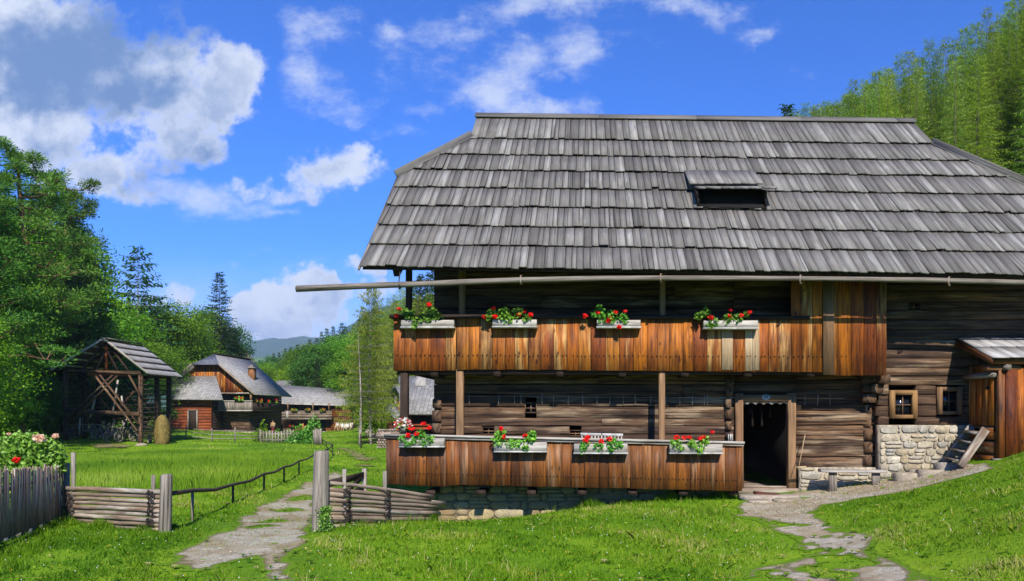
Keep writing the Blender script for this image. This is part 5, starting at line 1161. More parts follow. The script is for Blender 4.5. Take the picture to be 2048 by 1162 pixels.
proto('larch_a', lambda: conifer('larch_tree', 16, 3.1, 66, 9, 'larch', 'bark', 'larch tree', start=.16, droop=.26, twig=.40, tww=.017, step=.09, seed=5, power=.95, hang=.16, gap=.05), 16)
proto('larch_b', lambda: conifer('larch_tree', 16, 3.2, 60, 9, 'larch', 'barkl', 'larch tree', start=.34, droop=.32, twig=.42, tww=.017, step=.09, seed=6, power=.9, hang=.20, gap=.08), 16)
proto('larch_c', lambda: conifer('larch_tree', 16, 2.5, 64, 9, 'larchg', 'bark', 'larch tree', start=.20, droop=.22, twig=.38, tww=.016, step=.09, seed=7, power=1.0, hang=.14, gap=.06), 16)
proto('larch_n', lambda: conifer('larch_tree', 13, 3.0, 40, 9, 'larch', 'barkl', 'larch tree', start=.16, droop=.20, twig=.40, tww=.030, step=.10, seed=8, power=.6, hang=.28, gap=.04, bare=.12), 13)
proto('larch_t', lambda: conifer('larch_tree', 14, 1.9, 26, 5, 'larchg', 'barkl', 'larch tree', start=.35, droop=.10, twig=.30, tww=.022, step=.16, seed=9, power=.7, hang=.12, gap=.35), 14)
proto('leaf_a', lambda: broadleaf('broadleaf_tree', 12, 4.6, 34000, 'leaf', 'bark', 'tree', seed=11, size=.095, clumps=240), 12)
proto('leaf_b', lambda: broadleaf('broadleaf_tree', 12, 4.0, 30000, 'leafd', 'bark', 'tree', seed=12, size=.10, lobes=9, clumps=220), 12)
proto('leaf_c', lambda: broadleaf('broadleaf_tree', 12, 5.0, 34000, 'leafy', 'bark', 'tree', seed=13, size=.095, lobes=13, clumps=240), 12)
proto('shrub', lambda: broadleaf('shrub', 4, 2.3, 6500, 'leafy', 'bark', 'shrub', seed=14, size=.085, lobes=8, base=.02, clumps=90), 4)
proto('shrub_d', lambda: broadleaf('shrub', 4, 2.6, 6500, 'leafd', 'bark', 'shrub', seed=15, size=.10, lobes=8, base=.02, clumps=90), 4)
proto('pine_a', lambda: pine('pine_tree', 17, seed=21, lean=.02, leaves=34000), 17)
proto('pine_b', lambda: pine('pine_tree', 17, seed=22, lean=.05, leaves=30000), 17)
def plant(key, x, y, H, label, group=None, rot=None, wide=1.0, z=None, q=rnd):
    mk, H0, o = PROTO[key]
    if o is None: r = mk(); PROTO[key][2] = r
    else: r = copy_tree(o)
    s = H / H0; r.scale = (s * wide, s * wide, s); r.rotation_euler = (0, 0, q.uniform(0, 6.28) if rot is None else rot); r.location = (x, y, gz(x, y) if z is None else z)
    r['label'] = label
    if group: r['group'] = group
    elif 'group' in r: del r['group']
    return r
def tree_at(key, px, Y, top, label, group=None, wide=1.0, rot=None):
    x = WX(px, Y); z = gz(x, Y); return plant(key, x, Y, WZ(top, Y) - z, label, group, rot, wide, z)
WL = 'trees of the wood at the left'
tree_at('pine_a', 42, 46, 298, 'tallest dark pine at the far left, its crown reaching into the clouds', WL, rot=2.0, wide=1.1)
tree_at('pine_b', 104, 57, 360, 'leaning pine with long bare limbs reaching right over the left wood', WL, rot=0.3, wide=1.05)
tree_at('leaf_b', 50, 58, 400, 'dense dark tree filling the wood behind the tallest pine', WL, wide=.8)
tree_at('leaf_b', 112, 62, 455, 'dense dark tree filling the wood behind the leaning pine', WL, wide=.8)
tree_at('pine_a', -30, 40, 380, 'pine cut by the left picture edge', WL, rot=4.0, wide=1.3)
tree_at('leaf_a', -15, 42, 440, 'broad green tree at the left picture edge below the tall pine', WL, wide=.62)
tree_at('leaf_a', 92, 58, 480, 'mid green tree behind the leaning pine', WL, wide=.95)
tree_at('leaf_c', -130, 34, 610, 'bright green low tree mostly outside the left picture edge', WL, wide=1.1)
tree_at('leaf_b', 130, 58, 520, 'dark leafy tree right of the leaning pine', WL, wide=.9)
tree_at('spruce_a', 152, 55, 475, 'small dark spruce tip beside the leaning pine', WL)
tree_at('pine_b', 150, 59, 570, 'pine with low outstretched limb above the hay rack', WL, rot=-.2, wide=1.2)
tree_at('larch_t', 196, 62, 470, 'thin almost bare larch standing out against the sky', WL)
tree_at('leaf_b', 195, 66, 640, 'dark leafy tree left of the sparse spruce', WL, wide=1.1)
tree_at('leaf_a', 15, 52, 610, 'green tree at the edge of the wood left of the hay rack', WL, wide=.75)
tree_at('shrub', 62, 50, 800, 'bright bush at the edge of the wood left of the hay rack', WL, wide=1.2)
tree_at('shrub', 0, 46, 770, 'bright bush at the left picture edge', WL, wide=1.2)
tree_at('spruce_b', 276, 84, 496, 'tall sparse spruce with visible trunk standing clear above the hay rack roof', None, wide=1.35)
HB = 'trees behind the hamlet'
tree_at('leaf_c', 250, 80, 620, 'yellow green tree in front of the sparse spruce', HB, wide=.9)
tree_at('leaf_c', 318, 92, 598, 'round green tree between the two tall spruces', HB, wide=1.05)
tree_at('leaf_a', 352, 100, 640, 'green tree behind the old farmhouse gable', HB, wide=1.2)
tree_at('leaf_c', 290, 76, 680, 'bright tree directly behind the hay rack ridge', HB, wide=1.1)
tree_at('leaf_b', 400, 112, 625, 'darker green tree left of the dense dark spruce', HB, wide=1.1)
tree_at('spruce_a', 440, 108, 545, 'tall dense dark spruce behind the old farmhouse roof', None, wide=1.25)
tree_at('leaf_b', 462, 118, 660, 'dark tree at the foot of the dense dark spruce', HB, wide=.8)
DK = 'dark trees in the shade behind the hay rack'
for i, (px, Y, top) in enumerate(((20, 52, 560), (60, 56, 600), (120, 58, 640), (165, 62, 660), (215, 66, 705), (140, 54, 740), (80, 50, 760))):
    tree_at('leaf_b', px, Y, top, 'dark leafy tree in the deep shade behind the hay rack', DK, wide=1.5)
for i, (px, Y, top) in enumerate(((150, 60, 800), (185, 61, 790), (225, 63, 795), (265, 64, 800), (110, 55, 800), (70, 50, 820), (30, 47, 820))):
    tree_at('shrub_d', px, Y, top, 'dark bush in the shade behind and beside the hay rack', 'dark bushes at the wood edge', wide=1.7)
# beside the hamlet and between it and the farmhouse
tree_at('larch_n', 742, 52, 572, 'taller of the two thin trunked larches on the lawn left of the farmhouse', None, rot=.5, wide=.95)
tree_at('larch_t', 719, 51, 650, 'shorter bare larch on the lawn, left of the taller larch', None, wide=1.6)
tree_at('larch_b', 790, 74, 600, 'feathery larch seen just left of the farmhouse balcony', HB, wide=1.2)
tree_at('larch_a', 860, 80, 585, 'feathery larch seen through the open end of the upper gallery', HB, wide=1.5)
tree_at('larch_b', 835, 95, 590, 'larch behind the gallery corner post', HB, wide=1.4)
tree_at('leaf_a', 640, 165, 705, 'large round green tree behind the low farmhouse', HB, wide=1.15)
tree_at('leaf_c', 545, 185, 733, 'small bright yellow green tree beyond the hamlet roofs', HB, wide=1.0)
tree_at('leaf_a', 690, 140, 735, 'green tree right of the large round one', HB, wide=1.3)
tree_at('larch_a', 700, 120, 670, 'larch on the slope behind the low farmhouse', HB, wide=1.6)
tree_at('larch_b', 760, 105, 650, 'larch on the slope behind the barn', HB, wide=1.5)
tree_at('leaf_a', 735, 90, 770, 'low green tree beside the barn roof', HB, wide=1.2)
tree_at('larch_a', 670, 128, 715, 'yellow green larch on the slope above the low farmhouse roof', HB, wide=1.6)
tree_at('larch_a', 735, 118, 660, 'full larch behind the two lawn larches', HB, wide=1.7)
tree_at('larch_b', 700, 122, 735, 'short feathery larch left of the lawn larches', HB, wide=1.6)
tree_at('larch_a', 775, 88, 640, 'full larch behind the small hut', HB, wide=1.7)
for px, Y, top in ((770, 66, 805), (750, 70, 812), (800, 62, 822)): tree_at('shrub', px, Y, top, 'grey green bush beside the barn', 'bushes beside the barn', wide=1.3)
# wooded valley side
LINE = [(480, 735), (510, 722), (560, 705), (600, 690), (640, 672), (664, 652), (700, 650), (760, 610), (820, 560), (870, 540), (950, 480), (1200, 370), (1450, 280), (1540, 236), (1590, 218), (1640, 205), (1700, 178), (1780, 132), (1830, 108), (1890, 88), (1950, 45), (2000, 20), (2048, -20), (2300, -150)]
lx, ly = [a for a, b in LINE], [b for a, b in LINE]
FG = 'larches and spruces on the wooded valley side'; nplant = 0
def forest(px, Y, Hn, key, lab, jitter=8, force=False):
    x = WX(px, Y); z = gz(x, Y); top = WZ(np.interp(px, lx, ly) + rnd.uniform(-jitter, jitter), Y); H = min(Hn, top - z - WZ(HZ - rnd.uniform(12, 55), Y))
    if force: H = top - z
    if H < 6: return
    plant(key, x, Y, H, lab, FG, wide=(rnd.uniform(.9, 1.25) if 'larch' in key else 1.1), z=z)
LLAB = {'larch_a': 'dense light green larch on the wooded valley side', 'larch_b': 'long trunked light green larch on the wooded valley side', 'larch_c': 'slender grey green larch on the wooded valley side', 'spruce_a': 'dark spruce on the wooded valley side', 'leaf_a': 'green leafy tree on the wooded valley side'}
rs = random.Random(5)
px = 1552
while px < 2120:                                            # the skyline above the roof
    for Y in range(42, 130, 3):
        z = gz(WX(px, Y), Y); need = WZ(np.interp(px, lx, ly), Y) - z
        if need < 17 + rs.uniform(-5, 5): break
    forest(px, Y, 24, rs.choice(['larch_a', 'larch_a', 'larch_c', 'larch_c', 'larch_b', 'spruce_a' if px < 1720 else 'larch_c']), '', 20, True); px += rs.uniform(13, 24)
for o in list(COL.objects):
    if o.type == 'EMPTY' and o.get('label') == '': o['label'] = 'larch on the skyline of the wooded slope above the farmhouse roof'
for i in range(26):
    px = 1560 + i * 9 + rs.uniform(-4, 4); Y = rs.uniform(56, 84); x = WX(px, Y); z = gz(x, Y); H = WZ(np.interp(px, lx, ly) + rs.uniform(2, 26), Y) - z
    if H > 6: plant(rs.choice(['larch_a', 'larch_b', 'larch_c']), x, Y, H, 'larch low on the slope just behind the right end of the farmhouse ridge', FG, wide=rs.uniform(1.1, 1.5) * min(1.5, 17 / H), z=z)
for _ in range(120):
    px = rs.uniform(1560, 2200); Y = rs.uniform(36, 85); key = rs.choice(['larch_a', 'larch_b', 'larch_b', 'larch_c', 'larch_a', 'larch_c']); forest(px, Y, rs.uniform(11, 17), key, LLAB[key], 10)
px = 500
while px < 905:
    for Y in range(330, 60, -6):
        z = gz(WX(px, Y), Y); need = WZ(np.interp(px, lx, ly), Y) - z
        if 0 < need < 19: break
    key = 'spruce_a' if px < 735 or px > 815 else 'larch_a'; x = WX(px, Y); z = gz(x, Y); H = WZ(np.interp(px, lx, ly) + rs.uniform(-9, 5), Y) - z
    if 6 < H < 32: plant(key, x, Y, H, 'dark spruce on the skyline beyond the hamlet' if key == 'spruce_a' else 'larch on the skyline left of the farmhouse', FG, wide=rs.uniform(1.0, 1.35), z=z)
    px += rs.uniform(9, 15)
for _ in range(150):
    px = rs.uniform(480, 905); Y = rs.uniform(110, 330); x = WX(px, Y); d = (x - 12) * .878 + (Y - 30) * .478
    if d < -14: continue
    key = rs.choice(['spruce_a', 'spruce_a', 'leaf_a', 'leaf_b']) if px < 690 else rs.choice(['larch_a', 'larch_b', 'larch_b', 'leaf_a', 'larch_c']); forest(px, Y, rs.uniform(11, 17), key, LLAB.get(key, 'dark leafy tree on the wooded valley side'), 4)
for px, Y, H in ((540, 230, 16), (552, 235, 18), (520, 225, 15), (566, 228, 16), (580, 240, 20), (600, 250, 19), (510, 235, 14)):
    x = WX(px, Y); plant('leaf_b' if px < 560 else 'spruce_a', x, Y, H, 'hazy dark tree across the valley beyond the hamlet', 'distant trees across the valley', wide=1.0)

# far blue mountain and its neighbours
def ridge(name, pts, Y, depth, zb, mat, bumps):
    pxs = np.linspace(pts[0][0], pts[-1][0], 140); top = np.interp(pxs, [a for a, b in pts], [b for a, b in pts]); X0 = (pxs - CX) / F * Y; Z0 = (HZ - top) / F * Y; Z0 = Z0 + bumps * np.sin(pxs * .31) * .5 + bumps * np.sin(pxs * .093 + 1)
    ts = np.linspace(0, 1, 40); rows = []
    for t in ts:
        s = abs(2 * t - 1); h = (Z0 - zb) * (1 - s ** 1.4) + zb; h = h + (1 - s) * s * bumps * 6 * np.sin(pxs * .2 + t * 9) * np.cos(t * 17 + pxs * .07); rows.append(np.stack([X0 * (1 + .0 * t), Y + (t - .5) * depth + 0 * X0, h], 1))
    v = np.stack(rows); n, m_ = v.shape[:2]; i = np.arange(n * m_).reshape(n, m_); q = np.stack([i[:-1, :-1], i[:-1, 1:], i[1:, 1:], i[1:, :-1]], -1).reshape(-1, 4)
    me = bpy.data.meshes.new(name); me.from_pydata(v.reshape(-1, 3).tolist(), [], q.tolist()); me.polygons.foreach_set('use_smooth', np.ones(len(q), bool)); me.materials.append(mat); o = bpy.data.objects.new(name, me); COL.objects.link(o); tag(o, kind='structure'); return o
def hill_mat(name, a, b, sc):
    m, g, out = new_mat(name); tc = g.n('ShaderNodeTexCoord').outputs['Object']; n1 = g.noise(tc, sc, 8, .7); n2 = g.noise(tc, sc * 7, 5, .7)
    c = g.mix(g.mr(n1, .52, .60), a, b); c = g.mix(g.m('MULTIPLY', g.mr(n2, .6, .4), .5), c, tuple(x * .4 for x in a)); bs = g.n('ShaderNodeBsdfPrincipled', {'Base Color': c, 'Roughness': 1.0, 'Specular IOR Level': 0.0})
    bp = g.n('ShaderNodeBump', {'Strength': 1., 'Distance': 12., 'Height': n2}); g.put(bs.inputs['Normal'], bp.outputs[0]); g.put(out.inputs[0], bs.outputs[0]); return m
HM = hill_mat('mountain_forest', (.020, .060, .022), (.10, .17, .05), .0016)
ridge('mountain', [(250, 760), (380, 715), (440, 702), (480, 692), (510, 684), (545, 678), (570, 677), (600, 674), (640, 676), (700, 668), (780, 672), (900, 700), (1100, 760)], 3400, 2200, -80, HM, 4)
ridge('hills', [(300, 770), (420, 742), (470, 722), (505, 712), (540, 716), (600, 725), (700, 730), (820, 790)], 1500, 700, -30, HM, 2)
ridge('mountain', [(640, 700), (690, 668), (712, 645), (728, 634), (750, 622), (800, 600), (900, 590), (1100, 640)], 2300, 1200, -60, HM, 4)
rock = hill_mat('bare_rock', (.52, .42, .26), (.62, .52, .36), .02)
ridge('cliff', [(440, 735), (458, 712), (470, 700), (480, 694), (490, 698), (497, 708), (503, 716), (508, 735)], 620, 60, 25, rock, 1.0)
# ------------------------------------------------------------ hay rack with its carts and haystack
Y0, Y1 = 50.0, 53.4
rack = empty('hay_rack', W(205, 890, 51.5), 'tall open timber hay rack with a gabled board roof, X braces and carts below', 'hay rack')
xl, xr = WX(131, Y0), WX(281, Y0); zt_ = 2.95
def put(nm, mt, f, par=rack): mb = MB(); f(mb); return mb.build(nm, M[mt], par)
for (x, y) in ((xl, Y0), (xr, Y0), (xl, Y1), (xr, Y1), (xl, (Y0 + Y1) / 2 + .2), (xr, (Y0 + Y1) / 2 + .2)):
    z = gz(x, y); mt = 'log' if y == Y0 else 'dark'
    put('post', mt, lambda mb: mb.bar((x, y, z - .2), (x + rnd.uniform(-.03, .03), y, zt_), .26, .26, ch=.05, seg=5, jit=.012))
RA, RL_, RR_ = W(208, 680, Y0 - .5), W(103, 743, Y0 - .5), W(297, 750, Y0 - .5); RR_.z -= 0.0
dY = Vector((0, 4.3, 0))
mbR = MB()
def slope(a, b, rows, over):
    for k in range(rows):
        t0, t1 = k / rows, min(1, (k + 1.12) / rows); n = 18
        for j in range(n):
            s0, s1 = j / n, (j + 1) / n; lo = b.lerp(a, t0) + Vector((0, 0, .10)); hi = b.lerp(a, t1) + Vector((0, 0, .03))
            pA, pB = lo + dY * s0 + Vector((0, .01, 0)), lo + dY * s1 - Vector((0, .01, 0)); pC, pD = hi + dY * s1 - Vector((0, .01, 0)), hi + dY * s0 + Vector((0, .01, 0)); q = [pA, pB, pC, pD]
            mbR.slab(q if over else q[::-1], .04, grain=(hi - lo))
slope(RA, RR_, 5, True); slope(RA, RL_, 5, False); mbR.build('roof_boards', M['rooft'], rack)
put('roof_deck', 'dark', lambda mb: (mb.slab([RA, RL_, RL_ + dY, RA + dY], .04, grain=(0, 1, 0)), mb.slab([RR_, RA, RA + dY, RR_ + dY], .04, grain=(0, 1, 0))))
put('ridge_cap', 'grey', lambda mb: mb.bar(RA + Vector((0, 0, .14)), RA + dY + Vector((0, 0, .14)), .3, .05))
for e_ in (RL_, RR_): put('verge_board', 'greyl', lambda mb: mb.bar(RA + Vector((0, -.06, .10)), e_ + Vector((0, -.06, .10)), .05, .13))
put('tie_beam', 'log', lambda mb: mb.bar(W(138, 741, Y0 - .15), W(282, 746, Y0 - .15), .16, .20, ch=.03))
put('tie_beam', 'redlog', lambda mb: mb.bar(W(176, 748, Y0 + .1), W(262, 751, Y0 + .1), .16, .16, ch=.03))
put('middle_beam', 'log', lambda mb: mb.bar(W(134, 821, Y0 - .15), W(279, 828, Y0 - .15), .16, .26, ch=.03))
put('back_beam', 'dark', lambda mb: mb.bar((xl, Y1, 2.7), (xr, Y1, 2.7), .16, .2))
for (a, b) in (((189, 748), (277, 848)), ((197, 750), (281, 864)), ((196, 748), (276, 846))): pass
for (a, b) in (((191, 752), (275, 862)), ((200, 750), (277, 848)), ((226, 750), (134, 836)), ((234, 752), (136, 850)), ((258, 750), (281, 792))): put('brace', 'log', lambda mb: mb.bar(W(*a, Y0 - .28), W(*b, Y0 - .28), .10, .15, up=(0, 1, 0), ch=.02))
for (a, b) in (((213, 742), (213, 690)), ((192, 742), (212, 700)), ((236, 742), (214, 700)), ((160, 745), (205, 690)), ((262, 748), (222, 695))): put('roof_strut', 'dark' if b[1] != 690 or a[0] != 213 else 'redlog', lambda mb: mb.bar(W(*a, Y0), W(*b, Y0), .12, .12))
for k in range(3):
    yy = Y0 + 1.2 + k * 1.1
    for s in (-1, 1): put('rafter', 'dark', lambda mb: mb.bar((WX(208, Y0), yy, RA.z - .12), ((xl if s < 0 else xr), yy, zt_ - .05), .1, .12))
    put('cross_strut', 'dark', lambda mb: mb.bar((xl + .8 * k, yy, 2.8), (xl + 2.2 + .8 * k, yy, .4), .09, .09))
    put('cross_strut', 'dark', lambda mb: mb.bar((xr - .8 * k, yy, 2.8), (xr - 2.2 - .8 * k, yy, .4), .09, .09))
for x in (xl, xr):
    put('side_rails', 'darkrail' if x == xr else 'dark', lambda mb: [mb.bar((x + .10, Y0 - .2 + rnd.uniform(-.1, .1), -1.7 + k * .31), (x + .10, Y1 + .3, -1.62 + k * .31), .05, .055) for k in range(15)])
put('back_rails', 'dark', lambda mb: [mb.bar((xl, Y1, -1.6 + k * .33), (xr, Y1, -1.55 + k * .33), .05, .055) for k in range(12)])
for (a, b) in (((192, 790), (180, 835)), ((236, 760), (226, 826)), ((243, 790), (246, 812)), ((160, 835), (158, 870))): put('hanging_pole', 'greyl', lambda mb: mb.bar(W(*a, Y0 + 1), W(*b, Y0 + 1), .09, .09))
put('foot_stone', 'slabstone', lambda mb: mb.blob((xr + .1, Y0 - .1, gz(xr, Y0) + .02), .42, .35, .14, seed=3))
put('foot_stone', 'slabstone', lambda mb: mb.blob(tuple(W(299, 882, 52)), .16, .16, .34, seed=5))
dirtp = gpoly([(170, 893), (190, 888), (260, 889), (272, 893), (240, 896), (200, 896)]); path('dirt_floor', dirtp, lambda X, Y: sdf(dirtp, X, Y) + .2 * n_mid(X, Y), GM3, .2, .04)

def wheel(par, c, r, ax=(0, 1, 0)):
    t = MB(); ax = Vector(ax).normalized(); u = ax.orthogonal().normalized(); w = ax.cross(u); ring = []
    for k in range(17): a = 2 * math.pi * k / 16; ring.append(Vector(c) + u * math.cos(a) * r + w * math.sin(a) * r)
    t.tube(ring, .045, 6, caps=False); o = t.build('wheel', M['grey'], par); s = MB()
    for k in range(8): a = 2 * math.pi * k / 8; s.tube([Vector(c), Vector(c) + u * math.cos(a) * r + w * math.sin(a) * r], .025, 5)
    s.tube([Vector(c) - ax * .12, Vector(c) + ax * .12], .075, 8); s.build('spokes', M['grey'], o)
def cart(label, px, Y, L, ang, rs_, tilt=0.0):
    x = WX(px, Y); z = gz(x, Y); t = empty('hay_cart', (x, Y, z), label, 'cart', 'old wooden carts under the hay rack'); d = Vector((math.cos(ang), math.sin(ang), 0)); s = Vector((-d.y, d.x, 0)); o = Vector((x, Y, z))
    for a in (-.38, .38):
        for b in (-.45, .45): wheel(t, o + d * L * a + s * b + Vector((0, 0, .36)), .34, s)
    mb = MB(); mb.bar(o - d * L / 2 + Vector((0, 0, .5)), o + d * L / 2 + Vector((0, 0, .5 + tilt)), .12, .12)
    for b in (-.3, -.1, .1, .3): mb.bar(o - d * L / 2 + s * b + Vector((0, 0, .58)), o + d * L / 2 + s * b + Vector((0, 0, .58 + tilt)), .15, .04)
    mb.build('platform', M['grey'], t); mb = MB()
    for b in (-1, 1):
        mb.bar(o - d * L / 2 + s * b * .52 + Vector((0, 0, .95)), o + d * L / 2 + s * b * .52 + Vector((0, 0, .98 + tilt)), .06, .06)
        for k in range(7): p = o + d * L * (-.45 + .15 * k); mb.bar(p + s * b * .36 + Vector((0, 0, .5)), p + s * b * .54 + Vector((0, 0, 1.0)), .045, .045)
    mb.build('ladder_sides', M['grey'], t); mb = MB()
    for k in range(5): p = o + d * rs_.uniform(-L / 2, L / 2); mb.bar(p + Vector((0, 0, .4)), p + d * rs_.uniform(-.8, .8) + s * rs_.uniform(-.6, .6) + Vector((0, 0, rs_.uniform(1.0, 1.7))), .07, .07)
    mb.build('poles', M['grey'], t); return t
cart('old ladder sided hay cart heaped with poles at the left under the hay rack', 172, 51.6, 2.3, .15, random.Random(2)); cart('smaller low old cart in the right bay under the hay rack', 241, 51.2, 1.6, 1.35, random.Random(6))
hs = empty('haystack', (WX(324, 51.6), 51.6, -2.0), 'rounded upright haystack beside the right end of the hay rack', 'haystack'); mb = MB(); x, y = WX(324, 51.6), 51.6; z = gz(x, y); rings = []
for f, r in ((-.05, .40), (.15, .45), (.4, .47), (.65, .44), (.82, .37), (.93, .25), (1.0, .08)): rings.append([(x + math.cos(a) * r * rnd.uniform(.94, 1.05), y + math.sin(a) * r * rnd.uniform(.94, 1.05), z + 2.0 * f + rnd.gauss(0, .02)) for a in np.linspace(0, 2 * math.pi, 19)[:-1]])
mb.loft(rings); mb.build('hay', M['hay'], hs)
n = 1500; q_ = RNG.uniform(0, 6.28, n); f_q = RNG.random(n) ** .8; rq = np.interp(f_q, [0, .4, .65, .82, .93, 1], [.42, .47, .44, .37, .25, .06]); Pq = np.stack([x + np.cos(q_) * rq, y + np.sin(q_) * rq, z + 2.0 * f_q], 1); Dq = np.stack([np.cos(q_) * .5, np.sin(q_) * .5, -np.ones(n)], 1) + RNG.normal(0, .35, (n, 3)); Sq = np.stack([-np.sin(q_), np.cos(q_), 0 * q_], 1); np_mesh('loose_hay', tw(Pq, Dq, Sq, RNG.uniform(.08, .2, (n, 1)), .012, 0), 4, RNG.random(n), M['hay'], hs)

# ------------------------------------------------------------ old farmhouse with orange gable
fh = empty('old_farmhouse', (-39, 84, -2), 'old timber farmhouse with an orange board gable, hipped shingle roof and grey front balcony', 'farmhouse')
def B(nm, mt, f): return put(nm, mt, f, fh)
XRg, ZRg = -40.1, 6.62
def rs1(x, y): return ZRg - .863 * abs(x - XRg)
def gslab(mb, pts, th=.1, g=(0, 1, 0)): mb.slab(pts, th, grain=g)
B('roof', 'shing', lambda mb: (gslab(mb, [(-35.0, 79.2, rs1(-35, 0)), (-35.0, 89.6, rs1(-35, 0)), (XRg, 89.6, ZRg), (XRg, 81.3, ZRg), (-38.7, 79.2, rs1(-38.7, 0))], .12, (1, 0, 0)), gslab(mb, [(XRg, 81.3, ZRg), (XRg, 89.6, ZRg), (-45.2, 89.6, rs1(-45.2, 0)), (-45.2, 79.2, rs1(-45.2, 0)), (-41.5, 79.2, rs1(-41.5, 0))], .12, (1, 0, 0))))
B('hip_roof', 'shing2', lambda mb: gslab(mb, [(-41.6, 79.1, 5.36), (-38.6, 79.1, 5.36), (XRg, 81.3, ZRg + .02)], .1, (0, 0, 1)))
B('ridge_cap', 'dark', lambda mb: mb.bar((XRg, 81.2, ZRg + .05), (XRg, 89.7, ZRg + .05), .35, .10))
B('verge_board', 'rail', lambda mb: (mb.bar((-38.65, 79.15, 5.34), (-34.95, 79.15, 2.20), .05, .20), mb.bar((-41.55, 79.15, 5.34), (-45.2, 79.15, 2.20), .05, .20)))
def gable(mb):
    x = -44.4
    while x < -35.8: w = rnd.uniform(.2, .34); mb.box(x, x + w - .015, 80.0, 80.05, 2.28, min(5.4, rs1(x + w / 2, 0) - .15), 'z'); x += w
B('gable_boards', 'orange', gable)
def lgw(mb, x0, x1, y, z0, z1, h=.27, dep=.2):
    z = z0
    while z < z1: mb.bar((x0, y + dep / 2, z + h / 2), (x1, y + dep / 2, z + h / 2), dep, h - .02, ch=.04); z += h
def lgs(mb, x, y0, y1, z0, z1, h=.27, dep=.2):
    z = z0
    while z < z1: mb.bar((x, y0, z + h / 2), (x, y1, z + h / 2), dep, h - .02, ch=.04); z += h
B('log_wall', 'log', lambda mb: lgw(mb, -44, -36.1, 80.7, -1.7, 2.3)); B('log_wall', 'dark', lambda mb: (lgs(mb, -36.1, 80.8, 89, -1.8, 2.6), lgs(mb, -44, 80.8, 89, -1.8, 2.6), lgw(mb, -44, -36, 88.8, -1.8, 2.3)))  # unlit side and back logs get darker wood: shade put into the colour
B('foundation', 'stone', lambda mb: [mb.blob((x, 80.55, -1.95), .30, .2, .2, seed=i, sub=1) for i, x in enumerate(np.arange(-44, -36, .42))])
B('balcony_floor', 'dark', lambda mb: (mb.box(-39.7, -35.2, 79.4, 80.6, .42, .5), mb.box(-36.1, -35.2, 80.6, 88.0, .42, .5), mb.box(-39.7, -35.2, 79.5, 80.6, 2.22, 2.3)))
def balc(mb):
    x = -39.65
    while x < -35.3: mb.box(x, x + .15, 79.36, 79.40, .48, 1.42, 'z'); x += .165
B('balcony_boards', 'grey', balc)
B('balcony_rail', 'greyl', lambda mb: (mb.box(-39.75, -35.2, 79.28, 79.42, 1.42, 1.54, 'x'), mb.box(-39.75, -35.2, 79.28, 79.42, .40, .52, 'x')))
B('side_balcony', 'dark', lambda mb: mb.box(-35.26, -35.2, 79.5, 88, .5, 1.3, 'y'))
B('post', 'post', lambda mb: mb.box(-35.5, -35.32, 79.42, 79.6, 1.54, 2.3)); B('beam', 'rail', lambda mb: mb.box(-39.2, -35.1, 79.4, 79.56, 2.24, 2.38, 'x'))
B('chimney', 'brown', lambda mb: mb.box(-37.55, -36.95, 83.6, 84.3, 3.4, 5.25)); B('chimney_cap', 'grey', lambda mb: (mb.slab([(-37.7, 83.4, 5.25), (-36.8, 83.4, 5.25), (-37.25, 83.9, 5.75)], .05), mb.box(-37.65, -36.85, 83.5, 84.4, 5.2, 5.3)))
def fbox(label, x0, x1, y, z, n=60, red='red'):
    t = empty('flower_box', ((x0 + x1) / 2, y, z), label, 'flower box', 'flower boxes on the hamlet balconies'); mb = MB(); mb.box(x0, x1, y - .1, y + .1, z - .12, z + .06); mb.build('box', M['dark'], t)
    C = np.stack([RNG.uniform(x0, x1, n), RNG.normal(y - .08, .08, n), RNG.normal(z + .13, .09, n)], 1); np_mesh('foliage', leaf_quads(C, .10, .3, 1.1), 4, RNG.random(n), M['geran'], t)
    m_ = n // 2; C = np.stack([RNG.uniform(x0, x1, m_), RNG.normal(y - .16, .06, m_), RNG.normal(z + .22, .08, m_)], 1); np_mesh('blossoms', leaf_quads(C, .07, .3, 1.2), 4, RNG.random(m_), M[red], t); return t
fbox('row of red flowers along the dark side balcony of the old farmhouse', -35.4, -35.1, 80.5, 1.35)
for i, yy in enumerate((81.5, 83.5, 85.5)): 
    o = fbox(['first', 'second', 'third'][i] + ' red flower box along the shaded side balcony, counted from the gable corner', -35.35, -35.05, yy, 1.38, 90); o.scale = (1, 1, 1)
fbox('red flower box on the grey front balcony of the old farmhouse', -37.0, -36.1, 79.25, 1.58, 70)
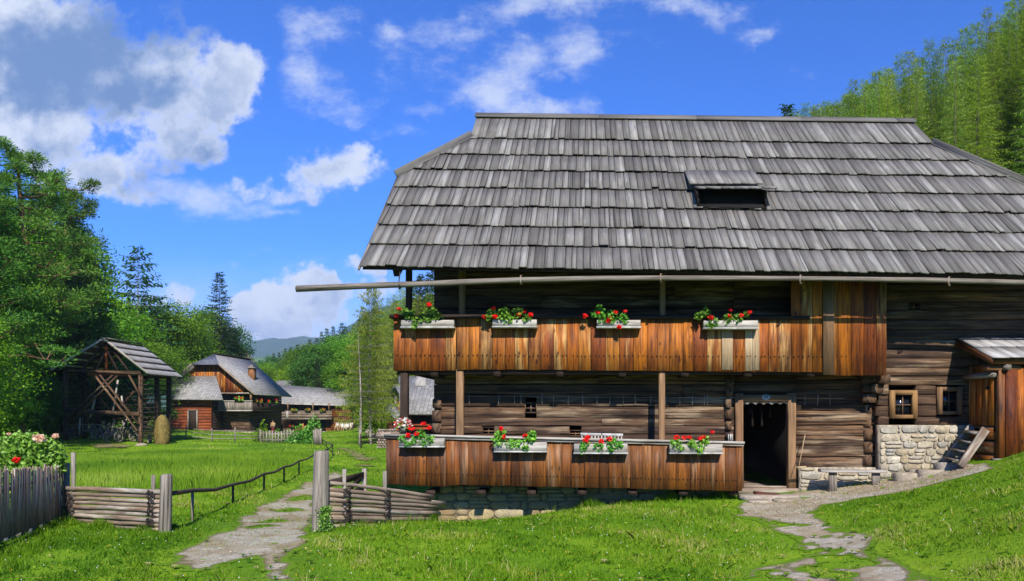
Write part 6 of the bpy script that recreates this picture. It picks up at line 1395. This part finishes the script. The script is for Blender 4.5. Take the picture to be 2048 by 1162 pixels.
# annexe
ax_ = empty('log_annexe', (-41.5, 78.5, -1.9), 'low red log annexe with a long shingle roof in front of the old farmhouse', 'outbuilding')
def A_(nm, mt, f): return put(nm, mt, f, ax_)
A_('roof', 'shing', lambda mb: gslab(mb, [W(341, 798, 76.8), W(446, 799, 76.8), W(432, 752, 79.9), W(330, 752, 79.9)], .12, (1, 0, 0)))
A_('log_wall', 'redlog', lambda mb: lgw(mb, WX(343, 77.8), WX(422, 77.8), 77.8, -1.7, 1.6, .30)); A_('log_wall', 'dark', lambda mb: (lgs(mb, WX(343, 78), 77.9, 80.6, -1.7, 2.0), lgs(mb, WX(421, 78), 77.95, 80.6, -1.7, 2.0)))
A_('foundation', 'stone', lambda mb: [mb.blob((x, 77.75, -1.88), .3, .2, .2, seed=i, sub=1) for i, x in enumerate(np.arange(-42.8, -38.8, .42))])
d_ = A_('door', 'dark', lambda mb: mb.box(WX(377, 77.6), WX(393, 77.6), 77.62, 77.72, -1.5, .45, 'z')); mb = MB(); mb.box(WX(375, 77.6), WX(377, 77.6), 77.56, 77.75, -1.55, .55, 'z'); mb.box(WX(393, 77.6), WX(395, 77.6), 77.56, 77.75, -1.55, .55, 'z'); mb.box(WX(375, 77.6), WX(395, 77.6), 77.55, 77.75, .45, .55, 'x'); mb.build('door_frame', M['grey'], d_)

# ------------------------------------------------------------ low farmhouse further back
lf = empty('low_farmhouse', (-37, 107, -2.6), 'long low timber farmhouse with half hipped shingle roof and latticed balcony', 'farmhouse')
def L_(nm, mt, f): return put(nm, mt, f, lf)
e0, e1, r0, r1, k1 = W(540, 805, 104), W(713, 810, 104), W(540, 768, 108.4), W(688, 779, 108.8), W(708, 791, 106.8)
L_('roof', 'shing', lambda mb: (gslab(mb, [e0, e1, k1, r1, r0], .12, (1, 0, 0)), gslab(mb, [k1, (e1.x, 111, k1.z), r1], .08), gslab(mb, [r0, r1, (r1.x + 2.6, 113.5, e1.z), (e0.x, 113.5, e0.z)], .1, (1, 0, 0))))
L_('eave_board', 'greyl', lambda mb: mb.bar(e0 + Vector((0, -.03, -.12)), e1 + Vector((0, -.03, -.12)), .06, .14))
L_('log_wall', 'brown', lambda mb: lgw(mb, WX(662, 104.6), WX(703, 104.6), 104.6, -2.3, 1.3, .26)); L_('log_wall', 'brown', lambda mb: lgw(mb, WX(566, 105), WX(663, 105), 105.0, -2.3, -.6, .26)); L_('log_wall', 'dark', lambda mb: (lgw(mb, WX(555, 105), WX(663, 105), 105.3, -.6, 1.6, .26), lgs(mb, WX(703, 104.6), 104.6, 112.5, -2.3, 1.5), lgw(mb, WX(555, 105), WX(703, 105), 112.5, -2.3, 1.5)))
L_('foundation', 'stone', lambda mb: [mb.blob((x, 104.9, -2.45), .3, .2, .2, seed=i, sub=1) for i, x in enumerate(np.arange(-42, -33, .42))])
L_('balcony_floor', 'dark', lambda mb: mb.box(WX(563, 103.6), WX(663, 103.6), 103.6, 105.2, -.62, -.52))
def latt(mb):
    x = WX(564, 103.6)
    while x < WX(662, 103.6): mb.box(x, x + .09, 103.56, 103.6, -.5, .50, 'z'); x += .15
    for z in (-.6, -.2, .12, .46): mb.box(WX(563, 103.6), WX(663, 103.6), 103.5, 103.57, z, z + .12, 'x')
L_('balcony_lattice', 'rail', latt); L_('end_board', 'greyl', lambda mb: mb.box(WX(572, 103.4), WX(576, 103.4), 103.44, 103.5, -.5, .5, 'z'))
for px in (575, 625, 657): L_('post', 'post', lambda mb: mb.box(WX(px, 103.7), WX(px, 103.7) + .12, 103.62, 103.74, .5, 1.7))
L_('door', 'black', lambda mb: mb.box(WX(640, 104.9), WX(651, 104.9), 104.88, 104.98, -2.2, -.75)); L_('door_post', 'post', lambda mb: mb.box(WX(634, 104.8), WX(639, 104.8), 104.8, 104.95, -2.3, -.6, 'z'))
for px in (584, 608): window(WX(px - 4, 104.9), WX(px + 4, 104.9), -1.6, -.95, 104.85, .06, 'redlog', (1, 0), .10, lf)
L_('step', 'greyl', lambda mb: [mb.box(WX(640, 104) - .1, WX(658, 104), 103.3 + k * .35, 103.7 + k * .35, -2.75, -2.6 + k * .14) for k in range(3)])
for i, px in enumerate((588, 615, 645)): fbox(['leftmost', 'middle', 'rightmost'][i] + ' flower box on the latticed balcony of the low farmhouse', WX(px - 5, 103.3), WX(px + 6, 103.3), 103.35, .55, 70, 'orng_petal')
for i, px in enumerate((584, 610)): fbox(['white window box under the left', 'green window box under the right'][i] + ' ground floor window of the low farmhouse', WX(px - 5, 104.6), WX(px + 5, 104.6), 104.7, -1.7, 30)
# roofs behind it
for lb_, pts in (('shingle roofed shed whose ridge shows behind the low farmhouse, left one', [(553, 761), (588, 761), (590, 800), (545, 800)]), ('pale roofed hut just showing behind the low farmhouse ridge', [(592, 765), (603, 765), (612, 800), (586, 800)])):
    (a, b, c, d) = pts; Yr = 118 if a[0] < 590 else 124; t = empty('shingled_shed', W(a[0], 850, Yr), lb_, 'shed'); mb = MB(); gslab(mb, [W(*d, Yr - 3), W(*c, Yr - 3), W(*b, Yr), W(*a, Yr)], .15, (1, 0, 0)); gslab(mb, [W(*a, Yr), W(*b, Yr), W(*b, Yr) + Vector((0, 3, -2)), W(*a, Yr) + Vector((0, 3, -2))], .15, (1, 0, 0)); mb.build('roof', M['shing'], t)
    x0, x1 = WX(a[0], Yr) + .3, WX(b[0], Yr) - .3; mb = MB(); lgw(mb, x0, x1, Yr - 2, gz(x0, Yr) - .2, 2.3, .3); lgw(mb, x0, x1, Yr + 2, gz(x0, Yr) - .2, 2.3, .3); lgs(mb, x0, Yr - 2, Yr + 2, gz(x0, Yr) - .2, 2.6, .3); lgs(mb, x1, Yr - 2, Yr + 2, gz(x0, Yr) - .2, 2.6, .3); mb.build('log_wall', M['dark'], t)
# barn seen through the gallery end
bn = empty('barn', (-11, 60, -2), 'barn with a big pale shingle roof seen through the open end of the lower gallery', 'barn')
def N_(nm, mt, f): return put(nm, mt, f, bn)
N_('roof', 'shing', lambda mb: (gslab(mb, [W(800, 828, 57), (-5, 57, WZ(828, 57)), (-5, 60.5, 3.12), W(797, 753, 60.5)], .12, (1, 0, 0)), gslab(mb, [W(797, 753, 60.5), (-5, 60.5, 3.12), (-5, 64, .1), (-15, 64, .1)], .12, (1, 0, 0))))
N_('roof_vent', 'rooft', lambda mb: gslab(mb, [W(829, 771, 59.5), W(853, 771, 59.5), W(849, 745, 60.8), W(834, 745, 60.8)], .1, (0, 1, 1)))
N_('log_wall', 'brown', lambda mb: lgw(mb, -14, -5.4, 58.0, -2.3, .1, .3)); N_('log_wall', 'dark', lambda mb: (lgs(mb, -14, 58.1, 63, -2.3, 1.5, .3), lgs(mb, -5.4, 58.1, 63, -2.3, 1.5, .3), lgw(mb, -14, -5.4, 63, -2.3, 1, .3)))
N_('doorway', 'black', lambda mb: mb.box(-13.4, -11.7, 57.9, 58.0, -1.0, -.02)); N_('rail', 'redlog', lambda mb: (mb.box(-13.6, -11.7, 57.7, 57.8, -1.15, -.95, 'x'), mb.box(-13.3, -11.9, 57.6, 57.7, -.85, -.7, 'x')))  # black box on the logs paints the shade of an open doorway
ht = empty('small_hut', W(785, 870, 56), 'small hut with a steep pale roof between the bushes left of the gallery post', 'hut')
put('roof', 'rooft', lambda mb: (gslab(mb, [W(763, 806, 58), W(797, 836, 55.8), W(800, 826, 57), W(787, 806, 58)], .1), gslab(mb, [W(763, 806, 58), W(791, 838, 55), W(797, 836, 55.8)], .1)), ht)
put('wall', 'brown', lambda mb: mb.box(WX(778, 57), WX(800, 57), 56.5, 58.5, -2.4, -.1), ht); put('gable', 'leafless', lambda mb: mb.slab([W(790, 833, 57.2), W(806, 833, 57.2), W(803, 798, 57.2)], .05), ht) if 'leafless' in M else None
b2 = empty('gabled_shed', W(795, 860, 66), 'shed with a worn shingle roof left of the barn', 'shed'); put('roof', 'shing', lambda mb: (gslab(mb, [W(805, 800, 64.5), W(840, 800, 64.5), W(840, 768, 66.5), W(788, 768, 66.5)], .1, (1, 0, 0)), gslab(mb, [W(788, 768, 66.5), W(840, 768, 66.5), W(840, 790, 69), W(780, 790, 69)], .1, (1, 0, 0))), b2); put('wall', 'brown', lambda mb: mb.box(WX(800, 66), WX(840, 66), 65, 68.5, -2.4, 1.2), b2)

# firewood, fences, garden
fw = empty('firewood_stack', W(764, 905, 46), 'stack of split firewood beside the left corner of the lower gallery', 'firewood')
mb = MB(); x0 = WX(756, 46); z0 = gz(x0, 46)
for i in range(8):
    for j in range(8): mb.tube([(x0 + i * .16 + (j % 2) * .08, 45.9, z0 + .08 + j * .15), (x0 + i * .16 + (j % 2) * .08, 46.5, z0 + .08 + j * .15)], .075 * rnd.uniform(.8, 1.1), 7, jit=.01)
mb.build('logs', M['rail'], fw); 
def simple_fence(label, pts, hpx, rails, gap=2.2, mt='grey', stake=.07, nm='rail_fence'):
    G_ = [on_ground(*p) for p in pts]; t = empty(nm, G_[0], label, 'fence'); P = []
    for a, b in zip(G_[:-1], G_[1:]):
        n = max(1, int((b - a).length / gap)); P += [a.lerp(b, k / n) for k in range(n)]
    P.append(G_[-1]); P = [Vector((p.x, p.y, gz(p.x, p.y))) for p in P]
    for p in P: m_ = MB(); m_.bar((p.x, p.y, p.z - .1), (p.x + rnd.gauss(0, .03), p.y, p.z + hpx * rnd.uniform(1.02, 1.25)), stake, stake); m_.build('stake', M[mt], t)
    for f in rails:
        m_ = MB(); m_.tube([p + Vector((0, -.05, hpx * f + rnd.gauss(0, .03))) for p in P], .035, 5); m_.build('rail', M[mt], t)
    return t
simple_fence('low grey two rail fence in front of the old farmhouse and its annexe', [(332, 879), (372, 878), (424, 884), (470, 886), (520, 886)], .95, (.3, .62, .9))
simple_fence('two rail fence between the thin larch trunks and the firewood stack', [(722, 896), (757, 896)], .75, (.5, .9), mt='darkrail')
pf = empty('garden_picket_fence', on_ground(545, 886), 'grey picket fence of the cottage garden in front of the old farmhouse', 'fence'); mb = MB()
a, b = on_ground(521, 886), on_ground(598, 886); n = int((b - a).length / .2)
for k in range(n): p = a.lerp(b, k / n); z = gz(p.x, p.y); mb.box(p.x - .055, p.x + .055, p.y - .015, p.y + .015, z, z + .95 + rnd.gauss(0, .05), 'z')
mb.build('pickets', M['grey'], pf); mb = MB(); mb.bar((a.x, a.y + .04, a.z + .25), (b.x, b.y + .04, b.z + .25), .04, .08); mb.bar((a.x, a.y + .04, a.z + .7), (b.x, b.y + .04, b.z + .7), .04, .08); mb.build('rails', M['grey'], pf)
pf = empty('garden_picket_fence', on_ground(635, 889), 'short piece of grey picket fence right of the garden bush', 'fence'); mb = MB(); a, b = on_ground(628, 889), on_ground(641, 890)
for k in range(6): p = a.lerp(b, k / 5); z = gz(p.x, p.y); mb.box(p.x - .07, p.x + .07, p.y - .015, p.y + .015, z, z + 1.1 + rnd.gauss(0, .05), 'z')
mb.build('pickets', M['grey'], pf)
def small_plant(label, px, py, Y, w, h, mat='bush', n=500, name='garden_plant', grp='plants of the cottage garden'):
    x = WX(px, Y); z = gz(x, Y); t = empty(name, (x, Y, z), label, 'plant', grp); d = rand_dirs(n) * RNG.uniform(.4, 1, (n, 1)); d[:, 2] = np.abs(d[:, 2]); C = np.array([x, Y, z]) + d * np.array([w, w * .7, h]) * (1 + .25 * np.sin(d[:, :1] * 5)); np_mesh('foliage', leaf_quads(C, .10, .4, .9), 4, RNG.random(n), M[mat], t); mb = MB(); mb.tube([(x, Y, z - .1), (x, Y, z + h * .7)], [.05, .02], 5); mb.build('stem', M['bark'], t)
gy = on_ground(560, 886).y + 1.6
for lb_, px, w, h, mt, n in (('big leafy garden bush left of the end of the picket fence', 620, 1.1, 1.9, 'bush', 1500), ('lower green plant beside the big garden bush', 603, .9, 1.1, 'bush', 700), ('tall green clump behind the pickets of the garden', 523, .7, 1.5, 'leaf', 600), ('small pale green plant in the middle of the garden', 570, .8, 1.0, 'bush', 500), ('low yellowish plant near the standing figure', 552, .5, .9, 'leafy', 400), ('bushy plant behind the picket fence near its right end', 590, .8, 1.15, 'leafy', 500)):
    small_plant(lb_, px, 889, gy if px not in (620, 603) else gy - 2.6, w, h, mt, n)
small_plant('heap of reddish cut brushwood in front of the picket fence', 583, 889, gy - 1.3, .8, .45, 'orng_petal' if False else 'pine', 500, 'brush_heap', None)
gp = empty('garden_post', (WX(606, 82), 82, -2.2), 'slim orange wooden post in the cottage garden', 'post'); mb = MB(); x = WX(606, 82); mb.box(x - .07, x + .07, 81.95, 82.05, -2.4, WZ(847, 82), 'z'); mb.build('shaft', M['orange'], gp)

# standing person by the garden
def person(px, Y, top, label):
    x = WX(px, Y); z = gz(x, Y); H = max(1.6, WZ(top, Y) - z); t = empty('person', (x, Y, z), label, 'person'); k = H / 1.7
    def ring(cx, cy, cz, rx, ry, n=12): return [(x + (cx + math.cos(a) * rx) * k, Y + (cy + math.sin(a) * ry) * k, z + cz * k) for a in np.linspace(0, 2 * math.pi, n + 1)[:-1]]
    v, e, r = [], [], []
    J = [((0, 0, .93), .14), ((0, 0, 1.15), .13), ((0, .01, 1.36), .15), ((0, 0, 1.46), .055), ((0, -.01, 1.52), .06), ((0, -.02, 1.62), .085), ((0, -.01, 1.69), .06),
         ((.17, 0, 1.38), .055), ((.22, -.02, 1.14), .045), ((.20, -.16, .96), .035), ((.19, -.22, .92), .03), ((-.17, 0, 1.38), .055), ((-.23, .02, 1.14), .045), ((-.21, -.10, .93), .035), ((-.20, -.15, .88), .03),
         ((.09, 0, .85), .09), ((.10, -.02, .48), .065), ((.10, .02, .08), .045), ((.10, -.12, .03), .04), ((-.09, 0, .85), .09), ((-.10, .0, .48), .065), ((-.11, .03, .08), .045), ((-.11, -.10, .03), .04)]
    E = [(0, 1), (1, 2), (2, 3), (3, 4), (4, 5), (5, 6), (2, 7), (7, 8), (8, 9), (9, 10), (2, 11), (11, 12), (12, 13), (13, 14), (0, 15), (15, 16), (16, 17), (17, 18), (0, 19), (19, 20), (20, 21), (21, 22)]
    me = bpy.data.meshes.new('body'); me.from_pydata([(x + a * k, Y + b * k, z + c * k) for (a, b, c), _ in J], E, []); o = bpy.data.objects.new('body', me); COL.objects.link(o); sk = o.modifiers.new('skin', 'SKIN')
    for i, (_, rr) in enumerate(J): me.skin_vertices[0].data[i].radius = (rr * k, rr * k)
    me.skin_vertices[0].data[0].use_root = True; o.modifiers.new('sub', 'SUBSURF').levels = 1; o.modifiers[-1].render_levels = 1; me.materials.append(M['skin']); adopt(o, t)
    mb = MB(); mb.loft([ring(0, 0, .06, .27, .24), ring(0, 0, .5, .22, .19), ring(0, 0, .98, .17, .15)]); mb.build('skirt', M['maroon'], t, True)
    mb = MB(); mb.loft([ring(0, 0, .92, .19, .165), ring(0, 0, 1.12, .165, .15), ring(0, .01, 1.36, .215, .17), ring(0, 0, 1.45, .09, .08)]); mb.tube([(x + .17 * k, Y, z + 1.38 * k), (x + .22 * k, Y - .02 * k, z + 1.14 * k), (x + .20 * k, Y - .15 * k, z + .98 * k)], [.08, .065, .05], 8); mb.tube([(x - .17 * k, Y, z + 1.38 * k), (x - .23 * k, Y + .02 * k, z + 1.14 * k), (x - .21 * k, Y - .1 * k, z + .95 * k)], [.08, .065, .05], 8); mb.build('jacket', M['tan'], t, True)
    mb = MB(); mb.blob((x, Y + .015 * k, z + 1.66 * k), .105 * k, .11 * k, .09 * k, sub=2, rough=.05); mb.build('hair', M['withy'], t, True)
person(546, 84, 848, 'person in a tan jacket and dark red skirt standing in the cottage garden')
# white sheepskins or cloths drying on wooden trestles
tr = empty('drying_rack', (WX(690, 101), 101, -2.6), 'wooden trestle rack draped with white cloths in front of the low farmhouse', 'rack')
za = gz(WX(690, 101), 101)
for px in (672, 680, 690, 703): mb = MB(); x = WX(px, 101); mb.bar((x - .25, 101, za), (x, 101.2, za + 1.1), .09, .09); mb.bar((x + .25, 101, za), (x, 101.2, za + 1.1), .09, .09); mb.build('leg', M['pale'], tr)
mb = MB(); mb.bar((WX(668, 101), 101.2, za + 1.12), (WX(706, 101), 101.2, za + 1.12), .08, .08); mb.build('bar', M['pale'], tr)
CLT = [(674, 6, .5), (683, 7, .8), (692, 10, 1.0), (702, 7, .75)]
for i, (px, w, h) in enumerate(CLT):
    x0, x1 = WX(px - w / 2, 101), WX(px + w / 2, 101); n = 8; V = MB(); rings = []
    for k in range(n + 1): f = k / n; xx = x0 + (x1 - x0) * f; yy = .05 * math.sin(f * 9 + i); rings.append([(xx, 101.1 + yy, za + 1.18 - h * (1 + .1 * math.sin(f * 7))), (xx, 101.13 + yy, za + .8), (xx, 101.2, za + 1.18), (xx, 101.27 - yy, za + .85), (xx, 101.22 - yy, za + .85), (xx, 101.2, za + 1.14)])
    V.loft(rings); tag(V.build('white_cloth', M['cloth'], None), ['small white cloth at the left end of the drying rack', 'white cloth second from the left on the drying rack', 'largest white cloth in the middle of the drying rack', 'white cloth at the right end of the drying rack'][i], 'cloth', 'white cloths on the drying rack')
wgn = empty('hand_cart', (WX(718, 98), 98, -2.6), 'low dark hand cart with a round wheel on the lawn behind the larch trunks', 'cart'); zc = gz(WX(718, 98), 98); x = WX(718, 98)
mb = MB(); mb.bar((x - .9, 98, zc + .75), (x + 1.0, 98, zc + .78), .6, .10); mb.bar((x - .8, 98, zc + .7), (x - .85, 98, zc), .08, .08); mb.bar((x + .8, 98, zc + .7), (x + .85, 98, zc), .08, .08); mb.build('bed', M['dark'], wgn); wheel(wgn, (x + .2, 97.7, zc + .35), .33)
tg = empty('stone_trough', (WX(743, 74), 74, -2.3), 'grey stone trough on the lawn by the pale track', 'trough'); x = WX(748, 76); zc = gz(x, 76); mb = MB(); mb.blob((x, 76, zc + .3), 1.1, .5, .42, flat=.5, seed=9); mb.build('basin', M['slabstone'], tg)
RD = gpoly([(715, 873), (735, 868), (765, 867), (800, 868), (900, 872), (900, 884), (800, 880), (760, 879), (735, 878)]); path('gravel_road', RD, lambda X, Y: sdf(RD, X, Y) + .4 * n_lo(X, Y), GM2, .5, .05)
HAZE = 1.6e-4
# ------------------------------------------------------------ the air of the valley: pale haze over everything
hz_ = bpy.data.meshes.new('haze'); a, b, c, d, e, f_ = -2650, 2650, -1650, 7150, -130, 420
hz_.from_pydata([(a, c, e), (b, c, e), (b, d, e), (a, d, e), (a, c, f_), (b, c, f_), (b, d, f_), (a, d, f_)], [], [(0, 3, 2, 1), (4, 5, 6, 7), (0, 1, 5, 4), (1, 2, 6, 5), (2, 3, 7, 6), (3, 0, 4, 7)])
hm = bpy.data.materials.new('haze_air'); hm.use_nodes = True; g = NT(hm.node_tree); out = g.n('ShaderNodeOutputMaterial')
pv = g.n('ShaderNodeVolumePrincipled', {'Color': (.62, .78, 1.0, 1), 'Density': HAZE, 'Anisotropy': .0}); g.put(out.inputs['Volume'], pv.outputs[0]); hz_.materials.append(hm)
ho = bpy.data.objects.new('haze', hz_); COL.objects.link(ho); tag(ho, 'thin blue valley haze', 'haze', kind='stuff')
